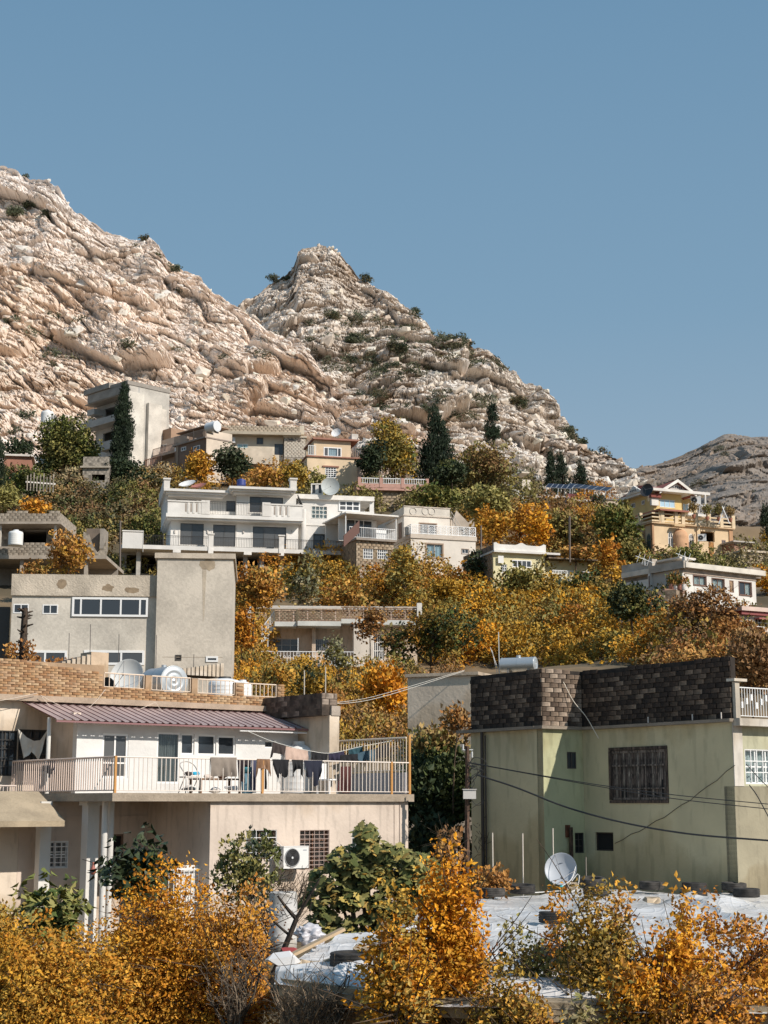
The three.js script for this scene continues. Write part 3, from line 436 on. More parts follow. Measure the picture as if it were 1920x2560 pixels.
// ================================================================ near green house on the right, dark block parapet
const zD = Z(1000, 1580, 920);
const GREEN = M(0.63, 0.56, 0.36, 'worn', 6), GREENM = M(0.55, 0.56, 0.35, 'worn', 5);
const H2 = new Bld('green_house', 'near flat-roofed green house with parapet of dark concrete blocks', 'house', 1360, 44.16, 1460, 45, 2262);
{
  const h = H2, uS = h.P(1460, 2000)[0], lt = h.P(...zD(650, 437))[1], pt = h.P(...zD(645, 163))[1], v0 = -1.5;
  const W = new Face(h.g, h.W(uS, 0, 0), h.N), lenW = W.P(...zD(1500, 500))[0];                   // wing facing left, coming forward
  const zl = h.S(zD(322, 700)[0], 2000, 0)[0], L = h.side(0, zl, false), lenL = -zl;                  // left wing
  h.wall(0, uS, v0, lt, 0, GREENM, [{ r: zD(752, 540, 795, 617), nx: 2, fw: 0.03, fm: plain(0.06, 0.05, 0.045), rec: 0.06 }, { r: zD(788, 905, 851, 996), nx: 2, ny: 3, fw: 0.03, fm: plain(0.05, 0.045, 0.04), rec: 0.1, gm: DARK }]);
  W.wall(0.004, lenW, v0, lt, 0, GREEN, [{ r: zD(947, 527, 1213, 764), nx: 1, fw: 0.05, fm: M(0.13, 0.10, 0.085, 'bark', 0.8), rec: 0.07, gm: DARK }, { r: zD(878, 902, 963, 988), nx: 1, fw: 0.035, fm: plain(0.05, 0.035, 0.025), rec: 0.12, gm: DARK }]);
  L.wall(0, lenL - 0.002, v0, lt, 0, GREEN, []);
  // weathered slats of the shuttered window
  { const [a, b, c, d] = W.R(zD(955, 537, 1206, 756), -0.03), sm = [[0.27, 0.235, 0.22], [0.13, 0.105, 0.1], [0.36, 0.33, 0.31], [0.2, 0.16, 0.145]].map((k) => M(...k, 'bark', 0.7)), n = 30, hv = (c + d) / 2;
    const sh = W.put('shutter', [mbox(a, b, d - 0.07, d, -0.05, -0.01), mbox(a, b, c, c + 0.06, -0.05, -0.01), mbox(a, b, hv - 0.02 + 0.25, hv + 0.28, -0.05, -0.008), mbox(a, b, hv - 0.38, hv - 0.34, -0.05, -0.008)], sm[0]);
    for (let i = 0; i < n; i++) { const u = lerp(a, b, (i + 0.5) / n), w = (b - a) / n * R(0.55, 0.98), t = c + 0.03 + (rnd() < 0.2 ? R(0.1, 0.5) : 0); W.put('slat', mbox(u - w / 2, u + w / 2, t, d - R(0, 0.05), -0.055 - R(0, 0.02), -0.03 - R(0, 0.012)), pick(sm), sh); }
    W.put('window_frame', [mbox(a - 0.08, b + 0.08, d + 0.01, d + 0.09, -0.04, 0.03), mbox(a - 0.08, b + 0.08, c - 0.09, c - 0.01, -0.04, 0.03), mbox(a - 0.09, a - 0.01, c, d, -0.04, 0.028), mbox(b + 0.01, b + 0.09, c, d, -0.04, 0.028)], M(0.16, 0.12, 0.10, 'bark', 1)); }
  // rest of the walls and the roof
  h.put('wall', [mbox(0.002, uS + 3, v0, lt - 0.002, zl, zl + 0.2), mbox(uS + 0.255, uS + 6, lt - 0.2, lt - 0.003, zl + 0.2, lenW - 0.3), mbox(0.252, uS + 0.25, lt - 0.2, lt - 0.003, zl + 0.2, -0.26)], GREEN);
  // ledge
  const LEDGE = M(0.30, 0.25, 0.20, 'concrete', 1.4, 0.95, 0.015), ld = 0.14;
  h.put('ledge', [mbox(-ld, uS - ld, lt + 0.002, lt + 0.09, -0.2, ld), mbox(-ld - 0.02, 0.1, lt + 0.003, lt + 0.088, zl - 0.5, -0.2), mbox(uS - ld, uS + 0.1, lt + 0.004, lt + 0.086, -0.1, lenW + 0.05)], LEDGE);
  // block parapet
  const BK = [[0.07, 0.048, 0.036], [0.095, 0.068, 0.05], [0.05, 0.035, 0.027], [0.19, 0.14, 0.105], [0.045, 0.032, 0.025], [0.25, 0.19, 0.145], [0.085, 0.06, 0.045], [0.11, 0.078, 0.058], [0.06, 0.043, 0.033], [0.14, 0.10, 0.075]].map((c) => M(...c, 'block', 0.8, 0.97, 0.014));
  const BL = [BK[3], BK[5], M(0.30, 0.235, 0.19, 'block', 0.8, 0.97, 0.014), M(0.42, 0.34, 0.275, 'block', 0.8, 0.97, 0.014), BK[7]];
  const pb = lt + 0.095, par = h.put('block_parapet', [mbox(0.03, uS - 0.03, pb, pt - 0.03, -0.2, -0.03), mbox(0.02, 0.2, pb, pt - 0.03, zl, -0.2), mbox(uS + 0.03, uS + 0.2, pb, pt - 0.03, -0.2, lenW)], M(0.035, 0.026, 0.02, 'block', 1));
  const ht = 0.135, jag = (s) => (u) => pt + (hf(Math.floor(u / 0.3), s, 1) > 0.72 ? -0.1 : 0);
  courses(h, 'block', par, 0, uS, pb, pt, 0, 0.31, ht, 0.06, BL, { joint: 0.018, uneven: 0.014, tilt: 0.02, top: jag(1) });
  courses(W, 'block', par, 0.02, lenW, pb, pt, 0, 0.31, ht, 0.06, BK, { joint: 0.018, uneven: 0.02, tilt: 0.03, shift: 0.6, top: (u) => pt + (hf(Math.floor(u / 0.62), 3, 1) > 0.8 ? -0.1 : 0), max: 190 });
  courses(L, 'block', par, 0, lenL - 0.01, pb, pt, 0, 0.31, ht, 0.06, BK, { joint: 0.018, uneven: 0.02, tilt: 0.03, shift: 0.6, top: (u) => pt - (lenL - u) * 0.035 });
  // front corner pier and balcony on the right
  const F = new Face(h.g, h.W(uS, 0, lenW), h.U), WHB = M(0.74, 0.70, 0.64, 'worn', 5);
  const pr = F.R(zD(1505, 400, 1550, 695)); F.lbox('pier', 0, pr[1], pr[2], lt + 0.05, -0.02, 0.02, WHB); F.lbox('wall', 0, 7, v0, pr[2] - 0.004, -0.35, 0.002, M(0.36, 0.33, 0.24, 'worn', 4));
  F.wall(pr[1] + 0.002, 7, pr[2], lt - 0.1, -0.06, M(0.55, 0.55, 0.40, 'worn', 5), [{ r: zD(1553, 528, 1800, 688), nx: 5, ny: 2, fm: PVC, bars: 9, hbars: 3, br: 0.012, curtain: 1, fw: 0.05 }]);
  F.lbox('balcony_slab', 0.02, 7, lt - 0.098, lt + 0.09, -1.2, 0.25, WHB);
  F.put('pier', mbox(0.06, 0.22, lt + 0.1, lt + 1.02, -0.05, 0.1), WHB); F.put('pier_cap', mbox(-0.02, 0.45, lt + 1.03, lt + 1.1, -0.12, 0.16), WHB);
  const rl = F.rail([[0.24, 0.06], [3.2, 0.06]], lt + 0.1, 0.78, 0.1, { r: 0.011, m: PVC, name: 'terrace_railing' });
  for (let i = 0; i < 16; i++) F.put('rail_plate', mbox(0.3 + i * 0.18, 0.36 + i * 0.18, lt + 0.36 + (i % 3) * 0.1, lt + 0.52 + (i % 3) * 0.1, 0.04, 0.08), PVC, rl);
  // rebar stubs, cable, stained pipe, duct
  for (const x of [1118, 1318, 1448]) { const p = W.P(...zD(x, 405), 0.12); W.put('rod_stub', mbox(p[0] - 0.012, p[0] + 0.012, lt + 0.09, lt + 0.25, 0.1, 0.125), plain(0.55, 0.5, 0.45)); }
  { const a = h.P(...zD(735, 225), 0.05), b = W.P(...zD(898, 480), 0.14); h.put('cable', tube([V3(a[0], a[1], 0.06), V3(a[0] + 0.25, a[1] - 0.55, 0.2), V3(a[0] + 0.45, a[1] - 0.95, 0.45), V3(uS - 0.16, b[1], b[0])], 0.012, 20), plain(0.7, 0.62, 0.5)); }
  { const p = h.P(...zD(768, 880), 0.12); h.put('rusty_pipe', [bar(V3(p[0], v0, 0.14), V3(p[0], p[1], 0.14), 0.055, 8)], M(0.15, 0.09, 0.06, 'bark', 1)); h.put('rust_stain', mbox(p[0] - 0.09, p[0] + 0.06, p[1] - 0.28, p[1] + 0.06, 0.001, 0.05), M(0.22, 0.08, 0.04, 'block', 0.6)); }
  { const z1 = h.S(zD(375, 600)[0], 1900, -0.05)[0]; h.put('drain_pipe', [bar(V3(-0.09, v0 + 1, z1), V3(-0.09, lt, z1), 0.05, 8), bar(V3(-0.08, 0.9, z1 + 0.14), V3(-0.08, lt - 0.1, z1 + 0.14), 0.025, 6)], plain(0.06, 0.045, 0.035)); const vine = []; for (let i = 0; i < 46; i++) { const a = V3(-0.12 + R(-0.1, 0.06), R(0.6, 2.4), z1 + R(-0.35, 0.3)); vine.push(bar(a, a.clone().add(V3(R(-0.1, 0.1), R(-0.3, 0.2), R(-0.25, 0.25))), 0.008, 3)); } h.put('dry_vine', vine, plain(0.045, 0.03, 0.02)); }
  { const crack = []; let p = W.P(...zD(1512, 600), 0.004), q = W.P(...zD(970, 950), 0.004); for (let i = 0; i < 14; i++) { const a = i / 14, b = (i + 1) / 14, j = (t) => Math.sin(t * 31) * 0.025; crack.push(bar(V3(lerp(p[0], q[0], a), lerp(p[1], q[1], a) + j(a) - 0.15 * Math.sin(a * 3.1), 0.012), V3(lerp(p[0], q[0], b), lerp(p[1], q[1], b) + j(b) - 0.15 * Math.sin(b * 3.1), 0.012), 0.008, 4)); } W.put('wall_cable', crack, plain(0.06, 0.055, 0.04)); }
  H2.k = { W, L, F, lt, pt, lenW, uS };
}
// plaster annex behind the green house
{
  const h = new Bld('plaster_annex', 'plain beige plaster wall block behind the dark block parapet', 'building', 1020, 54, 1172, 53.1, 2250), ANX = M(0.66, 0.57, 0.47, 'worn', 5), uE = h.P(...zD(318, 300))[0], vt = h.P(...zD(40, 205))[1];
  h.lbox('wall', 0, uE, -1, vt, -0.3, 0, ANX); h.lbox('wall', uE + 0.002, uE + 0.25, -1, vt, -5, 0.0, M(0.7, 0.62, 0.52, 'worn', 4)); h.lbox('roof_slab', -0.06, uE + 0.32, vt + 0.002, vt + 0.11, -5.2, 0.1, M(0.55, 0.45, 0.35, 'concrete', 2)); h.lbox('wall', 0, 0.3, -1, vt - 0.002, -5, -0.302, ANX);
}
// ================================================================ houses farther up the slope
const z3 = Z(0, 920, 640), z4 = Z(340, 1140, 640), z5 = Z(840, 1140, 640), z2 = Z(560, 1460, 560), zR = Z(1400, 1160, 520), zV = Z(1560, 1180, 300), zG = Z(1560, 1380, 360), zU = Z(520, 1040, 420), zS = Z(1260, 1160, 320);
const CONC = M(0.50, 0.44, 0.365, 'concrete', 5), CONCD = M(0.34, 0.305, 0.27, 'concrete', 5), VW = M(0.86, 0.83, 0.79, 'plaster', 6), VWT = M(0.84, 0.80, 0.75, 'plaster', 3), BLACKM = plain(0.05, 0.045, 0.04, 0.4);
reseed(5);
{ // ---- grey concrete building, left
  const h = new Bld('concrete_building', 'grey bare concrete building with strip window and tall blank block on its right', 'building', 8, 88, 582, 89, 1700), C = M(0.65, 0.605, 0.54, 'concrete', 6), v0 = -3;
  const u1 = h.P(390, 1600)[0], vb = h.P(...zC(500, 338))[1], vt = h.P(...zC(500, 200))[1];
  h.wall(0, u1, v0, vb, 0, C, [{ r: zC(88, 388, 185, 450), nx: 2, fw: 0.06, rec: 0.04 }, { r: zC(277, 392, 375, 455), nx: 2, fw: 0.06, rec: 0.04 }, { r: zC(470, 345, 958, 474), cols: [0, 0.105, 0.375, 0.645, 0.905, 1], fw: 0.12, rec: -0.03 },
    { r: zC(38, 688, 432, 790), cols: [0, 0.36, 0.62, 1], fw: 0.13, rec: 0.02, gm: GLASS_SKY }, { r: zC(545, 688, 935, 785), cols: [0, 0.36, 0.62, 1], fw: 0.13, rec: 0.02, gm: GLASS_SKY }], 0.3);
  h.put('wall', [mbox(0.002, 0.3, v0, vb, -10, -0.302), mbox(0.31, u1, v0, vb, -10, -9.7)], C);
  h.put('parapet', [mbox(-0.05, u1, vb + 0.002, vt, -0.3, 0.12), mbox(-0.05, 0.25, vb + 0.002, vt - 0.01, -10, -0.302), mbox(0, u1, vb + 0.01, vb + 0.2, -10, -0.31)], M(0.60, 0.525, 0.435, 'concrete', 4, 0.95, 0.02));
  for (const [x, y, w, k] of [[405, 260, 0.32, 0.5], [700, 285, 0.36, 0.42], [853, 300, 0.42, 0.28]]) { const p = h.P(...zC(x, y), 0.12); const g = new THREE.CircleGeometry(w, 14); const a = g.attributes.position; for (let i = 1; i < a.count; i++) { const s = R(0.7, 1.15); a.setXY(i, a.getX(i) * s, a.getY(i) * s * k * 1.6); } g.translate(p[0], p[1], 0.124); h.put('damp_stain', muv(g), M(0.33, 0.25, 0.17, 'concrete', 0.8)); }
  const b = h.R(zC(1013, 92, 1500, 800), 0.5); h.put('wall', mbox(u1 + 0.003, b[1], v0, b[3], -9, 0.5), M(0.63, 0.57, 0.495, 'concrete', 7));
  h.put('coping', mbox(u1 - 0.15, b[1] + 0.12, b[3] + 0.002, b[3] + 0.3, -9.1, 0.62), M(0.6, 0.52, 0.43, 'concrete', 3));
  { const p = h.P(...zC(1348, 135), 0.5), pts = []; for (let i = 0; i < 22; i++) { const t = i / 22 * 6.283, s = R(0.8, 1.1); pts.push(new THREE.Vector2(p[0] + 0.5 * s * Math.cos(t), p[1] + 0.34 * s * Math.sin(t))); } const g = new THREE.ShapeGeometry(new THREE.Shape(pts)); g.translate(0, 0, 0.504); h.put('damp_stain', muv(g), M(0.42, 0.34, 0.25, 'concrete', 1.2));
    const q = new THREE.ShapeGeometry(new THREE.Shape([[-0.12, 0], [0.12, 0], [0.07, -1.5], [0.05, -2.6], [-0.02, -3], [-0.06, -1.8]].map((c) => new THREE.Vector2(p[0] - 0.2 + c[0], p[1] - 0.3 + c[1])))); q.translate(0, 0, 0.506); h.put('damp_stain', muv(q), M(0.53, 0.455, 0.365, 'concrete', 3)); }
  h.win(h.R(zC(1137, 718, 1176, 754), 0.5), 0.5, { nx: 1, rec: 0.02, gm: DARK, fw: 0.05, fm: plain(0.08, 0.07, 0.06) }); h.win(h.R(zC(1335, 728, 1413, 765), 0.5), 0.5, { nx: 1, fw: 0.1, rec: 0.01 });
  for (let i = 0; i < 4; i++) h.put('crack_line', mbox(u1 + 0.4 + i * 0.3, b[1] - 0.5 - i * 0.4, b[3] - 5.6 - i * 2.1, b[3] - 5.57 - i * 2.1, 0.5, 0.506), M(0.45, 0.38, 0.31, 'concrete', 1));
  const uA = h.P(-40, 1600)[0]; h.put('side_post', mbox(uA, -0.3, v0, vb - 0.5, -1.5, -1.2), plain(0.05, 0.045, 0.04));
}
{ // ---- large white villa
  const h = new Bld('white_villa', 'large white three-level villa with long balconies and dark iron railings', 'villa', 340, 150, 880, 154, 1462), q = z4;
  const uR = h.P(...q(1400, 600))[0], dk = h.P(...q(600, 592))[1], db = h.P(...q(600, 618))[1], IR = plain(0.025, 0.022, 0.02, 0.5), uEnd = h.P(...q(1052, 500), -1.3)[0];
  h.put('deck', [mbox(0, uR, db, dk, -9, 0)], VW);
  const pt = h.P(...q(15, 492))[1];
  for (const [a, b, t, bt] of [[470, 503, 510, 632], [927, 960, 520, 646], [1395, 1427, 533, 655]]) { const u = h.P(...q(a, t))[0], w = h.P(...q(b, t))[0], v1 = h.P(...q(a, t))[1], v2 = h.P(...q(a, bt))[1]; h.put('pier', [mbox(u, w, v2, v1, -0.35, 0.08), mbox(u - 0.08, w + 0.08, v1 + 0.002, v1 + 0.12, -0.42, 0.16)], VWT); }
  h.put('pier', [mbox(0, h.P(...q(47, 500))[0], h.P(...q(45, 622))[1], pt, -0.25, 0.1)], VW); h.lbox('parapet', -2.0, -0.01, db, pt, -0.3, 0.06, VW); h.lbox('coping', -2.05, h.P(...q(47, 500))[0] + 0.03, pt + 0.002, pt + 0.12, -0.35, 0.14, VWT); h.lbox('deck', -2.2, -0.002, db, dk, -3, -0.31, VW);
  for (const x of [240, 700, 1152]) { const u = h.P(...q(x, 590))[0]; h.lbox('bracket', u, u + 0.75, db - 0.28, db - 0.002, -1.2, 0.03, VWT); }
  const rp = [47, 470, 503, 927, 960, 1395].map((x) => h.P(...q(x, 590))[0]); for (let i = 0; i < 6; i += 2) h.rail([[rp[i] + 0.02, -0.12], [rp[i + 1] - 0.02, -0.12]], dk, 0.98, 0.16, { r: 0.013, R: 0.03, m: IR, merge: 1, mid: 0.86 });
  // first floor
  const zf = -1.4, c1 = h.P(...q(500, 395), zf)[1], uf0 = h.P(...q(225, 480), zf)[0]; const trim = { fm: plain(0.07, 0.065, 0.06, 0.4), rec: 0.08, fw: 0.07, gm: GLASS_SKY, trim: 0.14, tm: VWT };
  h.wall(uf0, uEnd, dk + 0.002, c1, zf, VW, [{ r: q(288, 435, 437, 578), nx: 2, ...trim }, { r: q(500, 444, 643, 588), nx: 2, ...trim }, { r: q(757, 456, 972, 598), nx: 3, ...trim }], 0.3);
  h.shell(uf0 + 0.001, uEnd - 0.001, dk + 0.004, c1, -8.8, zf - 0.302, VW);
  { const p = h.side(uf0 + 0.001, -8.8, false); p.win(p.R(q(160, 470, 178, 575)), 0, { nx: 1, fm: plain(0.07, 0.065, 0.06), rec: -0.01 }); }
  for (const x of [252, 464, 697, 1007]) { const p = h.P(...q(x, 490), zf); h.put('wall_lamp', mbox(p[0] - 0.06, p[0] + 0.06, p[1] - 0.16, p[1] + 0.16, zf, zf + 0.12), plain(0.55, 0.5, 0.45)); }
  // second balcony
  const zs = -0.25, su0 = h.P(...q(205, 380), zs)[0], su1 = h.P(...q(1085, 405), zs)[0], sb = h.P(...q(300, 395), zs)[1], st = h.P(...q(300, 372), zs)[1], ph = h.P(...q(300, 297), zs)[1];
  h.put('balcony_slab', [mbox(su0 - 0.15, su1, sb, st, -9.2, zs), mbox(su0 - 0.02, su1 - 0.1, sb - 0.18, sb - 0.002, -9, zs - 0.18)], VW);
  const pan = (a, b, name) => { const [u0, u1] = [h.P(...q(a, 330), zs)[0], h.P(...q(b, 330), zs)[0]]; return [u0, u1]; };
  const pL = pan(205, 462), pR = pan(835, 1080);
  for (const [[a, b], slots] of [[pL, [318, 352, 388, 424]], [pR, [893, 930, 968, 850]]]) { h.lbox('parapet', a, b, st + 0.002, ph, zs - 0.2, zs - 0.02, VW); h.lbox('coping', a - 0.03, b + 0.03, ph + 0.002, ph + 0.14, zs - 0.26, zs + 0.06, VWT); for (const x of slots) { const u = h.P(...q(x, 330), zs)[0]; h.lbox('slot', u, u + 0.17, st + 0.18, ph - 0.12, zs - 0.022, zs - 0.016, M(0.42, 0.36, 0.31, 'plaster', 3)); } for (const x of slots) { const u = h.P(...q(x + 16, 330), zs)[0]; h.lbox('pilaster', u, u + 0.2, st + 0.05, ph - 0.002, zs - 0.018, zs + 0.02, VWT); } }
  for (const x of [437, 465, 832, 858]) { const u = h.P(...q(x, 330), zs)[0]; h.lbox('pier', u - 0.2, u + 0.2, st + 0.001, ph + 0.25, zs - 0.28, zs + 0.03, VWT); }
  h.lbox('parapet', su0 - 0.14, su0 + 0.06, st + 0.003, ph, -9, zs - 0.202, VW);
  h.rail([[pL[1] + 0.2, zs - 0.1], [pR[0] - 0.2, zs - 0.1]], st, ph - st + 0.15, 0.16, { r: 0.012, R: 0.025, m: IR, merge: 1, mid: 0.85 });
  // second floor
  const zt = -2.2, zb = -1.5, ut0 = h.P(...q(190, 300), zt)[0], utm = h.P(...q(650, 300), zb)[0], utr = h.P(...q(1038, 300), zb)[0], cl = h.P(...q(400, 238), zt)[1], cr = h.P(...q(800, 236), zb)[1];
  h.wall(ut0, utm + 0.1, st + 0.004, cl, zt, VW, [{ r: q(262, 281, 390, 352), nx: 2, fm: BLACKM, rec: 0.08, gm: GLASS }, { r: q(585, 290, 645, 362), nx: 1, fm: BLACKM, rec: 0.08, gm: GLASS }]);
  h.wall(utm, utr, st + 0.005, cr, zb, VW, [{ r: q(737, 263, 952, 372), nx: 3, ...trim }]);
  h.shell(ut0 + 0.001, utr - 0.001, st + 0.006, cl, -9, zt - 0.252, VW); h.lbox('wall', utm + 0.001, utm + 0.25, st + 0.007, cr - 0.001, zt - 0.3, zb - 0.252, VW); h.lbox('wall', utr - 0.252, utr - 0.001, st + 0.007, cr - 0.001, -9, zb - 0.252, VW);
  // roofs with layered cornices
  const rl0 = h.P(...q(181, 210), -0.6)[0], rl1 = h.P(...q(600, 225), -0.6)[0], rlt = h.P(...q(300, 212), -0.6)[1], rlb = h.P(...q(300, 240), -0.6)[1]; const cornice = (u0, u1, b, t, zf2, zk) => h.put('roof', [mbox(u0, u1, b + (t - b) * 0.45, t, zk, zf2), mbox(u0 + 0.22, u1 - 0.22, b, b + (t - b) * 0.45 - 0.002, zk, zf2 - 0.25), mbox(u0 + 0.45, u1 - 0.45, b - 0.2, b - 0.002, zk, zf2 - 0.55)], VW);
  cornice(rl0, rl1, rlb, rlt, -0.6, -9.6); const rr0 = h.P(...q(605, 195), -0.2)[0], rr1 = h.P(...q(1043, 215), -0.2)[0], rt = h.P(...q(800, 200), -0.2)[1], rb = h.P(...q(800, 228), -0.2)[1]; cornice(rr0, rr1, rb, rt, -0.2, -9.7);
  for (const [a, b, z, base] of [[181, 220, -0.62, rlt], [1000, 1042, -0.25, rt]]) { const u = h.P(...q(a, 180), z)[0], w = h.P(...q(b, 180), z)[0], v1 = h.P(...q(a, 152), z)[1]; h.put('roof_pier', [mbox(u, w, base + 0.002, v1, z - 0.8, z), mbox(u - 0.08, w + 0.08, v1 + 0.001, v1 + 0.16, z - 0.9, z + 0.1)], VWT); }
  h.put('parapet', [mbox(rl0, rl0 + 0.3, rlt + 0.002, rlt + 1.0, -9.6, -1.5)], VW); h.rail([[rl0 + 1.2, -8.5], [rr1 - 0.3, -8.5]], rt, 1.0, 0.4, { r: 0.012, m: IR, merge: 1 });
  // right annex
  const za = -2.0, ua1 = h.P(...q(1340, 400), za)[0], at1 = h.P(...q(1200, 285), za)[1], ac = h.P(...q(1200, 256), za)[1];
  h.wall(uEnd + 0.003, ua1, dk + 0.003, at1, za, VW, [{ r: q(1137, 322, 1240, 408), nx: 2, ny: 3, fm: PVC, fw: 0.06, bars: 4, hbars: 3, br: 0.03, bm: VWT, rec: 0.1, curtain: 1 }, { r: q(1152, 508, 1243, 597), nx: 2, fm: BLACKM, gm: GLASS, rec: 0.14, trim: 0.05, tm: BLACKM }]);
  const uv = h.P(...q(1540, 280), za)[0]; h.lbox('roof', uEnd - 0.2, uv, at1 + 0.002, ac, -8, za + 0.4, VWT); h.shell(uEnd + 0.004, ua1 - 0.001, dk + 0.005, at1 - 0.001, -8, za - 0.252, VW);
  const s2 = h.P(...q(1200, 450), za)[1]; h.lbox('string_course', uEnd + 0.3, ua1 - 0.02, s2 - 0.05, s2 + 0.06, za + 0.001, za + 0.06, VWT);
  { const p = h.P(...q(1085, 500), za + 0.4); const g = muv(new THREE.CylinderGeometry(0.28, 0.28, s2 + 1.5 - dk, 14)); g.translate(p[0], (s2 + 1.5 + dk) / 2, za + 0.35); h.put('column', g, VW); }
  { const [a, b, c, d] = h.R(q(1313, 287, 1452, 362), za); h.win([a, b, c, d], za + 0.02, { nx: 3, ny: 2, fw: 0.14, rec: 0.0, gm: GLASS_SKY }); const x = h.P(...q(1527, 330), za)[0]; h.put('column', mbox(x - 0.22, x + 0.22, c - 0.2, at1, za - 0.3, za + 0.1), VW); h.lbox('wall', b + 0.02, uv - 0.2, c - 0.3, at1 - 0.002, -6, -5.8, VW); h.lbox('deck', ua1 - 0.1, uv, c - 0.5, c - 0.02, -6.5, za + 0.3, VW); h.lbox('wall', ua1 - 0.3, uv - 0.1, dk - 3, c - 0.502, -6.5, za - 0.3, VW); }
  { const a = h.P(...q(1045, 250), za + 0.5), b = h.P(...q(1080, 325), za + 0.5), s = []; for (let i = 0; i < 6; i++) s.push(bar(V3(a[0] + 0.05, a[1] - 0.2 * i, za + 0.4 - i * 0.02), V3(b[0], b[1] - 0.05 * i + 0.1, za + 0.5), 0.04, 4)); h.put('stair_rail', s, IR); h.lbox('post', a[0] - 0.5, a[0] - 0.15, a[1] - 0.8, a[1] + 0.9, za - 0.2, za + 0.1, plain(0.22, 0.12, 0.09)); }
  // basement under the deck: columns, dark rooms, grey walls
  const GB = M(0.42, 0.39, 0.35, 'concrete', 3), bz = -2.6, b0 = -4;
  h.wall(h.P(...q(590, 700), bz)[0], h.P(...q(1400, 700), bz)[0], b0, db - 0.002, bz, GB, [[640, 655, 694, 748], [727, 655, 788, 752], [832, 656, 920, 760], [990, 662, 1100, 760], [1213, 668, 1338, 780]].map((r) => ({ r: q(...r), open: 1 })), 0.3);
  h.wall(-2, h.P(...q(585, 700), bz)[0], b0, db - 0.002, bz, GB, [{ r: q(36, 640, 130, 765), open: 1 }, { r: q(-60, 640, 0, 760), open: 1 }], 0.3);
  h.shell(-2, h.P(...q(1400, 700), bz)[0], b0, db - 0.003, -8.5, bz - 0.302, CONCD); h.lbox('floor', -1.7, uR - 0.5, -1.2, -1, -8.2, bz - 0.31, CONCD);
  for (const x of [15, 708, 815, 940, 1130, 1165, 1185]) { const u = h.P(...q(x, 700), -1.2)[0]; h.lbox('column', u - 0.2, u + 0.2, b0, db - 0.004, -1.5, -1.1, M(0.5, 0.47, 0.43, 'concrete', 2)); }
  h.rail([[-1.8, bz + 0.15], [2.6, bz + 0.15]], h.P(...q(80, 765), bz)[1], 0.9, 0.3, { r: 0.015, m: IR, merge: 1 }); h.rail([[11, bz + 0.15], [19, bz + 0.15]], 0.1, 0.9, 0.25, { r: 0.015, m: plain(0.5, 0.48, 0.44), merge: 1 });
  h.lbox('wall', uR - 0.45, uR - 0.1, b0, db - 0.005, -3, -0.1, VW);
}
{ // ---- stone house with canopy balcony beside the villa
  const h = new Bld('stone_house', 'small house of rough tan stone with canopied white-railed balcony', 'house', 888, 150, 985, 151.5, 1452), q = z5, ST = [[0.52, 0.42, 0.31], [0.45, 0.35, 0.25], [0.58, 0.48, 0.37], [0.40, 0.31, 0.22]].map((c) => M(...c, 'block', 1.1));
  const uR = h.P(...q(375, 650))[0], s1 = h.P(...q(250, 553))[1], s0 = h.P(...q(250, 741))[1], sb = h.P(...q(250, 545))[1], b0 = -3;
  const wins = [h.R(q(178, 597, 240, 668)), h.R(q(270, 600, 333, 670))];
  h.wall(0, uR, s0, s1, -0.05, M(0.34, 0.27, 0.19, 'block', 1), wins.map((l) => ({ l, nx: 1, fw: 0.06, fm: plain(0.12, 0.09, 0.07), bars: 5, hbars: 3, br: 0.025, bm: PVC, rec: 0.1, gm: GLASS })));
  const sw = h.put('stone_facing', mbox(0.02, uR - 0.02, s0 + 0.01, s0 + 0.03, -0.04, 0.02), ST[0]); courses(h, 'stone', sw, 0, uR, s0 + 0.03, s1, 0.03, 0.46, 0.25, 0.09, ST, { joint: 0.03, uneven: 0.03, tilt: 0.06, skip: wins.map((w) => [w[0], w[1], w[2], w[3]]) });
  h.wall(0, uR, b0, s0 - 0.002, 0.03, M(0.60, 0.54, 0.47, 'worn', 3), [{ r: q(225, 745, 258, 813), nx: 1, fm: plain(0.15, 0.08, 0.05), gm: plain(0.10, 0.05, 0.035, 0.7), rec: 0.08 }]);
  h.shell(0.001, uR - 0.001, b0, s1, -7, -0.302, ST[1]);
  h.lbox('balcony_slab', -0.1, uR + 0.15, s1 + 0.002, s1 + 0.2, -7, 0.35, M(0.35, 0.3, 0.26, 'concrete', 2));
  const fl = s1 + 0.2, RW = PVC; h.rail([[-0.8, 0.28], [uR + 0.1, 0.28], [uR + 0.1, -3]], fl, 1.02, 0.2, { r: 0.022, R: 0.035, m: RW });
  const zi = -2, ct = h.P(...q(200, 380), 0.6)[1]; h.wall(-1, uR - 1.0, fl + 0.002, ct - 0.03, zi, VW, [{ r: q(65, 405, 236, 540), nx: 3, fw: 0.09, gm: GLASS_SKY, rec: 0.05 }]); h.lbox('roof', -1.3, uR + 0.25, ct, ct + 0.14, -6, 0.6, VWT); for (const u of [uR + 0.1, -1.2]) h.put('post', bar(V3(u, fl, 0.3), V3(u, ct, 0.3), 0.05, 6), PVC);
  h.lbox('wall', -1, uR, fl + 0.002, ct - 0.002, -6, -5.8, VW);
  const bx = h.R(q(258, 462, 325, 540), -0.2); h.put('cabinet', mbox(bx[0], bx[1], fl + 0.001, fl + 1.0, -0.9, -0.2), PVC);
  h.put('stair_panel', (() => { const s = new THREE.Shape([[0, 0], [1.6, 1.5], [1.6, 2.7], [0, 1.1]].map((p) => new THREE.Vector2(...p))), g = new THREE.ExtrudeGeometry(s, { depth: 0.12, bevelEnabled: false }); g.translate(h.P(...q(50, 590), 1)[0], h.P(...q(50, 590), 1)[1], 0.9); return muv(g); })(), plain(0.13, 0.06, 0.045, 0.7));
  h.k = 1;
}
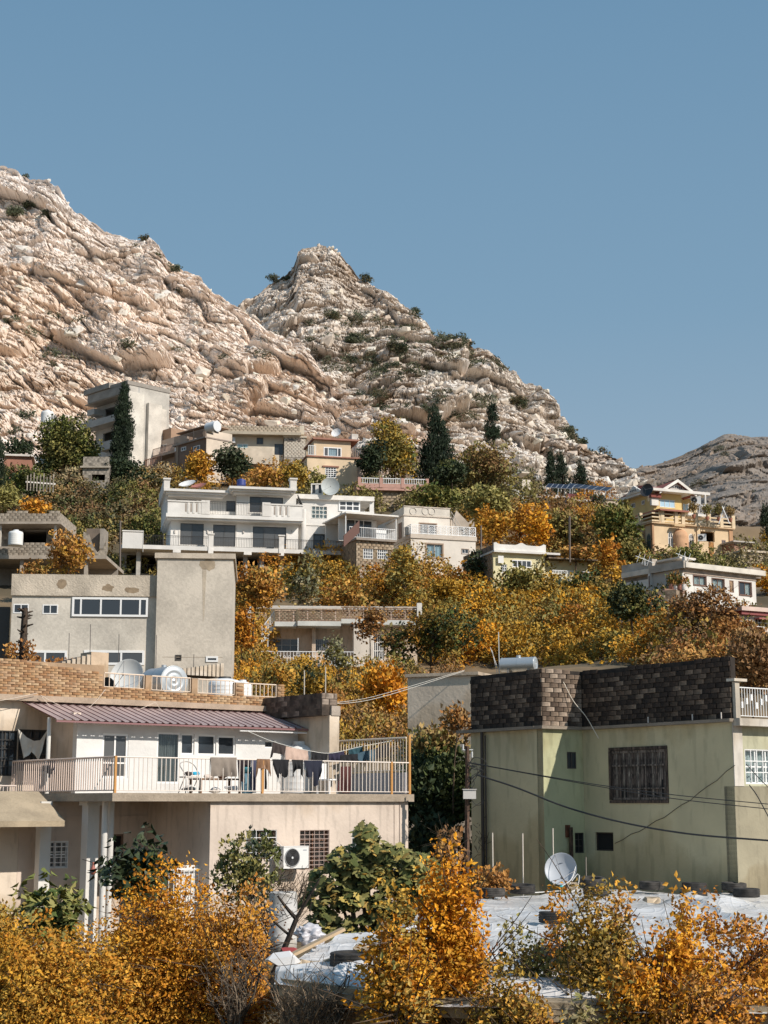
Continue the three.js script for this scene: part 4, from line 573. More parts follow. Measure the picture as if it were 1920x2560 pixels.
{ // ---- cream house with patterned railings
  const h = new Bld('cream_house', 'cream two-storey house with white patterned terrace railings and roof stair', 'house', 1029, 155, 1190, 157, 1450), q = z5, C = M(0.84, 0.765, 0.68, 'plaster', 6), TR = M(0.42, 0.31, 0.235, 'plaster', 3), uR = h.P(...q(905, 600))[0], sb = h.P(...q(600, 537))[1], st = h.P(...q(600, 510))[1], v0 = -3;
  h.wall(0, uR, v0, sb, 0, C, [{ r: q(586, 570, 690, 660), nx: 2, fw: 0.07, rec: 0.1, trim: 0.14, tm: TR, fm: M(0.5, 0.4, 0.32, 'plaster', 2), curtain: 1, cm: plain(0.62, 0.68, 0.72, 0.9) }, { r: q(815, 603, 858, 633), nx: 2, rec: 0.08, fw: 0.05, trim: 0.05, tm: TR }, { r: q(603, 703, 631, 733), nx: 1, ny: 4, rec: 0.06, fw: 0.07, fm: C, gm: DARK }, { r: q(697, 694, 748, 783), nx: 6, fw: 0.05, fm: M(0.66, 0.56, 0.45, 'plaster', 2), gm: M(0.62, 0.53, 0.43, 'plaster', 2), rec: 0.05 }]);
  h.shell(0.001, uR - 0.001, v0, sb, -8, -0.252, C);
  h.put('terrace_slab', mbox(-0.05, uR + 0.1, sb + 0.002, st, -8, 0.12), M(0.68, 0.59, 0.5, 'plaster', 3));
  const pat = (f, u0, u1, v, hh, z, name) => { const n = Math.max(1, Math.round((u1 - u0) / 0.62)), fr = f.put(name, [mbox(u0, u1, v + hh - 0.06, v + hh, z - 0.03, z + 0.03), mbox(u0, u1, v + 0.03, v + 0.09, z - 0.03, z + 0.03)], PVC); const g = []; for (let i = 0; i <= n; i++) { const u = lerp(u0, u1, i / n); g.push(mbox(u - 0.03, u + 0.03, v, v + hh, z - 0.025, z + 0.025)); } for (let i = 0; i < n * 3; i++) { const u = u0 + (i + 0.5) * (u1 - u0) / (n * 3); for (let j = 0; j < 3; j++) { const t = new THREE.TorusGeometry(0.1, 0.026, 4, 8); t.translate(u, v + 0.2 + j * 0.26 + R(-0.03, 0.03), z); g.push(muv(t)); } } f.put('scroll_pattern', g, PVC, fr).userData.kind = 'stuff'; return fr; };
  pat(h, 0.02, uR - 0.02, st, 0.98, 0.06, 'terrace_railing'); pat(h.side(0.02, -6, false), 0, 6, st, 0.98, 0, 'terrace_railing');
  const zu = -2.1, uu0 = h.P(...q(440, 430), zu)[0], uu1 = h.P(...q(738, 430), zu)[0], ut = h.P(...q(600, 396), zu)[1], pt = h.P(...q(600, 337), zu)[1];
  h.wall(uu0, uu1, st + 0.002, ut, zu, C, [{ r: q(543, 437, 650, 520), nx: 2, fw: 0.07, trim: 0.1, tm: TR, fm: TR }]); h.shell(uu0 + 0.001, uu1 - 0.001, st + 0.003, ut, -8, zu - 0.252, C);
  { const f = h.side(uu0 + 0.001, -8, false); f.win(f.R(q(408, 440, 428, 530)), 0, { nx: 1, rec: -0.02, fm: TR, gm: plain(0.2, 0.13, 0.1) }); f.lbox('wall', -3, -0.002, v0, pt, -0.3, 0.01, C); }
  h.lbox('roof', uu0 - 0.1, uu1 + 0.1, ut + 0.002, ut + 0.14, -8.1, zu + 0.1, M(0.68, 0.59, 0.5, 'plaster', 3)); h.put('parapet', [mbox(uu0, uu1, ut + 0.142, pt, zu - 0.16, zu + 0.02), mbox(uu0, uu0 + 0.16, ut + 0.143, pt, -8, zu - 0.162)], M(0.72, 0.66, 0.58, 'plaster', 2)); h.lbox('coping', uu0 - 0.05, uu1 + 0.05, pt + 0.002, pt + 0.1, zu - 0.22, zu + 0.08, M(0.6, 0.52, 0.44, 'plaster', 2));
  for (const x of [500, 580, 620]) { const p = h.P(...q(x, 358), zu + 0.03); const g = new THREE.TorusGeometry(0.36, 0.06, 5, 14); g.translate(p[0], p[1], zu + 0.03); h.put('relief_ring', muv(g), M(0.66, 0.6, 0.53, 'plaster', 1)); }
  { const st2 = [], n = 9; for (let i = 0; i < n; i++) st2.push(mbox(uu1 + 0.9 + i * -0.16 + 0.6, uu1 + 1.2 + i * -0.16 + 0.6, st + 0.003, st + 0.2 + i * 0.24, zu - 1.4, zu - 0.4)); h.put('stair', st2.map((g, i) => g.translate(0, 0, i * 0.003)), M(0.6, 0.52, 0.44, 'plaster', 2)); const a = h.P(...q(745, 360), zu - 0.3), b = h.P(...q(805, 452), zu - 0.3); h.put('stair_rail', [bar(V3(a[0], a[1], zu - 0.3), V3(b[0], b[1], zu - 0.3), 0.03, 5), bar(V3(a[0], a[1] - 0.5, zu - 0.3), V3(b[0], b[1] - 0.5, zu - 0.3), 0.02, 5), ...[0, 0.25, 0.5, 0.75, 1].map((t) => bar(V3(lerp(a[0], b[0], t), lerp(a[1], b[1], t), zu - 0.3), V3(lerp(a[0], b[0], t), lerp(a[1], b[1], t) - 1, zu - 0.3), 0.02, 4))], plain(0.45, 0.42, 0.38)); }
  { const p = [[780, 352], [858, 432], [895, 405], [897, 460], [745, 460]].map((c) => h.P(...q(...c), -7)), g = new THREE.ExtrudeGeometry(new THREE.Shape(p.map((c) => new THREE.Vector2(...c))), { depth: 0.2, bevelEnabled: false }); g.translate(0, 0, -7.2); h.put('stair_parapet', muv(g), M(0.5, 0.43, 0.36, 'concrete', 3)); }
  { const p = h.P(...q(465, 480), -1), g = muv(new THREE.CylinderGeometry(0.3, 0.3, 0.8, 12)); g.translate(p[0], st + 0.41, -1); h.put('planter', g, M(0.5, 0.47, 0.43, 'concrete', 1)); }
}
{ // ---- pale yellow low house
  const h = new Bld('yellow_house', 'low pale yellow house with white wavy parapet and stone side wall', 'house', 1241, 147, 1364, 148.5, 1440), q = z5, Y = M(0.80, 0.72, 0.45, 'plaster', 5), W = M(0.84, 0.81, 0.77, 'plaster', 4), uR = h.P(...q(1355, 700))[0], sb = h.P(...q(1200, 635))[1], st = h.P(...q(1200, 622))[1], pt = h.P(...q(1200, 578))[1];
  h.wall(0, uR, -2.5, sb, 0, Y, [{ r: q(1143, 672, 1267, 725), nx: 4, fw: 0.08, rec: 0.05, gm: GLASS_SKY }, { r: q(1068, 700, 1108, 760), nx: 3, ny: 3, fw: 0.06 }]); h.shell(0.001, uR - 0.001, -2.5, sb, -8, -0.252, M(0.42, 0.34, 0.25, 'block', 1.2));
  h.put('ledge', mbox(-0.1, uR + 1.4, sb + 0.002, st, -8.1, 0.5), W);
  { const b = [[0, 0], [0, 0.15], [0.4, 0]], n = 24, pts = [[0, 0]]; for (let i = 0; i <= n; i++) { const t = i / n; pts.push([t * (uR + 0.02), pt - st - 0.05 + 0.22 * Math.max(0, 1 - Math.abs(t - 0.03) * 14) + 0.26 * Math.max(0, 1 - Math.abs(t - 0.53) * 9) + 0.24 * Math.max(0, 1 - Math.abs(t - 0.97) * 14)]); } pts.push([uR + 0.02, 0]); const g = new THREE.ExtrudeGeometry(new THREE.Shape(pts.map((p) => new THREE.Vector2(...p))), { depth: 0.2, bevelEnabled: false }); g.translate(0, st + 0.002, 0); h.put('parapet', muv(g), W); }
  h.put('side_parapet', [mbox(0.01, 0.2, st + 0.003, pt - 0.05, -8, -0.002)], M(0.26, 0.2, 0.16, 'block', 1));
  const f = h.side(0.001, -8, false); courses(f, 'stone', h.put('stone_facing', mbox(-0.03, -0.005, -2.5, -2.4, -7.9, -0.3), Y), 0, 7.8, -2.4, sb - 0.1, 0.04, 0.55, 0.28, 0.05, [[0.4, 0.32, 0.23], [0.33, 0.26, 0.19]].map((c) => M(...c, 'block', 1)), { joint: 0.03, uneven: 0.02 });
  // lower wing
  const zw = 0.5, w0 = uR + 0.1, w1 = h.P(...q(1659, 720), zw)[0], wt = h.P(...q(1500, 672), zw)[1]; h.wall(w0, w1, -2.5, wt, zw - 1, Y, []); h.shell(w0 + 0.001, w1 - 0.001, -2.5, wt - 0.001, -6, zw - 1.252, Y); h.lbox('pergola_slab', w0 - 0.05, w1 + 0.5, wt + 0.002, wt + 0.12, -6, zw + 0.3, M(0.3, 0.24, 0.18, 'bark', 1));
  h.rail([[w0 + 0.1, 1.2], [w0 + 2.6, 1.2], [w0 + 4.2, 1.0]], h.P(...q(1400, 808), 1.2)[1], 1.0, 0.16, { r: 0.025, R: 0.035, m: PVC, merge: 1 });
  { const p = h.P(...q(1075, 668), 0.5); h.put('wall_plate', mbox(p[0] - 0.28, p[0] + 0.28, p[1] - 0.35, p[1] + 0.35, 0.2, 0.26), plain(0.7, 0.68, 0.64)); }
}
{ // ---- middle house with pierced brick roof parapet
  const h = new Bld('pierced_parapet_house', 'beige house among autumn trees with pierced brick parapet and white terrace railing', 'house', 624, 124, 1049, 125, 1705), q = z2, C = M(0.66, 0.53, 0.42, 'worn', 5), LB = M(0.66, 0.66, 0.62, 'plaster', 4), v0 = -3;
  const tr = h.P(...q(500, 590))[1], ft = h.P(...q(500, 500))[1], uE = h.P(...q(962, 540), 0)[0], uR = h.P(...q(1440, 400), -1.5)[0], rb = h.P(...q(600, 308), -1.2)[1];
  h.lbox('terrace_slab', -0.1, uE + 3.2, tr - 0.22, tr, -3, 0.05, LB); h.lbox('wall', 0.2, uE + 4.5, v0, tr - 0.222, -2.8, -0.3, M(0.55, 0.47, 0.38, 'worn', 4));
  const rl = h.rail([[0, -0.08], [uE, -0.08]], tr, ft - tr, 0.25, { r: 0.024, R: 0.035, m: PVC }); const loops = []; for (let i = 0; i < 18; i++) { const t = new THREE.TorusGeometry(0.09, 0.02, 4, 8); t.translate(0.6 + i * (uE - 1) / 18, tr + 0.55, -0.08); loops.push(muv(t)); } h.put('rail_scroll', loops, PVC, rl).userData.kind = 'stuff';
  h.rail([[-4.2, 0.4], [-0.2, -0.05]], tr - 0.4, 0.9, 0.25, { r: 0.024, R: 0.035, m: PVC, name: 'stair_railing' });
  const zw = -2.6, w0 = h.P(...q(280, 400), zw)[0], w1 = uR;
  h.wall(w0, w1, tr + 0.002, rb, zw, C, [{ r: q(362, 405, 557, 500), nx: 3, ny: 2, fm: plain(0.33, 0.32, 0.31), fw: 0.06, rec: 0.08, gm: GLASS_SKY }, { r: q(678, 408, 772, 496), nx: 2, fm: plain(0.12, 0.13, 0.14), bars: 6, bm: plain(0.42, 0.42, 0.42), br: 0.02, rec: 0.1 }, { r: q(1108, 370, 1192, 560), nx: 2, fm: plain(0.2, 0.19, 0.18), bars: 6, hbars: 3, br: 0.022, rec: 0.12 }]);
  h.shell(w0 + 0.001, w1 - 0.001, tr + 0.003, rb, -9, zw - 0.252, C);
  { const a = h.P(...q(652, 400), zw + 1)[0], b = h.P(...q(960, 400), zw + 1)[0]; h.lbox('wall', a, a + 0.3, tr + 0.003, rb - 0.002, zw + 0.001, zw + 0.9, C); const c = h.R(q(962, 385, 1108, 590), -0.4); h.lbox('wall', c[0], c[1], tr + 0.004, rb - 0.003, zw + 0.002, -0.5, M(0.78, 0.70, 0.61, 'plaster', 4)); }
  // stepped roof edge and pierced parapet
  const seg = [[375, 540, 312, 200, -0.8], [545, 868, 308, 190, -0.5], [868, 1100, 291, 175, -1.1], [1100, 1440, 300, 180, -1.5]], PB = [[0.46, 0.30, 0.21], [0.55, 0.40, 0.29], [0.38, 0.24, 0.17], [0.6, 0.46, 0.35]].map((c) => M(...c, 'block', 0.8));
  for (const [x0, x1, yb, yt, z] of seg) { const u0 = h.P(...q(x0, yb), z)[0], u1 = h.P(...q(x1, yb), z)[0], vb = h.P(...q(x0, yb), z)[1], vm = vb + 0.42, vt = h.P(...q(x0, yt), z)[1]; h.lbox('roof_edge', u0, u1 - 0.02, vb, vm - 0.05, zw - 0.2 - z * 0.01, z, LB);
    const pp = h.lbox('pierced_parapet', u0 + 0.03, u1 - 0.04, vm - 0.045, vm + 0.02, z - 0.3, z - 0.05, PB[2]); courses(h, 'brick', pp, u0 + 0.03, u1 - 0.03, vm + 0.02, vt, z - 0.06, 0.30, 0.15, 0.16, PB, { joint: 0.075, uneven: 0.02, max: 75 }); h.lbox('coping', u0, u1 - 0.03, vt + 0.003, vt + 0.1, z - 0.3, z, PB[1], pp); }
  { const u0 = h.P(...q(200, 250), -3)[0], a = h.R(q(200, 205, 320, 295), -3); const pp = h.lbox('pierced_parapet', a[0], a[1], a[2] - 0.3, a[2], -3.2, -3, PB[2]); courses(h, 'brick', pp, a[0], a[1], a[2], a[3], -3, 0.3, 0.15, 0.14, PB, { joint: 0.07, max: 50 }); }
  h.lbox('roof', w0, w1, rb + 0.002, rb + 0.2, -9, zw, C);
  { const s = []; const r = h.R(q(200, 165, 1440, 192), -8.5); for (let i = 0; i < 5; i++) s.push(bar(V3(r[0], lerp(r[2], r[3], i / 4) - (i % 2) * 0.02, -8.4), V3(r[1], lerp(r[2], r[3], i / 4), -8.4), 0.07, 6)); h.put('roof_fence', s, M(0.64, 0.6, 0.55, 'plaster', 2)); const p = []; for (let i = 0; i <= 12; i++) p.push(mbox(lerp(r[0], r[1], i / 12), lerp(r[0], r[1], i / 12) + 0.1, r[2] - 2, r[3] + 0.1, -8.6, -8.5)); h.put('fence_post', p, plain(0.45, 0.35, 0.28)); }
  for (const [x, y0, y1, z] of [[1448, 140, 260, -1.2], [182, 165, 590, -0.6]]) { const u = h.P(...q(x, y0), z)[0], a = h.P(...q(x, y0), z)[1], b = h.P(...q(x, y1), z)[1]; h.lbox('pier', u - 0.2, u + 0.2, b, a, z - 0.4, z, M(0.7, 0.66, 0.6, 'plaster', 3)); }
  // outside stair on the left
  { const a = h.P(...q(288, 395), -1.2), b = h.P(...q(372, 205), -1.2), n = 9, g = []; for (let i = 0; i < n; i++) g.push(mbox(lerp(a[0], b[0], i / n), lerp(a[0], b[0], (i + 1.6) / n), lerp(a[1], b[1] - 0.8, i / n) - 0.35, lerp(a[1], b[1] - 0.8, i / n), -2.3, -1.3 - i * 0.003)); h.put('stair', g, LB); const r = h.put('stair_rail', [bar(V3(a[0], a[1] + 0.9, -1.2), V3(b[0], b[1], -1.2), 0.035, 5), bar(V3(a[0], a[1] + 0.2, -1.2), V3(b[0], b[1] - 0.7, -1.2), 0.025, 5)], PVC); for (let i = 0; i <= 9; i++) h.put('baluster', bar(V3(lerp(a[0], b[0], i / 9), lerp(a[1] + 0.2, b[1] - 0.7, i / 9), -1.2), V3(lerp(a[0], b[0], i / 9), lerp(a[1] + 0.9, b[1], i / 9), -1.2), 0.02, 4), PVC, r);
    h.put('stair_post', bar(V3(a[0] - 0.1, tr, -1.2), V3(a[0] - 0.1, a[1] + 0.9, -1.2), 0.05, 6), PVC); const lat = [], f = h.R(q(188, 385, 270, 495), -1.8); for (let i = 0; i < 7; i++) lat.push(bar(V3(lerp(f[0], f[1], i / 7), f[2], -1.8), V3(lerp(f[0], f[1], (i + 1) / 7), f[3], -1.8), 0.03, 4)); h.put('lattice', lat, plain(0.6, 0.48, 0.38)); h.lbox('wall', -0.2, w0 + 0.1, tr + 0.002, rb + 0.3, -5, -4.8, C); }
  for (const x of [325, 548]) { const a = h.P(...q(x, 400), -0.3); h.put('post', bar(V3(a[0], tr, -0.3), V3(a[0], a[1], -0.3), 0.035, 6), PVC); }
}
{ // ---- unfinished block house, far left
  const h = new Bld('unfinished_house', 'unfinished grey block house with curved roof parapet and dark open room', 'house', -40, 131, 150, 131, 1448), q = z3, BKm = [[0.44, 0.385, 0.32], [0.50, 0.44, 0.37], [0.39, 0.335, 0.275]].map((c) => M(...c, 'block', 1.3)), C = M(0.44, 0.38, 0.32, 'concrete', 3);
  const uF = h.P(...q(388, 990))[0], ft = h.P(...q(300, 945))[1], fb = h.P(...q(300, 1002))[1], fl = h.P(...q(200, 1215))[1], pt = h.P(...q(200, 1152))[1], u0 = -3;
  const wave = (u, c, w) => 0.42 * Math.max(0, Math.cos(clamp((u - c) / w, -1, 1) * Math.PI / 2)), c1 = h.P(...q(112, 930))[0];
  const fas = h.put('fascia', [mbox(u0, uF - 0.02, fb, ft - 0.05, -0.25, -0.03)], M(0.33, 0.28, 0.23, 'concrete', 2)); courses(h, 'block', fas, u0, uF, fb + 0.1, ft + 0.5, 0, 0.45, 0.22, 0.1, BKm, { joint: 0.025, top: (u) => ft + wave(u, c1, 1.3) + (u > uF - 0.9 ? 0.35 : 0), max: 120 });
  h.lbox('roof_slab', u0, uF + 0.1, fb - 0.12, fb + 0.08, -9, 0.12, C); const F2 = h.side(uF - 0.02, -7, false); F2.lbox('fascia', 0, 7, fb + 0.1, ft + 0.1, -0.05, 0.2, BKm[1]);
  const zw = -2.2, w0 = h.P(...q(78, 1100), zw)[0], w1 = h.P(...q(365, 1100), zw)[0]; h.wall(w0, w1, fl, fb - 0.122, zw, M(0.3, 0.26, 0.215, 'block', 1.3), [{ r: q(152, 1046, 297, 1170), open: 1 }]); h.shell(w0 + 0.001, w1 - 0.001, fl, fb - 0.123, -8.5, zw - 0.252, CONCD); h.lbox('wall', u0, w0 - 0.01, fl, fb - 0.122, zw - 0.25, zw - 0.05, BKm[1]);
  h.lbox('wall', w1, uF - 0.2, fl, fb - 0.124, -7, zw - 0.4, BKm[1]);
  for (const x of [0, 356]) { const u = h.P(...q(x, 1080), -0.3)[0]; h.lbox('column', u - 0.09, u + 0.09, fl, fb - 0.122, -0.5, -0.3, M(0.65, 0.6, 0.55, 'concrete', 2)); }
  const uP = h.P(...q(330, 1180), 0)[0]; const lp = h.put('parapet', mbox(u0, uP - 0.02, fl, pt - 0.05, -0.2, -0.03), M(0.36, 0.31, 0.26, 'concrete', 2)), c2 = h.P(...q(228, 1140))[0]; courses(h, 'block', lp, u0, uP, fl, pt + 0.5, 0.02, 0.45, 0.22, 0.1, BKm, { joint: 0.025, top: (u) => pt + wave(u, c2, 1.2), max: 100 });
  h.lbox('floor_slab', u0, h.P(...q(690, 1220), 0)[0], fl - 0.3, fl - 0.002, -9, 0.1, C); h.lbox('wall', u0, h.P(...q(690, 1220), 0)[0], fl - 4, fl - 0.302, -6, -5.8, CONCD); for (const x of [145, 560]) { const u = h.P(...q(x, 1230), -0.4)[0]; h.lbox('column', u - 0.15, u + 0.15, fl - 4, fl - 0.302, -0.6, -0.3, C); }
  // broken parapet on the right
  { const p = [[540, 1060], [575, 1075], [600, 1150], [630, 1195], [668, 1165], [688, 1110], [690, 1240], [540, 1240]].map((c) => h.P(...q(...c), -0.5)), g = new THREE.ExtrudeGeometry(new THREE.Shape(p.map((c) => new THREE.Vector2(...c))), { depth: 0.2, bevelEnabled: false }); g.translate(0, 0, -0.7); h.put('broken_parapet', muv(g), BKm[0]); const r = h.R(q(650, 1040, 672, 1170), -4); h.lbox('wall', r[0], r[1], r[2], r[3], -6, -4, CONCD); const r2 = h.R(q(560, 1040, 640, 1190), -5); h.lbox('wall', r2[0], r2[1], r2[2], r2[3], -5.3, -5, M(0.2, 0.16, 0.13, 'concrete', 2)); h.lbox('parapet', uP + 0.02, p[0][0] - 0.02, fl, fl + 0.5, -0.3, -0.1, BKm[0]); }
}
{ // ---- concrete tower under construction
  const h = new Bld('concrete_tower', 'tall unfinished grey concrete tower block with open dark rooms behind a cypress', 'building', 183, 219, 320, 210, 1200), q = z3, CL = M(0.55, 0.52, 0.48, 'concrete', 6), C = M(0.46, 0.45, 0.435, 'concrete', 5), CB = M(0.34, 0.31, 0.28, 'concrete', 4), uR = h.P(...q(830, 300))[0];
  const V = (y, x = 650) => h.P(...q(x, y))[1], U = (x, y = 300, z = 0) => h.P(...q(x, y), z)[0];
  h.lbox('roof', -0.3, U(720), V(155), V(122), -7, 0.5, CB); h.lbox('roof', U(720) + 0.01, uR + 0.1, V(165), V(140), -7, 0.3, CB);
  h.wall(0, uR, -4, V(157), -1.6, C, [{ r: q(542, 166, 620, 246), open: 1 }, { l: [U(676, 300, -1.6), U(775, 300, -1.6), V(330), V(245)], open: 1 }, { l: [U(668, 430, -1.6), U(752, 430, -1.6), V(490), V(400)], open: 1 }, { l: [U(560, 300, -1.6), U(608, 300, -1.6), V(340), V(282)], open: 1 }, { l: [U(590, 700, -1.6), U(675, 700, -1.6), V(735), V(690)], open: 1 }], 0.3);
  h.shell(0.001, uR, -4, V(157) - 0.001, -7, -1.902, CL); h.lbox('floor', 0.3, uR - 0.3, V(340), V(335), -6.7, -1.91, C); h.lbox('floor', 0.3, uR - 0.3, V(495), V(490), -6.7, -1.91, C); h.lbox('floor', 0.3, uR - 0.3, V(242), V(236), -6.7, -1.91, C); h.lbox('wall', uR - 0.25, uR - 0.001, -4, V(157) - 0.002, -1.599, -0.02, CL);
  h.lbox('parapet', U(575), U(800), V(213), V(158), -0.3, 0.3, CB); h.lbox('balcony_slab', U(555), uR - 0.3, V(218), V(214), -1.6, 0.2, CB);
  h.lbox('balcony', 0.02, U(610), V(285), V(250), -1.6, 0, C); h.lbox('balcony', U(530), U(760), V(372), V(330), -1.59, 0.2, C); h.lbox('balcony', U(655), U(730), V(540), V(486), -1.59, 0.1, C); h.lbox('column', U(682), U(702), V(740), V(542), -1, -0.6, C);
  h.lbox('wall', U(560), U(590), V(345), V(310), -0.6, -0.2, CL);
  { const s = h.side(uR, 0, true); const L = s.P(...q(932, 300))[0]; s.lbox('wall', 0.02, L, -6, s.P(...q(832, 146))[1], -0.3, 0.02, M(0.70, 0.66, 0.60, 'concrete', 6)); const s2 = h.side(uR + 0.2, -7, true); const a = s2.R(q(955, 228, 1035, 430)), b = s2.R(q(1037, 264, 1076, 420)); s2.lbox('wall', a[0], a[1], a[2] - 5, a[3], -3, 0.4, M(0.68, 0.63, 0.57, 'concrete', 5)); s2.lbox('wall', a[1] + 0.02, b[1], b[2] - 4, b[3], -3, 0.1, M(0.66, 0.61, 0.55, 'concrete', 5)); s2.lbox('wall', L - 7 > 0 ? 0 : 0, a[0] - 0.02, a[2] - 5, a[3] - 0.3, -3, -1.2, C); }
}
{ // ---- brown house with roof terrace, next to the tower
  const h = new Bld('brown_house', 'brown rendered house with railed roof terrace below the concrete tower', 'house', 415, 209.5, 515, 203, 1168), q = z3, B = M(0.26, 0.17, 0.125, 'plaster', 4), uR = h.P(...q(1335, 550))[0], st = h.P(...q(1200, 492))[1], P = (x, y, z = 0) => h.P(...q(x, y), z);
  h.wall(0, uR, -3, st, 0, B, [q(1108, 524, 1141, 540), q(1175, 517, 1206, 532), q(1255, 510, 1296, 528)].map((r) => ({ r, nx: 2, fw: 0.08, rec: 0.02, gm: GLASS_SKY }))); h.shell(0.001, uR - 0.001, -3, st, -4.2, -0.252, B); h.lbox('roof_slab', -0.2, uR + 0.1, st + 0.002, st + 0.18, -4.3, 0.25, M(0.34, 0.28, 0.24, 'plaster', 3)); h.lbox('pilaster', P(1145, 550)[0], P(1158, 550)[0], -3, st - 0.001, 0.001, 0.1, M(0.36, 0.27, 0.2, 'plaster', 3));
  h.rail([[0, 0.1], [uR, 0.1]], st + 0.18, 1.1, 0.24, { r: 0.03, R: 0.04, m: M(0.5, 0.38, 0.3, 'plaster', 2), merge: 1 }); const ct = P(1240, 412, -0.5)[1]; h.lbox('canopy', 0.4, uR + 0.4, ct, ct + 0.12, -3.5, 0.1, M(0.42, 0.28, 0.2, 'plaster', 3)); for (const x of [1250, 1335]) { const u = P(x, 450)[0]; h.put('post', bar(V3(u, st + 0.18, -0.1), V3(u, ct, -0.1), 0.06, 6), plain(0.55, 0.42, 0.33)); }
  { const s = h.side(uR + 0.001, 0, true), L = s.P(...q(1440, 500))[0]; s.lbox('wall', 0.02, 4.25, -3, s.P(...q(1400, 410))[1], -0.3, 0.02, M(0.74, 0.63, 0.52, 'plaster', 4)); }
  const za = -2, w0 = P(965, 550, za)[0], at1 = P(1050, 470, za)[1], fl = P(1020, 592, za)[1]; h.wall(w0, -0.02, fl - 3, at1, za, M(0.62, 0.50, 0.41, 'plaster', 4), [{ r: q(1016, 508, 1078, 585), nx: 3, ny: 2, fw: 0.1, gm: GLASS_SKY }]); h.lbox('wall', w0 - 0.1, P(1135, 440, za - 1)[0], at1 + 0.002, P(1050, 418, za - 1)[1], -6, za - 0.3, M(0.45, 0.29, 0.195, 'plaster', 4)); h.lbox('balcony_slab', w0 - 0.3, 0.3, fl - 0.3, fl, za, za + 1.6, M(0.5, 0.38, 0.3, 'plaster', 2)); h.rail([[w0 - 0.2, za + 1.5], [-0.02, za + 1.5]], fl, 1.0, 0.3, { r: 0.03, R: 0.04, m: M(0.55, 0.38, 0.3, 'plaster', 2), merge: 1 }); h.lbox('wall', w0 - 0.05, w0 + 0.25, fl - 3, at1, za + 0.002, za + 1.6, M(0.7, 0.52, 0.38, 'plaster', 3));
  const y0 = P(960, 655, za + 2.5); h.rail([[P(890, 655, za + 2.5)[0], za + 2.5], [P(1045, 655, za + 2.5)[0], za + 2.5]], y0[1], 1.4, 0.35, { r: 0.04, R: 0.06, m: M(0.5, 0.3, 0.22, 'plaster', 2), merge: 1, name: 'yard_fence' }); h.lbox('yard_wall', P(890, 655, za + 2.5)[0], 0.5, y0[1] - 1.6, y0[1], za + 2.2, za + 2.6, M(0.42, 0.28, 0.21, 'plaster', 3));
}
{ // ---- long low cream house with block parapet
  const h = new Bld('long_cream_house', 'long low cream house under a weathered block parapet at the foot of the rocks', 'house', 552, 212, 765, 213, 1142), q = zU, C = M(0.76, 0.67, 0.54, 'plaster', 5), P = (x, y, z = 0) => h.P(...q(x, y), z), uR = P(745, 280)[0], ct = P(400, 200)[1];
  h.wall(0, uR, -3, ct, 0, C, [{ r: q(480, 212, 546, 280), nx: 2, fw: 0.08, fm: plain(0.1, 0.09, 0.08) }, { r: q(287, 272, 396, 340), nx: 2, fw: 0.1, gm: plain(0.35, 0.55, 0.6, 0.3) }, { r: q(657, 275, 742, 385), nx: 2, fw: 0.06, fm: plain(0.06, 0.05, 0.05), gm: GLASS }]); h.shell(0.001, uR - 0.001, -3, ct, -6, -0.252, C);
  h.lbox('eave', -0.8, uR + 2.4, ct + 0.002, P(400, 172)[1], -6, 1.3, M(0.52, 0.45, 0.36, 'concrete', 3)); const pp = h.lbox('parapet', -1.2, uR + 2.2, P(400, 172)[1] + 0.002, P(400, 115)[1], -0.2, 0.9, M(0.40, 0.32, 0.24, 'concrete', 2)); courses(h, 'block', pp, -1.2, uR + 2.2, P(400, 170)[1], P(400, 112)[1], 0.96, 0.55, 0.24, 0.08, [[0.62, 0.53, 0.42], [0.54, 0.45, 0.35], [0.68, 0.58, 0.47]].map((c) => M(...c, 'block', 1.2)), { joint: 0.03, uneven: 0.02, max: 140 });
  const W = h.R(q(752, 212, 962, 372), 0.6), bl = h.put('wall', mbox(W[0], W[1], W[2] - 3, W[3], -4, 0.55), M(0.5, 0.45, 0.4, 'block', 1)); courses(h, 'block', bl, W[0], W[1], W[2] - 0.5, W[3], 0.6, 0.5, 0.25, 0.06, [[0.76, 0.70, 0.62], [0.7, 0.63, 0.55]].map((c) => M(...c, 'block', 1.2)), { joint: 0.02 }); h.lbox('roof_slab', W[0] - 0.1, W[1] + 0.2, W[3] + 0.002, W[3] + 0.2, -4, 0.75, C);
  for (const [a, b] of [[797, 840], [890, 916]]) h.win(h.R(q(a, 226, b, 250), 0.62), 0.62, { nx: 2, rec: 0, fw: 0.08, fm: plain(0.2, 0.15, 0.12) });
  const w = h.R(q(555, 318, 637, 372), 1.6); h.lbox('low_wall', w[0] - 4, w[1], w[2] - 1.5, w[3], 1.4, 1.7, M(0.74, 0.63, 0.5, 'plaster', 3)); h.put('roof_pier', [mbox(P(905, 150)[0], P(950, 150)[0], P(900, 180)[1], P(900, 95)[1], -1, 0)], C);
}
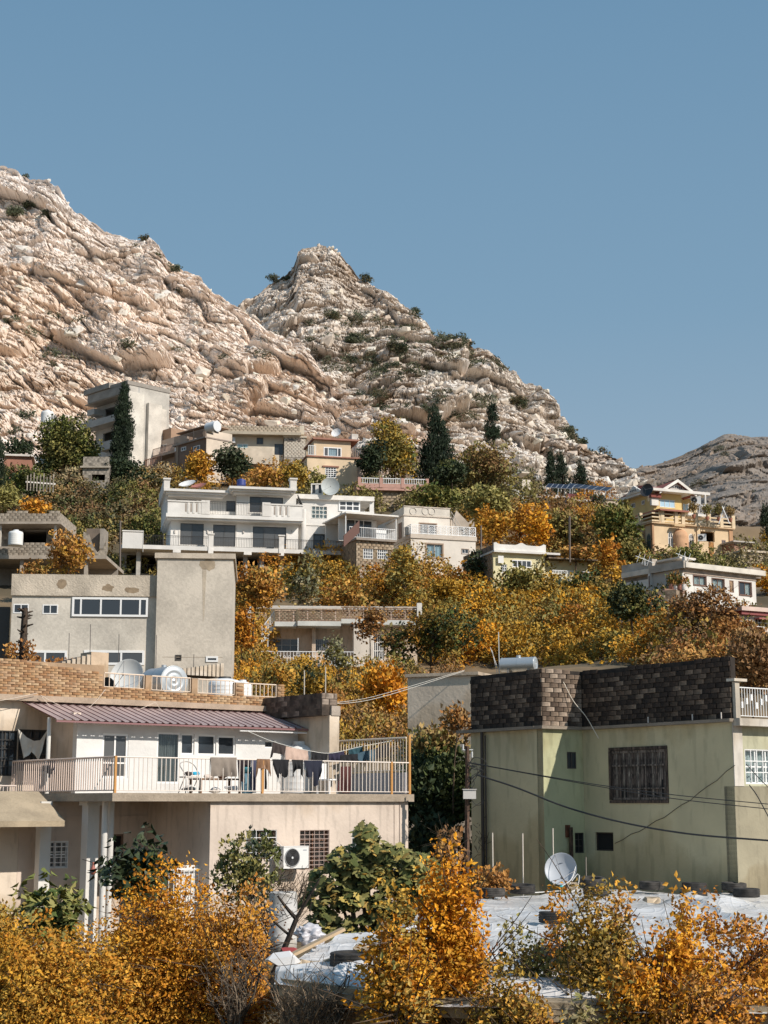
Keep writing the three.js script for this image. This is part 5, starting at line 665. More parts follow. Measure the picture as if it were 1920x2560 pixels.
{ // ---- peach house with brown roof line
  const h = new Bld('peach_house', 'peach two-storey house with reddish roof edge and side terraces', 'house', 760, 190, 893, 191.5, 1262), q = zU, C = M(0.80, 0.625, 0.43, 'plaster', 5), RB = M(0.40, 0.20, 0.145, 'plaster', 2), P = (x, y, z = 0) => h.P(...q(x, y), z), uR = P(1475, 500)[0], st = P(1200, 412)[1];
  h.wall(0, uR, -3, st, 0, C, [{ r: q(1158, 503, 1266, 612), nx: 2, ny: 2, fw: 0.07, fm: plain(0.3, 0.18, 0.13), bars: 4, hbars: 5, br: 0.035, rec: 0.12, gm: GLASS_SKY }]); h.shell(0.001, uR - 0.001, -3, st, -7, -0.252, C); h.lbox('lintel', P(1130, 495)[0], P(1292, 495)[0], P(1200, 506)[1], P(1200, 493)[1], 0.001, 0.15, RB);
  h.lbox('terrace_slab', -0.15, uR + 2.6, st + 0.002, P(1200, 400)[1], -7, 0.2, RB); const fl = P(1200, 400)[1], zu = -1.2, u0 = P(1045, 300, zu)[0], u1 = P(1410, 300, zu)[0], rt = P(1200, 243, zu)[1];
  h.wall(u0, u1, fl + 0.002, rt, zu, C, [{ r: q(1142, 305, 1318, 408), cols: [0, 0.24, 0.8, 1], fw: 0.12, rec: 0.03, curtain: [1], cm: plain(0.6, 0.64, 0.68), gm: GLASS_SKY }]); h.shell(u0 + 0.001, u1 - 0.001, fl + 0.003, rt, -7, zu - 0.252, C); h.lbox('roof', u0 - 0.2, P(1482, 235, zu)[0], rt + 0.002, P(1200, 226, zu)[1], -7.2, zu + 0.5, RB);
  h.rail([[P(990, 400)[0], 0.1], [u0 - 0.02, 0.1]], fl, 1.25, 0.25, { r: 0.03, R: 0.04, m: PVC, merge: 1 }); h.rail([[u1 + 0.1, 0.1], [P(1547, 400)[0], 0.1]], fl, 1.3, 0.25, { r: 0.03, R: 0.04, m: M(0.4, 0.3, 0.24, 'plaster', 2), merge: 1 });
  h.lbox('parapet', -0.1, P(982, 380)[0], fl + 0.002, P(960, 350)[1], -0.3, 0.05, C); { const g = h.R(q(1420, 175, 1484, 238), -4); h.lbox('stair_house', g[0], g[1], g[2], g[3], -6, -4, M(0.7, 0.65, 0.6, 'plaster', 3)); const r = h.R(q(1465, 245, 1555, 325), -5); h.lbox('wall', r[0], r[1], r[2] - 1, r[3], -7, -5, VW); }
  { const g = new THREE.ExtrudeGeometry(new THREE.Shape([[uR + 0.01, st], [uR + 2.2, st], [uR + 0.01, st - 3.2]].map((p) => new THREE.Vector2(...p))), { depth: 0.4, bevelEnabled: false }); g.translate(0, 0, -0.6); h.put('stair_soffit', muv(g), M(0.62, 0.50, 0.40, 'plaster', 3)); }
}
{ // ---- terrace with pink parapet and white rail
  const h = new Bld('pink_terrace', 'terrace with pink parapet, white top rail and stone retaining wall', 'terrace', 893, 186, 1070, 187, 1305), q = z5, P = (x, y, z = 0) => h.P(...q(x, y), z), PK = M(0.62, 0.36, 0.29, 'plaster', 3), uR = P(597, 180)[0], t = P(300, 180)[1], b = P(300, 205)[1];
  h.lbox('floor', -0.2, uR, b - 0.3, b, -6, 0, PK); h.lbox('parapet', 0, uR, b + 0.002, t, -0.2, 0.02, PK); for (let i = 0; i < 4; i++) { const u = [150, 290, 430, 588].map((x) => P(x, 180)[0])[i]; h.lbox('pier', u - 0.15, u + 0.25, b + 0.004, t + 0.75, -0.25, 0.07, PK); }
  h.rail([[0, -0.05], [uR, -0.05]], t, 0.65, 0.28, { r: 0.028, R: 0.06, m: PVC, merge: 1 }); h.lbox('wall', -0.3, 0.02, -5, t, -6, -0.22, M(0.7, 0.42, 0.3, 'plaster', 3));
  const sw = h.lbox('retaining_wall', 0.3, uR - 0.2, -6, b - 0.302, -1.5, -0.6, M(0.36, 0.28, 0.2, 'block', 1.5)); courses(h, 'stone', sw, 2, uR - 0.5, -3.5, b - 0.5, -0.55, 0.6, 0.34, 0.12, [[0.5, 0.4, 0.29], [0.42, 0.33, 0.24], [0.58, 0.47, 0.35]].map((c) => M(...c, 'block', 1)), { joint: 0.05, uneven: 0.05, tilt: 0.08, max: 140 });
}
{ // ---- blue-grey house with red awning roofs and solar panels
  const h = new Bld('blue_grey_house', 'blue-grey house with two red tiled awning roofs', 'house', 1330, 192, 1480, 194, 1300), q = zS, P = (x, y, z = 0) => h.P(...q(x, y), z), BG = M(0.20, 0.22, 0.25, 'plaster', 4), LBG = M(0.52, 0.54, 0.56, 'plaster', 4), RT = M(0.42, 0.15, 0.13, 'plaster', 2), uR = P(1140, 560)[0];
  h.wall(0, uR, -3, P(700, 430)[1], -2, BG, [{ r: q(400, 455, 470, 520), nx: 2, fw: 0.1 }, { r: q(505, 465, 620, 545), nx: 3, fw: 0.12 }]); h.shell(0.001, uR - 0.001, -3, P(700, 430)[1], -7, -2.252, BG); h.lbox('roof', -0.6, P(860, 430, -1)[0], P(500, 432, -1)[1], P(500, 402, -1)[1], -7, -1, M(0.7, 0.62, 0.57, 'plaster', 3));
  const f0 = P(985, 560, 0)[0]; h.wall(f0 - 0.3, uR, -3, P(1050, 475)[1], 0, BG, [{ r: q(1002, 515, 1085, 665), nx: 3, ny: 5, fw: 0.1, rec: 0.03 }]); h.lbox('wall', P(1090, 600)[0], uR - 0.001, -3, P(1090, 545)[1], 0.001, 0.08, LBG); h.lbox('wall', f0 - 0.3, f0, -3, P(1050, 475)[1] - 0.002, -1.98, -0.252, BG);
  const awn = (r, zf, dz) => { const [u0, u1, v0, v1] = h.R(r, zf), w = (u1 - u0) * 0.09, pos = [], g = new THREE.BufferGeometry(); const c = [[u0, v0, zf], [u1, v0, zf], [u1 - w, v1, zf - dz], [u0 + w, v1, zf - dz]]; const n = 24, geos = []; for (let i = 0; i < n; i++) { const a = i / n, b = (i + 0.86) / n, L = (p, s, t) => V3(...p).lerp(V3(...s), t); const q1 = L(c[0], c[1], a), q2 = L(c[0], c[1], b), q3 = L(c[3], c[2], b), q4 = L(c[3], c[2], a); const gg = new THREE.BufferGeometry().setFromPoints([q1, q2, q3, q1, q3, q4, L(c[0], c[1], (i + 1) / n).add(V3(0, 0.07, 0)), q2, q3, L(c[0], c[1], (i + 1) / n).add(V3(0, 0.07, 0)), q3, L(c[3], c[2], (i + 1) / n).add(V3(0, 0.07, 0))]); gg.computeVertexNormals(); geos.push(muv(gg)); } h.put('awning_roof', geos, RT); h.lbox('awning_eave', u0, u1, v0 - 0.25, v0 - 0.01, zf - dz, zf - 0.02, M(0.66, 0.58, 0.54, 'plaster', 3)); };
  awn(q(850, 350, 1205, 465), 1, 1.6); awn(q(545, 490, 990, 600), 1.6, 1.6);
  h.lbox('wall', P(1140, 500)[0] + 0.02, P(1520, 520)[0], -3, P(1300, 440)[1], -4, -1, M(0.66, 0.54, 0.41, 'plaster', 4)); h.lbox('coping', P(1140, 440)[0] + 0.02, P(1540, 460)[0], P(1300, 440)[1] + 0.002, P(1300, 428)[1], -4, -0.8, M(0.3, 0.27, 0.25, 'plaster', 2));
  { const r = h.R(q(375, 505, 465, 575), 1); h.rail([[r[0], 1], [r[1], 1]], r[2], r[3] - r[2], 0.25, { r: 0.03, R: 0.05, m: PVC, merge: 1 }); h.lbox('terrace_slab', r[0] - 0.4, r[1] + 4, r[2] - 0.6, r[2] - 0.01, -2, 1.1, M(0.7, 0.6, 0.5, 'plaster', 3)); }
  h.lbox('support', P(620, 600)[0], P(640, 600)[0], -3, P(600, 540)[1], 0.5, 0.8, plain(0.4, 0.3, 0.22));
  const white = h.R(q(115, 330, 370, 585), 0.5); // white stepped wall left of it
  { const g = new THREE.ExtrudeGeometry(new THREE.Shape([[115, 320], [250, 360], [372, 395], [372, 600], [170, 560], [115, 420]].map((c) => new THREE.Vector2(...P(c[0], c[1], 0.5)))), { depth: 3, bevelEnabled: false }); g.translate(0, 0, -2.5); h.put('wall', muv(g), VW); h.lbox('parapet', P(235, 300, -3)[0], P(345, 300, -3)[0], P(300, 330, -3)[1], P(300, 205, -3)[1], -6, -3, M(0.72, 0.64, 0.54, 'plaster', 3)); h.lbox('coping', P(230, 110, -3)[0], P(330, 110, -3)[0], P(300, 118, -3)[1], P(300, 100, -3)[1], -6, -3, M(0.72, 0.64, 0.54, 'plaster', 3)); h.win(h.R(q(190, 415, 240, 500), 0.52), 0.52, { nx: 2, rec: 0, fw: 0.08, gm: GLASS }); }
}
{ // ---- solar panels, two tilted arrays
  const mk = (name, label, px, d, w, n, rows, tilt, turn, hgt) => { const p = at(px[0], px[1], d), t = thing(name, label, 'solar panels', p, turn), cellM = new THREE.MeshPhysicalMaterial({ color: lin(0.02, 0.026, 0.045), roughness: 0.4, specularIntensity: 0.35 }), fr = plain(0.6, 0.6, 0.6, 0.4, 0.4), pw = w / n, ph = hgt, gp = mbox(-pw / 2 + 0.04, pw / 2 - 0.04, 0.02, 0.05, -ph / 2 + 0.04, ph / 2 - 0.04), gf = merge([mbox(-pw / 2, pw / 2, 0, 0.04, -ph / 2, -ph / 2 + 0.07), mbox(-pw / 2, pw / 2, 0, 0.04, ph / 2 - 0.07, ph / 2), mbox(-pw / 2, -pw / 2 + 0.06, 0.001, 0.041, -ph / 2, ph / 2), mbox(pw / 2 - 0.06, pw / 2, 0.001, 0.041, -ph / 2, ph / 2)]);
    for (let i = 0; i < n; i++) for (let j = 0; j < rows; j++) { const f = part('panel', gf, fr, t); f.rotation.x = tilt; f.position.set((i + 0.5) * pw, 0.8 + Math.sin(tilt) * -(j + 0.5 - rows / 2) * ph * -1 * -1, (rows / 2 - j - 0.5) * -ph * -Math.cos(tilt)); f.position.y = 0.9 + (j + 0.5) * ph * Math.sin(tilt); f.position.z = -(j + 0.5) * ph * Math.cos(tilt); const c = part('cell_sheet', gp, cellM, f); }
    const legs = []; for (const u of [0.2, w * 0.5, w - 0.2]) legs.push(bar(V3(u, -0.6, 0), V3(u, 0.9, 0), 0.05, 5), bar(V3(u, -0.6, -rows * ph * 0.9), V3(u, 0.9 + rows * ph * Math.sin(tilt) * 0.9, -rows * ph * 0.85), 0.05, 5)); part('frame_leg', merge(legs), fr, t); return t; };
  mk('solar_array', 'small row of solar panels left of the red awning roof', [...zS(525, 395)], 196, 3.4, 5, 1, 0.45, -0.3, 1.9).rotation.z = -0.12; mk('solar_array', 'large two-row solar panel array right of the red awning roof', [...zS(765, 385)], 197, 5.6, 6, 2, 0.33, -0.35, 1.5).rotation.z = -0.17;
}
{ // ---- ochre villa with gabled roof, pergola, arched windows
  const h = new Bld('ochre_villa', 'ochre three-level villa with red gabled roof, white trim and arched windows', 'villa', 1653, 165, 1833, 168.5, 1395), q = zV, C = M(0.80, 0.60, 0.385, 'plaster', 5), CD = M(0.72, 0.52, 0.30, 'plaster', 5), YL = M(0.78, 0.57, 0.25, 'plaster', 5), TB = M(0.50, 0.29, 0.16, 'plaster', 3), P = (x, y, z = 0) => h.P(...q(x, y), z), uR = P(1495, 1000)[0], st = P(900, 752)[1];
  const W1 = { fw: 0.08, rec: 0.05, fm: VWT, gm: GLASS_SKY };
  h.wall(0, uR, -0.6, st, 0, C, [{ r: q(607, 822, 678, 1037), arch: 1, ...W1 }, { r: q(893, 850, 962, 1040), arch: 1, ...W1 }, { r: q(1050, 817, 1255, 968), open: 1 }, { r: q(1348, 937, 1410, 1052), nx: 2, ...W1, fm: plain(0.25, 0.17, 0.13) }], 0.3);
  h.shell(0.001, uR - 0.001, -0.6, st, -8, -0.302, C); h.lbox('loggia_wall', P(1040, 900)[0], P(1270, 900)[0], P(1100, 980)[1], P(1100, 810)[1], -2.2, -2, TB); h.lbox('floor', 0.3, uR - 0.3, P(1100, 985)[1] - 0.1, P(1100, 985)[1] - 0.02, -7.7, -0.31, C);
  h.lbox('pilaster', P(1003, 900)[0], P(1047, 900)[0], -0.6, st - 0.002, 0.001, 0.14, C); h.lbox('pilaster', P(1450, 900)[0], uR + 0.06, -0.6, st - 0.003, 0.001, 0.12, TB); h.lbox('pilaster', -0.1, 0.12, -0.6, st - 0.004, -0.2, 0.1, TB); h.lbox('door', P(1172, 1000)[0], P(1238, 1000)[0], -0.5, P(1200, 970)[1], 0.001, 0.06, M(0.55, 0.28, 0.10, 'bark', 1));
  { const S = h.side(0.001, -8, false); S.win(S.R(q(323, 860, 376, 1075), 0), 0.02, { arch: 1, fw: 0.08, rec: 0, fm: plain(0.15, 0.18, 0.16), gm: GLASS }); const a = S.P(...q(285, 900))[0]; S.lbox('pilaster', a - 0.2, a + 0.15, -0.6, st - 0.004, 0.002, 0.1, TB); }
  { const p = P(795, 900, 0.3), g = new THREE.CylinderGeometry(0.9, 0.9, 2.9, 18); g.translate(p[0], p[1] - 1.45, 0); const gg = muv(g); h.put('oven', [gg, muv(new THREE.SphereGeometry(0.9, 18, 8, 0, 6.283, 0, 1.571).translate(p[0], p[1], 0))], M(0.68, 0.40, 0.23, 'plaster', 2)); }
  h.lbox('base', -0.1, uR + 0.2, -4, -0.602, -8, 0.05, M(0.2, 0.14, 0.10, 'concrete', 2));
  h.lbox('terrace_slab', -0.25, uR + 0.25, st + 0.002, P(900, 735)[1], -8.2, 0.3, M(0.62, 0.44, 0.27, 'plaster', 3)); h.put('awning_stub', mbox(P(685, 760, 0.6)[0], P(830, 760, 0.6)[0], st - 0.25, st - 0.05, 0.305, 0.8), CD);
  // terrace balustrade of beams and piers
  const tf = P(900, 735)[1], hb = 1.05, BM = M(0.82, 0.65, 0.44, 'plaster', 3), pr = h.put('balustrade', [mbox(-0.15, uR + 0.15, tf + hb - 0.14, tf + hb, 0.05, 0.2), mbox(-0.15, uR + 0.15, tf + 0.5, tf + 0.64, 0.06, 0.19), mbox(-0.15, uR + 0.15, tf + 0.1, tf + 0.26, 0.06, 0.19), mbox(-0.15, 0, tf + hb - 0.14, tf + hb, -8, 0.05), mbox(-0.14, -0.01, tf + 0.5, tf + 0.64, -8, 0.05), mbox(-0.14, -0.01, tf + 0.1, tf + 0.26, -8, 0.05)], BM);
  for (const x of [518, 708, 803, 985, 1160, 1332, 1495]) { const u = P(x, 690)[0]; h.lbox('pier', u - 0.2, u + 0.2, tf + 0.003, tf + hb + 0.35, -0.02, 0.28, BM, pr); } for (const z of [-2.2, -4.6, -7]) h.lbox('pier', -0.26, 0.08, tf + 0.003, tf + hb + 0.3, z - 0.2, z + 0.2, BM, pr);
  // upper storey set back
  const zu = -3.4, u0 = P(410, 400, zu)[0], um = P(795, 400, zu)[0], u1 = P(1120, 400, zu)[0], rt = P(600, 300, zu)[1], mid = P(900, 560, zu + 1.6)[1];
  h.wall(u0, um, tf + 0.002, rt, zu, YL, [{ r: q(490, 373, 706, 500), nx: 3, fw: 0.07, rec: 0.05, fm: VWT, gm: plain(0.42, 0.58, 0.70, 0.15) }], 0.3); h.wall(um + 0.002, u1, tf + 0.002, rt, zu - 1.6, YL, [{ r: q(812, 433, 900, 545), nx: 2, fw: 0.08, fm: VWT, gm: plain(0.42, 0.58, 0.70, 0.15) }], 0.3); h.shell(u0 + 0.001, um, tf + 0.004, rt, -9, zu - 0.302, YL); h.lbox('wall', um + 0.01, u1, tf + 0.004, rt, -9, -8.8, YL); h.lbox('wall', u1 - 0.2, u1, tf + 0.005, rt - 0.002, -8.79, zu - 1.95, YL);
  h.lbox('balcony_slab', um, P(1200, 575, zu + 1.2)[0], mid - 0.25, mid, zu - 1.6, zu + 1.2, VWT); h.rail([[um + 0.1, zu + 1.1], [P(1195, 540, zu + 1.1)[0], zu + 1.1]], mid, 1.05, 0.2, { r: 0.02, R: 0.04, m: PVC, merge: 1 }); { const x = P(1125, 450, zu + 1.1)[0]; h.put('column', bar(V3(x, mid, zu + 1.1), V3(x, rt, zu + 1.1), 0.11, 8), VWT); }
  { const S = h.side(u0 + 0.001, -9, false); for (const r of [q(110, 440, 160, 490), q(250, 400, 290, 445)]) S.win(S.R(r), 0.02, { nx: 2, rec: 0, fw: 0.08, fm: VWT }); }
  h.lbox('roof_slab', u0 - 0.7, P(1200, 320, zu + 1.2)[0], rt + 0.002, rt + 0.3, -9.6, zu + 1.1, VWT);
  const RR = M(0.30, 0.09, 0.07, 'plaster', 2), gable = (ua, ub, v, hh, z0, z1, over) => { const g = new THREE.ExtrudeGeometry(new THREE.Shape([[ua, v], [ub, v], [(ua + ub) / 2, v + hh]].map((p) => new THREE.Vector2(...p))), { depth: 0.3, bevelEnabled: false }); g.translate(0, 0, z0 - 0.3); h.put('gable', muv(g), VW); const s = hh / ((ub - ua) / 2), m = (ua + ub) / 2, sl = (x0, x1) => { const gg = new THREE.ExtrudeGeometry(new THREE.Shape([[x0, v + hh - Math.abs(x0 - m) * s], [x1, v + hh - Math.abs(x1 - m) * s], [x1, v + hh - Math.abs(x1 - m) * s + 0.24], [x0, v + hh - Math.abs(x0 - m) * s + 0.24]].map((p) => new THREE.Vector2(...p))), { depth: z0 - z1, bevelEnabled: false }); gg.translate(0, 0, z1 + over - 0.15); return muv(gg); }; h.put('roof', [sl(ua - 0.8, m), sl(m + 0.003, ub + 0.8)], RR); const tr = (x0, x1) => { const gg = new THREE.ExtrudeGeometry(new THREE.Shape([[x0, v + hh - Math.abs(x0 - m) * s - 0.06], [x1, v + hh - Math.abs(x1 - m) * s - 0.06], [x1, v + hh - Math.abs(x1 - m) * s + 0.28], [x0, v + hh - Math.abs(x0 - m) * s + 0.28]].map((p) => new THREE.Vector2(...p))), { depth: 0.14, bevelEnabled: false }); gg.translate(0, 0, z0 + over - 0.148); return muv(gg); }; h.put('barge_board', [tr(ua - 0.85, m), tr(m + 0.003, ub + 0.85)], VWT); };
  { const zg = zu + 0.5, ga = P(552, 270, zg)[0], gb = P(882, 280, zg)[0], vv = rt + 0.3, ap = P(730, 120, zg)[1]; gable(ga, gb, vv, ap - vv - 0.2, zg, -8, 0.5); h.win(h.R(q(628, 178, 806, 248), zg + 0.02), zg + 0.02, { nx: 6, fw: 0.07, rec: 0, fm: VWT, gm: GLASS }); }
  { const hipg = new THREE.BufferGeometry(), a = u0 - 0.6, b = P(1150, 300, zu + 0.9)[0], v = rt + 0.302, t = P(300, 205, -6)[1], z0 = zu + 1, z1 = -9.5, zm = -5.6, p = [[a, v, z0], [b, v, z0], [b - 2.2, t, zm], [a + 0.2, t, zm], [a, v, z1], [b, v, z1]]; const f = [0, 1, 2, 0, 2, 3, 5, 4, 3, 5, 3, 2, 1, 5, 2, 4, 0, 3]; hipg.setFromPoints(f.map((i) => V3(...p[i]))); hipg.computeVertexNormals(); h.put('roof', muv(hipg), RR); const S = h.side(u0 - 0.62, -9, false), ga = S.R(q(20, 215, 180, 380)); const g = new THREE.ExtrudeGeometry(new THREE.Shape([[1.2, v], [4.6, v], [2.9, t]].map((c) => new THREE.Vector2(...c))), { depth: 0.2, bevelEnabled: false }); S.put('gable', muv(g), VW); S.win([2.2, 3.6, v + 0.15, v + (t - v) * 0.55], 0.22, { nx: 4, rec: 0, fw: 0.08, fm: VWT, gm: GLASS }); }
  { const p = P(435, 345, zu + 0.5); h.put('window_hood', (() => { const g = mbox(p[0] - 0.6, p[0] + 0.7, p[1] - 0.05, p[1] + 0.35, zu + 0.002, zu + 0.6); return g; })(), RR); h.put('shutter_box', mbox(p[0] - 0.4, p[0] + 0.5, p[1] - 0.9, p[1] - 0.06, zu + 0.002, zu + 0.35), VWT); }
  // pergola on the terrace corner
  { const pv = P(520, 515, 0.3)[1], ua = P(505, 520, 0.3)[0], ub = P(830, 545, 0.3)[0], am = (ua + ub) / 2; const ap = [am, pv + 0.22, -2.6], c = [[ua - 0.3, pv, 0.7], [ub + 0.3, pv, 0.7], [ub + 0.3, pv, -5.6], [ua - 0.3, pv, -5.6]], g = new THREE.BufferGeometry().setFromPoints([0, 1, 1, 2, 2, 3, 3, 0].reduce((l, k, i, arr) => (i % 2 ? l : [...l, V3(...c[arr[i]]), V3(...c[arr[i + 1]]), V3(...ap)]), [])); g.computeVertexNormals(); h.put('pergola_roof', muv(g), M(0.24, 0.10, 0.075, 'bark', 1)); const b = []; for (let i = 0; i < 8; i++) b.push(bar(V3(lerp(ua, ub, i / 7), pv - 0.09, 0.6), V3(lerp(ua, ub, i / 7), pv - 0.09, -5.5), 0.08, 4)); h.put('rafter', b, M(0.42, 0.17, 0.10, 'bark', 1)).userData.kind = 'stuff'; for (const [u, z] of [[ua, 0.1], [ub - 0.1, 0.1], [ua, -5], [ub - 0.1, -5]]) h.put('post', mbox(u - 0.12, u + 0.12, tf + 0.004, pv, z - 0.12, z + 0.12), C); h.put('pergola_eave', [mbox(ua - 0.35, ub + 0.35, pv - 0.2, pv - 0.01, 0.62, 0.76), mbox(ua - 0.42, ua - 0.28, pv - 0.2, pv - 0.01, -5.6, 0.61)], M(0.42, 0.17, 0.12, 'plaster', 2)); }
}
{ // ---- grey-white flat-roofed house on the right, three framed windows
  const h = new Bld('grey_white_house', 'flat-roofed white house with brown-framed windows and concrete roof parapet', 'house', 1727, 126, 1890, 130, 1500), q = zG, C = M(0.78, 0.745, 0.70, 'plaster', 5), CO = M(0.50, 0.45, 0.40, 'concrete', 3), P = (x, y, z = 0) => h.P(...q(x, y), z), uR = P(1520, 430)[0], ct = P(900, 262)[1], BR = plain(0.16, 0.085, 0.06, 0.6);
  const w = { nx: 2, fw: 0.06, rec: 0.1, fm: BR, trim: 0.07, tm: BR, gm: GLASS, curtain: 1 };
  h.wall(0, uR, -3, P(800, 215)[1] - 0.3, 0, C, [{ r: q(800, 272, 945, 390), ...w }, { r: q(1015, 305, 1155, 468), ...w }, { r: q(1212, 325, 1268, 470), nx: 1, fw: 0.05, fm: BR, rec: 0.06, gm: M(0.5, 0.36, 0.25, 'bark', 1) }, { r: q(1325, 345, 1468, 505), ...w, curtain: [1] }]);
  h.shell(0.001, uR - 0.001, -3, P(800, 215)[1] - 0.3, -7, -0.252, C); const rb = P(800, 215)[1] - 0.298; h.lbox('frieze', -0.02, uR + 0.02, rb, rb + 0.42, -0.3, 0.06, M(0.46, 0.37, 0.31, 'concrete', 2)); h.lbox('roof', -0.1, P(1582, 270)[0], rb + 0.422, rb + 0.85, -7.2, 0.5, M(0.74, 0.68, 0.6, 'plaster', 3)); h.lbox('pier', -0.12, 0.08, -3, rb - 0.002, 0.001, 0.08, C);
  h.lbox('roof_wall', P(1420, 220, -3)[0], P(1575, 220, -3)[0], rb + 0.852, P(1560, 185, -3)[1], -3.3, -3, M(0.3, 0.25, 0.21, 'concrete', 2)); h.lbox('roof_post', -0.12, 0.12, rb + 0.852, P(775, 75)[1], 0.1, 0.4, C); h.lbox('slab', 0.2, P(880, 110)[0], rb + 1.3, rb + 1.45, -5, -0.5, M(0.72, 0.65, 0.57, 'plaster', 3));
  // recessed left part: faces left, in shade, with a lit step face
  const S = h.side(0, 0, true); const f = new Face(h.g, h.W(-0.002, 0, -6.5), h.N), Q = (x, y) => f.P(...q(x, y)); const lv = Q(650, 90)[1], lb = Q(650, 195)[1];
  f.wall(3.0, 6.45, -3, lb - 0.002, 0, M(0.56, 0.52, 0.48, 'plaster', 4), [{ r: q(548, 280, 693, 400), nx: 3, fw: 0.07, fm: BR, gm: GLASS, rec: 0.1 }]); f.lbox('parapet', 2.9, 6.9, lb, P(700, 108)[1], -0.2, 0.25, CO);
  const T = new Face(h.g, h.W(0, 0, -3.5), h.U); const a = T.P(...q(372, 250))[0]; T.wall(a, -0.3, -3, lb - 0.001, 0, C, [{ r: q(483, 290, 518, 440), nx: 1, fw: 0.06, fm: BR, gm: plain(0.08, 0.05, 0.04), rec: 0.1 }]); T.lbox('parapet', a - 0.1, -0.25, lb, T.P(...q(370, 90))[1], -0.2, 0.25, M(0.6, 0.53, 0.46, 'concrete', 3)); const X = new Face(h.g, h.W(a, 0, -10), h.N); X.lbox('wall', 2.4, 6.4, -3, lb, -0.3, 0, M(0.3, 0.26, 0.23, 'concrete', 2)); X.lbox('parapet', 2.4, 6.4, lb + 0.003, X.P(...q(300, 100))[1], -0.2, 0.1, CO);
  h.lbox('planter_shelf', P(500, 430, 0.6)[0] - 0.4, P(700, 445, 0.6)[0], P(600, 436, 0.6)[1] - 0.25, P(600, 436, 0.6)[1], -0.6, 0.7, M(0.3, 0.18, 0.13, 'plaster', 2));
}
{ // ---- rubble terrace wall below it
  const h = new Bld('terrace_wall', 'low terrace wall of pale rough stones below the flat-roofed white house', 'wall', 1556, 124, 1692, 122, 1520), C = [[0.58, 0.48, 0.37], [0.48, 0.39, 0.29], [0.65, 0.55, 0.44], [0.4, 0.31, 0.23]].map((c) => M(...c, 'block', 1.2)), v1 = h.P(...zG(250, 425))[1], uR = h.P(...zG(600, 500))[0]; const w = h.lbox('wall_core', 0, uR, -4, v1 - 0.2, -1, -0.1, C[3]); courses(h, 'stone', w, 0, uR, v1 - 2.6, v1, 0, 0.5, 0.3, 0.14, C, { joint: 0.05, uneven: 0.06, tilt: 0.08, max: 150, top: (u) => v1 - u * 0.16 });
}
{ // ---- pink house at the right edge
  const h = new Bld('pink_house', 'pink and white house at the right edge with dark red awning band', 'house', 1868, 104, 1990, 106, 1600), q = zG, P = (x, y, z = 0) => h.P(...q(x, y), z), C = M(0.80, 0.70, 0.64, 'plaster', 4), PK = M(0.62, 0.36, 0.28, 'plaster', 3), t = P(1500, 735)[1];
  h.wall(0, 7, -3, t, 0, C, [{ r: q(1505, 765, 1800, 880), nx: 4, fw: 0.07, fm: plain(0.12, 0.08, 0.07), rec: 0.12, bars: 8, br: 0.02 }]); h.shell(0.001, 6.99, -3, t, -6, -0.252, C); h.lbox('band', -0.1, 7.2, t + 0.002, t + 0.24, -6, 0.35, plain(0.25, 0.06, 0.055, 0.6)); h.lbox('coping', -0.2, 7.2, t + 0.243, t + 0.52, -6, 0.5, M(0.78, 0.6, 0.52, 'plaster', 3)); const k = h.put('roof', (() => { const g = new THREE.BufferGeometry().setFromPoints([[-0.2, t + 0.53, 0.45], [7.2, t + 0.53, 0.45], [7.2, P(1500, 590)[1] + 0.3, -4], [-0.2, t + 0.53, 0.45], [7.2, P(1500, 590)[1] + 0.3, -4], [0.6, P(1500, 590)[1] + 0.3, -4]].map((p) => V3(...p))); g.computeVertexNormals(); return muv(g); })(), PK); h.lbox('hood', P(1500, 765)[0], 6.5, P(1500, 778)[1], P(1500, 762)[1], 0.001, 0.5, plain(0.34, 0.1, 0.09, 0.6));
}
{ // ---- low terracotta wall building at the left edge
  const h = new Bld('terracotta_building', 'small terracotta building half hidden behind the round green tree', 'building', -30, 200, 90, 201, 1190), q = z3, t = h.P(...q(60, 572))[1], uR = h.P(...q(205, 600))[0]; h.lbox('wall', 0, uR, -3, t, -5, 0, M(0.46, 0.22, 0.15, 'plaster', 3)); h.lbox('roof_slab', -0.2, uR + 0.3, t + 0.002, t + 0.25, -5.2, 0.4, M(0.74, 0.68, 0.62, 'plaster', 3));
  const f = new Bld('small_ruin', 'roofless low grey block building under the big green tree', 'building', 222, 186, 272, 186, 1215), r = f.R(z3(540, 575, 702, 735)); f.wall(r[0], r[1], r[2] - 2, r[3], 0, M(0.42, 0.38, 0.33, 'block', 1.5), [{ r: z3(595, 690, 680, 728), open: 1 }]); f.shell(r[0] + 0.001, r[1] - 0.001, r[2] - 2, r[3] - 0.8, -4, -0.252, CONCD); const bl = f.lbox('ledge', r[0] - 0.3, r[1] + 0.2, r[3] - 1.4, r[3] - 1.2, 0.002, 0.3, CONC);
}
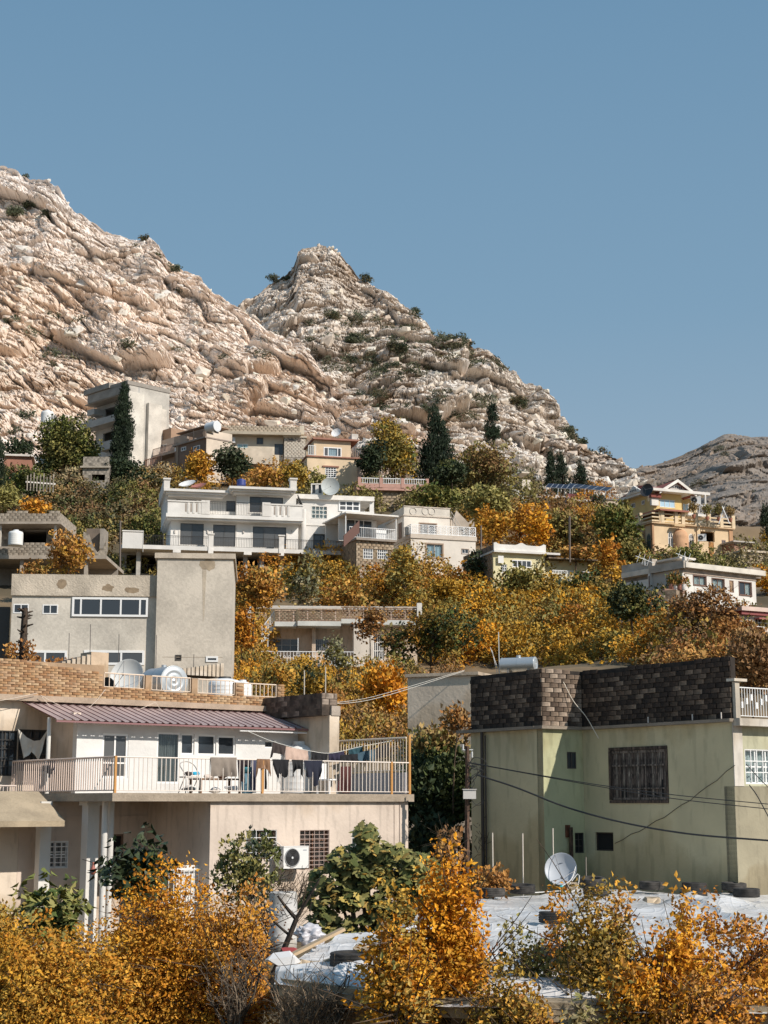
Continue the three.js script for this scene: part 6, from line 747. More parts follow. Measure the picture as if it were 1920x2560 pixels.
{ // ---- stone cottages and shed at the right edge, far
  const h = new Bld('stone_cottage', 'small pale stone cottage at the far right below the ochre villa', 'house', 1882, 158, 1990, 160, 1420), q = zR, C = [[0.58, 0.49, 0.39], [0.5, 0.41, 0.32], [0.66, 0.57, 0.46]].map((c) => M(...c, 'block', 1.2)), P = (x, y) => h.P(...q(x, y)), t = P(1600, 712)[1]; const wl = h.wall(0, 5, -3, t, -0.04, C[1], [{ r: q(1535, 720, 1570, 785), open: 1 }, { r: q(1615, 768, 1648, 822), open: 1 }]); h.shell(0.001, 4.99, -3, t, -5, -0.302, C[1]); courses(h, 'stone', wl, 0, 5, -2, t, 0.02, 0.5, 0.3, 0.05, C, { joint: 0.04, uneven: 0.03, tilt: 0.05, max: 120, skip: [h.R(q(1535, 720, 1570, 785)), h.R(q(1615, 768, 1648, 822))] }); h.lbox('roof_slab', -0.2, 5.2, t + 0.002, t + 0.2, -5.2, 0.3, C[2]);
  const s = new Bld('tin_shed', 'flat-roofed pale shed with brick base right of the ochre villa', 'shed', 1836, 166, 1890, 167, 1400), r = s.R(q(1385, 618, 1535, 690)); s.lbox('wall', r[0], r[1], r[2] - 2.4, r[2] + 0.6, -3, 0, M(0.42, 0.24, 0.17, 'block', 1)); s.lbox('panel', r[0] + 0.1, r[1] - 0.1, r[2] + 0.602, r[3] - 0.1, -2.8, -0.1, M(0.6, 0.58, 0.54, 'plaster', 3)); s.lbox('roof', r[0] - 0.3, r[1] + 0.3, r[3] - 0.098, r[3] + 0.05, -3.3, 0.4, M(0.55, 0.5, 0.45, 'plaster', 3));
}
// ================================================================ trees and shrubs
reseed(6);
const DX = 1920 / 1659; // the photograph was surveyed on a view 1659 wide
const LEAF = new THREE.MeshPhysicalMaterial({ color: lin(1, 1, 1), roughness: 0.62, side: THREE.DoubleSide, specularIntensity: 0.35 });
const LEAFGLOSS = new THREE.MeshPhysicalMaterial({ color: lin(1, 1, 1), roughness: 0.38, side: THREE.DoubleSide, specularIntensity: 0.5 });
const BARK = M(0.16, 0.115, 0.08, 'bark', 0.8, 0.95, 0.01), BARKG = M(0.30, 0.25, 0.20, 'bark', 0.8, 0.95, 0.01);
function leafQuad(l, w, fold) { // base, sides and tip of one folded leaf along +y
  return [[0, 0, 0], [-w, l * 0.42, fold], [0, l, -fold * 0.6], [0, 0, 0], [0, l, -fold * 0.6], [w, l * 0.42, fold]];
}
function clusterGeo(n, rad, l, wr, opt = {}) {
  const pos = [], e = new THREE.Euler(), m = new THREE.Matrix4(), v = V3();
  for (let i = 0; i < n; i++) {
    const th = R(0, 6.283), ph = Math.acos(R(-1, 1)), rr = rad * Math.cbrt(rnd()), c = V3(Math.sin(ph) * Math.cos(th) * rr, Math.cos(ph) * rr * (opt.tall || 1), Math.sin(ph) * Math.sin(th) * rr), s = R(0.7, 1.25);
    if (opt.up) e.set(R(-0.6, 0.6), R(0, 6.283), R(-0.6, 0.6)); else if (opt.droop) e.set(R(1.7, 2.7), R(0, 6.283), R(-0.5, 0.5), 'YXZ'); else e.set(R(-1.6, 1.6), R(0, 6.283), R(-1.6, 1.6));
    m.makeRotationFromEuler(e);
    for (const p of leafQuad(l * s, l * wr * s, l * 0.12)) { v.set(...p).applyMatrix4(m).add(c); pos.push(v.x, v.y, v.z); }
  }
  const g = new THREE.BufferGeometry(); g.setAttribute('position', new THREE.Float32BufferAttribute(pos, 3)); g.computeVertexNormals(); return g;
}
const G = { far: [0, 1].map(() => clusterGeo(8, 0.62, 0.36, 0.36)), mid: [0, 1].map(() => clusterGeo(8, 0.36, 0.20, 0.36)), near: [0, 1, 2].map(() => clusterGeo(9, 0.155, 0.078, 0.33)), sprig: [0, 1].map(() => clusterGeo(10, 0.5, 0.5, 0.16, { up: 1, tall: 1.3 })), nearsmall: [0, 1].map(() => clusterGeo(8, 0.14, 0.10, 0.36)), big: [0, 1].map(() => clusterGeo(5, 0.16, 0.2, 0.30, { droop: 1 })) };
const PAL = {
  orange: [[0.52, 0.215, 0.022], [0.60, 0.29, 0.035], [0.40, 0.15, 0.02], [0.58, 0.31, 0.05]], amber: [[0.66, 0.27, 0.015], [0.56, 0.205, 0.014], [0.74, 0.36, 0.028], [0.38, 0.135, 0.014], [0.70, 0.36, 0.035]],
  gold: [[0.48, 0.275, 0.035], [0.37, 0.225, 0.036], [0.54, 0.29, 0.034], [0.27, 0.18, 0.035]], olive: [[0.22, 0.19, 0.055], [0.28, 0.22, 0.06], [0.17, 0.155, 0.05], [0.34, 0.25, 0.07]],
  green: [[0.095, 0.125, 0.03], [0.13, 0.15, 0.035], [0.07, 0.095, 0.026], [0.19, 0.17, 0.045]], dark: [[0.030, 0.045, 0.022], [0.045, 0.06, 0.026], [0.022, 0.034, 0.018], [0.06, 0.07, 0.032]], cypress: [[0.026, 0.040, 0.022], [0.036, 0.052, 0.026], [0.02, 0.03, 0.018]],
  brown: [[0.23, 0.125, 0.055], [0.30, 0.165, 0.07], [0.18, 0.095, 0.045], [0.34, 0.21, 0.085]], rust: [[0.42, 0.19, 0.05], [0.34, 0.15, 0.045], [0.48, 0.26, 0.07]], dry: [[0.30, 0.23, 0.13], [0.24, 0.18, 0.10], [0.36, 0.28, 0.16]], khaki: [[0.30, 0.27, 0.085], [0.24, 0.22, 0.07], [0.38, 0.32, 0.11]], grey: [[0.15, 0.16, 0.10], [0.19, 0.19, 0.12], [0.12, 0.13, 0.08]], fig: [[0.20, 0.22, 0.055], [0.30, 0.29, 0.085], [0.14, 0.165, 0.045], [0.42, 0.36, 0.10], [0.50, 0.38, 0.08]],
};
function fill(parent, name, geo, mat, spots, pal, size, o = {}) { // spots: [centre, radii, share]
  const per = geo.map(() => []), c = new THREE.Color(), e = new THREE.Euler(), q = new THREE.Quaternion(), s = V3(), m = new THREE.Matrix4();
  for (const [ctr, rad, n] of spots) { const base = pick(pal); for (let i = 0; i < n; i++) {
    const th = R(0, 6.283), u = R(-1, 1), w = Math.sqrt(1 - u * u), k = (o.inner ?? 0.45) + (1.06 - (o.inner ?? 0.45)) * Math.sqrt(rnd()), p = V3(ctr.x + Math.cos(th) * w * rad.x * k, ctr.y + u * rad.y * k, ctr.z + Math.sin(th) * w * rad.z * k);
    const f = o.freq || 1.1; if (fbm(p.x * f, p.y * f, p.z * f, 2) < (o.gap ?? -0.22) + (k > 0.92 ? 0.12 : 0)) continue;
    p.base = base; per[Math.floor(rnd() * geo.length)].push(p);
  } }
  const cf = o.cf || (size > 0.6 && geo === G.far ? 0.22 : 0.6);
  per.forEach((list, gi) => {
    if (!list.length) return; const im = new THREE.InstancedMesh(geo[gi], mat, list.length); im.name = name; im.userData.kind = 'stuff';
    list.forEach((p, i) => {
      e.set(o.upright ? R(-0.25, 0.25) : R(-0.5, 0.5), R(0, 6.283), o.upright ? R(-0.25, 0.25) : R(-0.5, 0.5)); q.setFromEuler(e); const k = size * R(0.6, 1.4); s.set(k, k * (o.tall || 1), k); m.compose(p, q, s); im.setMatrixAt(i, m);
      const n = fbm((p.x + parent.position.x) * cf + 7, p.y * cf, (p.z + parent.position.z) * cf, 2), idx = clamp(Math.floor((n * 1.1 + 0.5 + R(-0.3, 0.3)) * pal.length), 0, pal.length - 1), a = pal[idx], v = R(0.78, 1.25), w = o.own ?? 0.3, b = p.base; c.setRGB(lerp(a[0], b[0], w) * v, lerp(a[1], b[1], w) * v, lerp(a[2], b[2], w) * v); im.setColorAt(i, c);
    });
    parent.add(im);
  });
}
function taper(a, b, r0, r1, seg = 6, bend = 0.08) { // a limb that thins and bends a little
  const L = a.distanceTo(b), mid = a.clone().lerp(b, 0.5).add(V3(R(-1, 1), R(-0.3, 0.6), R(-1, 1)).multiplyScalar(L * bend)), cv = new THREE.QuadraticBezierCurve3(a, mid, b), n = 5, g = new THREE.TubeGeometry(cv, n, 1, seg), p = g.attributes.position;
  for (let i = 0; i < p.count; i++) { const k = Math.floor(i / (seg + 1)) / n, c = cv.getPointAt(Math.min(1, k)), r = lerp(r0, r1, k); p.setXYZ(i, c.x + (p.getX(i) - c.x) * r, c.y + (p.getY(i) - c.y) * r, c.z + (p.getZ(i) - c.z) * r); }
  g.computeVertexNormals(); return muv(g);
}
const treeOf = new Map();
// box: where it shows in the photograph (survey view), d: distance; kind of crown, palette, density
function tree(name, label, cat, box, d, kind, pal, o = {}) {
  const [x0, y0, x1, y1] = box.map((v) => v * DX), mid = at((x0 + x1) / 2, (y0 + y1) / 2, d), W = (x1 - x0) / FP * d, H = (y1 - y0) / FP * d, bx = mid.x + (o.lean || 0), gy = o.base ?? Math.min(landY(bx, -d) - 0.1, mid.y - H / 2);
  const t = thing(name, label, cat, V3(bx, gy, -d), 0, o.group), cy = mid.y - gy, cx = -(o.lean || 0), lobes = [], D = Math.min(W, H) * (o.deep || 0.9), limbs = [], M_ = o.bark || BARK;
  const g = o.geo ? G[o.geo] : d > 80 ? G.far : d > 45 ? G.mid : G.near, l = o.geo ? { near: 0.078, big: 0.2, sprig: 0.5, nearsmall: 0.1, mid: 0.2, far: 0.36 }[o.geo] : d > 80 ? 0.36 : d > 45 ? 0.2 : 0.078, sc = o.size || (d > 80 ? clamp(d / 165, 0.55, 1) : 1), total = (o.dense || 1) * (d > 60 ? 1.7 : 1.35) * W * H / (l * l * sc * sc) * (8 / 8);
  if (kind === 'cone' || kind === 'column') {
    const n = Math.max(7, Math.round(H / W * 6)); let sum = 0; const rs = [];
    for (let i = 0; i < n; i++) { const k = i / (n - 1), r = kind === 'cone' ? lerp(0.62, 0.07, Math.pow(k, 0.9)) : 0.5 * Math.pow(Math.sin(Math.PI * lerp(0.2, 0.97, k)), 0.6) * lerp(1.0, 0.5, k); rs.push(r); sum += r; }
    rs.forEach((r, i) => { const k = i / (n - 1); lobes.push([V3(cx + R(-0.07, 0.07) * W, cy - H / 2 + H * lerp(0.07, 0.955, k), R(-0.05, 0.05) * W), V3(W * r * R(0.85, 1.15), H / n * 1.1, W * r * R(0.85, 1.1)), Math.round(total * r / sum)]); });
    limbs.push(taper(V3(0, 0, 0), V3(cx, cy + H * 0.35, 0), 0.16 + W * 0.03, 0.04));
  } else {
    const n = o.lobes || clamp(Math.round(W * 1.6), 7, 26); let sum = 0; const tmp = [];
    for (let i = 0; i < n; i++) { const a = R(0, 6.283), u = R(-1, 1), k = Math.sqrt(rnd()), rr = R(0.2, 0.34) * (o.lump || 1), w = Math.sqrt(1 - u * u); let px = Math.cos(a) * w * k * (0.5 - rr * 0.55), py = u * k * (0.5 - rr * 0.5), pz = Math.sin(a) * w * k * (0.5 - rr * 0.5); if (kind === 'upright') { px *= lerp(1.1, 0.55, py + 0.5); } if (kind === 'bush') { py = py * 0.8 - 0.05; } tmp.push([px, py, pz, rr]); sum += rr * rr; }
    for (const [px, py, pz, rr] of tmp) { const c = V3(cx + px * W, cy + py * H, pz * D); lobes.push([c, V3(rr * W * R(0.85, 1.1), rr * H * R(0.8, 1.1) * (kind === 'upright' ? 1.25 : 1), rr * D * 1.1), Math.round(total * rr * rr / sum)]); }
    const fork = V3(cx * 0.5, Math.max(0.25, cy - H * 0.32), 0), tr = o.trunk || clamp(W * 0.022, 0.03, 0.22);
    limbs.push(taper(V3(0, -0.3, 0), fork, tr, tr * 0.75)); lobes.slice(0, o.limbs || 9).forEach(([c]) => limbs.push(taper(fork, c, tr * 0.6, tr * 0.16, 5, 0.14)));
    if (o.twigs) for (let i = 0; i < o.twigs; i++) { const b = pick(lobes), a = b[0], dir = V3(R(-1, 1), R(-0.15, 1.2), R(-0.2, 1)).normalize().multiplyScalar(Math.max(b[1].x, b[1].y) * R(0.8, 1.5)); limbs.push(taper(a, a.clone().add(dir), tr * 0.2, tr * 0.05, 3, 0.1)); }
  }
  part('trunk', merge(limbs), M_, t);
  fill(t, 'crown', g, o.gloss ? LEAFGLOSS : LEAF, lobes, pal, sc, { inner: o.inner, gap: o.gap, freq: o.freq || (d > 80 ? 0.35 : 1.2) * 1, upright: o.geo === 'sprig', tall: o.tall });
  treeOf.set(t, lobes); return t;
}
const mix = (...l) => l.flat();
// ---- upper slope
tree('round_tree', 'big round green tree with yellowing lower branches below the concrete tower', 'tree', [66, 893, 216, 1062], 194, 'round', mix(PAL.green, PAL.green, PAL.dark, PAL.khaki), { dense: 2.6, gap: -0.4 });
tree('cypress', 'tall slender dark cypress standing in front of the concrete tower', 'cypress', [240, 822, 292, 1010], 190, 'column', PAL.cypress, { geo: 'sprig', size: 0.75, dense: 2.2, gap: -0.5 });
tree('dark_shrub', 'dark dense shrub at the foot of the tall slender cypress', 'shrub', [228, 975, 302, 1092], 188, 'round', PAL.dark, { dense: 1.4, gap: -0.4 });
tree('cypress', 'dark cypress cut by the left edge of the picture', 'cypress', [-32, 915, 16, 1095], 190, 'column', PAL.cypress, { geo: 'sprig', size: 0.8, dense: 2 });
tree('shrub', 'low dark shrub between the left cypress and the round tree', 'shrub', [10, 942, 72, 990], 204, 'bush', PAL.dark);
tree('shrub', 'dark green shrub in front of the terracotta building', 'shrub', [14, 990, 110, 1080], 184, 'bush', mix(PAL.dark, PAL.green), { dense: 1.2 });
tree('shrub', 'yellow-green shrub at the left edge above the unfinished house', 'shrub', [-20, 1040, 45, 1108], 172, 'bush', PAL.khaki);
tree('orange_shrub', 'small orange shrub behind the unfinished house roof', 'shrub', [42, 1074, 110, 1112], 150, 'bush', PAL.orange);
tree('autumn_tree', 'orange-yellow tree below the brown house terrace', 'tree', [382, 978, 466, 1052], 182, 'round', mix(PAL.gold, PAL.orange));
tree('evergreen_shrub', 'dark round evergreen below the long low cream house', 'shrub', [464, 962, 545, 1030], 184, 'round', mix(PAL.dark, PAL.dark, PAL.grey), { dense: 1.5, gap: -0.4 });
tree('shrub', 'orange-brown shrub left of the peach house', 'shrub', [543, 1000, 610, 1056], 176, 'bush', mix(PAL.rust, PAL.gold));
tree('shrub', 'golden shrub with dark gap against the peach house corner', 'shrub', [604, 990, 672, 1060], 176, 'bush', mix(PAL.gold, PAL.olive));
tree('young_tree', 'thin yellow-leaved tree in front of the peach house wall', 'tree', [660, 1008, 705, 1075], 178, 'upright', PAL.khaki, { dense: 0.6 });
tree('plane_tree', 'large olive-gold tree between the peach house and the dark pine', 'tree', [792, 900, 912, 1046], 195, 'round', mix(PAL.olive, PAL.gold, PAL.green), { dense: 1.4 });
tree('ivy_tree', 'dark ivy-covered tree against the right side of the peach house', 'tree', [776, 940, 832, 1042], 189, 'round', PAL.dark, { dense: 1.3 });
tree('pine_tree', 'tall dark pine with pointed top, darkest of the upper trees', 'tree', [902, 886, 988, 1050], 196, 'cone', PAL.cypress, { geo: 'sprig', size: 0.95, dense: 2.4, gap: -0.45 });
tree('shrub', 'dark green shrub at the right foot of the tall pine', 'shrub', [930, 985, 1022, 1055], 188, 'bush', mix(PAL.dark, PAL.green), { dense: 1.3 });
tree('broad_tree', 'wide brown-olive tree with bare twigs right of the pine', 'tree', [970, 935, 1130, 1090], 192, 'round', mix(PAL.brown, PAL.olive, PAL.dry), { dense: 1.05, twigs: 30, bark: BARKG });
tree('cypress', 'slim dark cypress standing alone against the pale rocks', 'cypress', [1044, 868, 1082, 958], 212, 'column', PAL.cypress, { geo: 'sprig', size: 0.75, dense: 2 });
tree('conifer', 'dark conifer pair left of the solar panels, taller left tree', 'tree', [1174, 976, 1206, 1066], 205, 'cone', PAL.cypress, { geo: 'sprig', size: 0.75, dense: 2.2 });
tree('conifer', 'dark conifer close on the right of the taller one by the solar panels', 'tree', [1195, 978, 1230, 1066], 206, 'cone', PAL.cypress, { geo: 'sprig', size: 0.75, dense: 2.2 });
tree('conifer', 'small dark conifer behind the large solar array', 'tree', [1232, 1003, 1276, 1062], 208, 'cone', PAL.cypress, { geo: 'sprig', size: 0.75, dense: 2 });
tree('vine_bush', 'dark green vine mound below the pink terrace', 'shrub', [884, 1040, 1000, 1102], 176, 'bush', mix(PAL.green, PAL.olive), { dense: 1.3 });
tree('vine_bush', 'khaki vine mound above the cream house right side', 'shrub', [985, 1050, 1125, 1130], 172, 'bush', mix(PAL.khaki, PAL.olive), { dense: 1.3 });
tree('autumn_tree', 'bright orange tree right of the cream house', 'tree', [1018, 1096, 1112, 1172], 160, 'round', mix(PAL.orange, PAL.gold), { dense: 1.2 });
tree('autumn_tree', 'bright orange tree below the white stepped wall', 'tree', [1096, 1088, 1148, 1178], 163, 'round', PAL.orange, { dense: 1.1 });
tree('autumn_tree', 'amber upright tree left of the brown broad tree', 'tree', [1138, 1104, 1192, 1186], 160, 'upright', PAL.amber, { dense: 1.2 });
tree('broad_tree', 'brown-olive tree in front of the blue-grey house', 'tree', [1166, 1092, 1266, 1186], 164, 'round', mix(PAL.brown, PAL.olive), { dense: 1.2, twigs: 14 });
tree('green_tree', 'large green leafy tree left of the ochre villa', 'tree', [1262, 1082, 1392, 1180], 160, 'round', mix(PAL.green, PAL.olive, PAL.green), { dense: 1.4 });
tree('palm_shrub', 'small dark spiky palm beside the blue-grey house', 'palm', [1272, 1066, 1314, 1098], 184, 'bush', PAL.dark, { geo: 'sprig', size: 0.8 });
tree('autumn_tree', 'orange tree in front of the pergola slab of the yellow house', 'tree', [1290, 1148, 1346, 1258], 146, 'upright', PAL.orange);
tree('olive_tree', 'olive-green tree left below the ochre villa', 'tree', [1316, 1150, 1402, 1250], 150, 'round', mix(PAL.olive, PAL.khaki), { dense: 1.2 });
tree('vine_bush', 'leafy vine climbing the front of the ochre villa base', 'shrub', [1444, 1172, 1520, 1232], 155, 'bush', mix(PAL.khaki, PAL.green), { dense: 0.9 });
tree('shrub', 'green shrub at the right foot of the ochre villa', 'shrub', [1510, 1194, 1582, 1236], 152, 'bush', mix(PAL.green, PAL.khaki));
tree('vine_bush', 'dark green vine hanging over the pergola of the yellow house', 'shrub', [1186, 1182, 1302, 1212], 149.5, 'bush', mix(PAL.olive, PAL.green, PAL.rust), { dense: 1.2, deep: 0.9 });
tree('shrub', 'dark bush filling the gap between cream and yellow house', 'shrub', [1000, 1184, 1052, 1262], 149, 'bush', PAL.dark, { dense: 1.3 });
tree('orchard_tree', 'green citrus tree in front of the yellow house window', 'tree', [1078, 1222, 1184, 1290], 141, 'bush', mix(PAL.green, PAL.green, PAL.olive), { dense: 1.4 });
tree('orchard_tree', 'dark green citrus tree before the white railing of the yellow house', 'tree', [1184, 1226, 1300, 1300], 139, 'bush', mix(PAL.green, PAL.dark), { dense: 1.4 });
tree('poplar', 'upright gold-olive tree between stone house and cream house', 'tree', [838, 1186, 912, 1292], 143, 'upright', mix(PAL.khaki, PAL.gold, PAL.olive), { dense: 1.1, twigs: 10 });
tree('shrub', 'gold shrub in front of the cream house door', 'shrub', [912, 1236, 1010, 1310], 138, 'bush', PAL.gold, { dense: 1.2 });
tree('shrub', 'brown-orange shrub against the unfinished house', 'shrub', [92, 1138, 206, 1250], 122, 'round', mix(PAL.rust, PAL.gold, PAL.olive), { dense: 0.95, twigs: 30, bark: BARKG });
tree('shrub', 'small orange shrub behind the grey parapet at far left', 'shrub', [40, 1210, 100, 1246], 108, 'bush', mix(PAL.rust, PAL.olive));
tree('autumn_tree', 'orange tree against the right side of the grey concrete building', 'tree', [498, 1212, 606, 1330], 112, 'round', mix(PAL.orange, PAL.rust, PAL.olive), { dense: 1.3 });
tree('shrub', 'orange shrub low beside the grey concrete building', 'shrub', [496, 1300, 546, 1420], 106, 'bush', mix(PAL.orange, PAL.rust), { dense: 1.3 });
tree('olive_tree', 'grey-olive tree with bare twigs below the villa basement', 'tree', [606, 1205, 700, 1322], 134, 'round', mix(PAL.olive, PAL.grey, PAL.dry), { dense: 0.95, twigs: 24, bark: BARKG });
tree('shrub', 'rusty shrub behind the pierced brick parapet', 'shrub', [700, 1255, 800, 1322], 136, 'bush', mix(PAL.rust, PAL.olive, PAL.gold));
tree('vine', 'reddish vine hanging over the pierced brick parapet', 'vine', [762, 1298, 836, 1385], 121, 'bush', mix(PAL.brown, PAL.rust), { dense: 0.8, deep: 0.35 });
tree('vine', 'brown vine in front of the terrace of the pierced parapet house', 'vine', [812, 1350, 892, 1430], 120, 'bush', mix(PAL.brown, PAL.olive), { dense: 0.7, deep: 0.4, twigs: 16 });
tree('maple_tree', 'dark tree with orange tips right of the pierced parapet house', 'tree', [842, 1312, 1020, 1466], 113, 'round', mix(PAL.dark, PAL.green, PAL.rust, PAL.orange), { dense: 1.5 });
tree('shrub', 'grey-green feathery shrub in front of the terrace railing', 'shrub', [694, 1372, 766, 1500], 96, 'upright', mix(PAL.grey, PAL.olive), { dense: 1 });
tree('autumn_tree', 'glowing orange tree left of the plaster annex', 'tree', [772, 1430, 892, 1545], 74, 'upright', mix(PAL.orange, PAL.amber), { dense: 1.3 });
tree('autumn_tree', 'small gold tree right of the white water tank', 'tree', [540, 1428, 640, 1510], 84, 'round', mix(PAL.gold, PAL.olive, PAL.orange), { dense: 1.1 });
tree('shrub', 'dark leafy shrub between the two orange trees above the alley', 'shrub', [634, 1440, 720, 1520], 80, 'bush', mix(PAL.olive, PAL.dark, PAL.gold), { dense: 1.1 });
tree('brown_tree', 'large brown-leaved tree behind the block parapet on the right', 'tree', [1428, 1280, 1618, 1430], 104, 'round', mix(PAL.brown, PAL.brown, PAL.rust, PAL.dark), { dense: 1.5, twigs: 26, bark: BARKG });
tree('shrub', 'dark brown shrub at the right edge above the green house terrace', 'shrub', [1560, 1350, 1690, 1500], 78, 'bush', PAL.brown, { dense: 1.3, twigs: 16 });
tree('green_tree', 'dark green tree under the pink house terrace', 'tree', [1302, 1240, 1420, 1342], 116, 'bush', mix(PAL.green, PAL.dark, PAL.olive), { dense: 1.3 });
tree('autumn_tree', 'amber tree right of the flat-roofed white house', 'tree', [1612, 1222, 1690, 1318], 136, 'round', mix(PAL.gold, PAL.amber), { dense: 1.2 });
tree('shrub', 'potted-looking green shrub on the terrace left of the flat-roofed white house', 'shrub', [1430, 1250, 1490, 1300], 127, 'bush', mix(PAL.green, PAL.dry));
tree('conifer', 'slim dark conifer at the far right edge below the distant hill', 'tree', [1640, 1096, 1668, 1172], 172, 'column', PAL.cypress, { geo: 'sprig', size: 0.75, dense: 1.8 });
tree('shrub', 'gold shrub at the far right edge beside the conifer', 'shrub', [1620, 1150, 1690, 1215], 168, 'bush', mix(PAL.gold, PAL.khaki));
tree('alley_tree', 'dark shaded tree filling the alley between the two near houses', 'tree', [862, 1580, 1020, 1800], 50, 'round', mix(PAL.dark, PAL.dark, PAL.green), { dense: 2.4, geo: 'mid', size: 0.9, gap: -0.45 });
tree('alley_shrub', 'dark shrub low in the alley below the shaded tree', 'shrub', [866, 1740, 1022, 1900], 48.5, 'bush', PAL.dark, { dense: 2.4, geo: 'mid', size: 0.9, gap: -0.5 });
tree('vine_bush', 'leafy olive bush on top of the dark alley tree', 'shrub', [880, 1550, 1010, 1650], 51, 'bush', mix(PAL.olive, PAL.brown, PAL.khaki), { geo: 'mid', size: 0.8, dense: 1.9 });
tree('shrub', 'brown bush in front of the plaster annex wall', 'shrub', [955, 1520, 1024, 1580], 49, 'bush', mix(PAL.brown, PAL.rust), { geo: 'mid', size: 0.7, dense: 0.9 });
// ---- thickets nobody could count
function thicket(name, label, boxes, pal, n, rad, per, size, geo) {
  const spots = []; for (let i = 0; i < n; i++) { const b = pick(boxes), p = landHit(R(b[0], b[2]) * DX, R(b[1], b[3]) * DX); if (!p) continue; const r = rad * (rnd() < 0.25 ? R(1.3, 2.0) : R(0.5, 1.2)); spots.push([p.add(V3(0, r * R(0.2, 0.55), 0)), V3(r * R(0.85, 1.25), r * R(0.8, 1.35), r), Math.round(per * r * r)]); }
  const g = new THREE.Group(); g.name = numbered(name); tag(g, label, 'thicket', undefined, 'stuff'); scene.add(g); fill(g, 'foliage', geo, LEAF, spots, pal, size, { freq: 0.4, gap: -0.3, inner: 0.6, own: 0.75 });
}
thicket('dry_thicket', 'dry olive and brown scrub on the slope left of the white villa', [[0, 1015, 350, 1150], [90, 1060, 340, 1180], [60, 1000, 350, 1060]], mix(PAL.olive, PAL.dark, PAL.dry, PAL.brown, PAL.green), 300, 1.3, 26, 0.85, G.far);
thicket('autumn_thicket', 'mixed orange and olive shrubs behind the white villa roof', [[300, 1005, 670, 1070], [520, 980, 660, 1010]], mix(PAL.gold, PAL.rust, PAL.olive), 150, 1.2, 26, 0.85, G.far);
thicket('vine_thicket', 'olive vines and dry shrubs below the pink terrace', [[660, 1050, 900, 1110], [880, 1050, 1160, 1120]], mix(PAL.olive, PAL.khaki, PAL.dry), 130, 1.2, 26, 0.85, G.far);
thicket('autumn_thicket', 'orange and brown shrubs on the slope below the blue-grey house', [[1010, 1100, 1310, 1190], [1180, 1170, 1400, 1260]], mix(PAL.orange, PAL.brown, PAL.olive), 150, 1.2, 26, 0.8, G.far);
thicket('autumn_thicket', 'orange and olive shrubs below the villa basement', [[500, 1230, 910, 1322], [700, 1270, 1000, 1330], [500, 1320, 560, 1440]], mix(PAL.orange, PAL.olive, PAL.rust, PAL.gold), 170, 1.15, 28, 0.75, G.far);
thicket('golden_thicket', 'broad golden thicket covering the slope right of centre', [[870, 1255, 1300, 1440], [1000, 1260, 1440, 1440], [1180, 1300, 1500, 1440]], mix(PAL.gold, PAL.olive, PAL.gold, PAL.amber, PAL.gold, PAL.rust, PAL.khaki), 420, 1.15, 34, 0.7, G.far);
thicket('green_thicket', 'dark green and brown shrubs under the terrace wall', [[1280, 1215, 1450, 1340], [1330, 1200, 1440, 1280]], mix(PAL.green, PAL.dark, PAL.brown), 90, 1.1, 28, 0.75, G.far);
thicket('autumn_thicket', 'olive and gold shrubs behind the brick roof terrace', [[505, 1455, 900, 1530]], mix(PAL.gold, PAL.olive, PAL.orange, PAL.dark), 170, 0.55, 75, 0.8, G.mid);
thicket('vine_thicket', 'rust and gold creepers on the bank behind the alley', [[640, 1490, 1020, 1640]], mix(PAL.rust, PAL.olive, PAL.brown, PAL.gold), 230, 0.7, 70, 0.75, G.mid);
thicket('brown_thicket', 'brown shrubs on the slope at the right above the green house', [[1420, 1380, 1680, 1500]], mix(PAL.brown, PAL.rust, PAL.olive), 110, 1, 34, 0.7, G.far);
thicket('dry_thicket', 'scrub in front of the stone cottage at the far right', [[1580, 1180, 1680, 1260], [1440, 1225, 1600, 1260]], mix(PAL.khaki, PAL.olive, PAL.dry), 60, 1, 26, 0.75, G.far);
thicket('autumn_thicket', 'shrubs between the grey concrete building and the unfinished house', [[0, 1225, 345, 1262]], mix(PAL.rust, PAL.olive, PAL.dark), 60, 0.9, 34, 0.7, G.far);
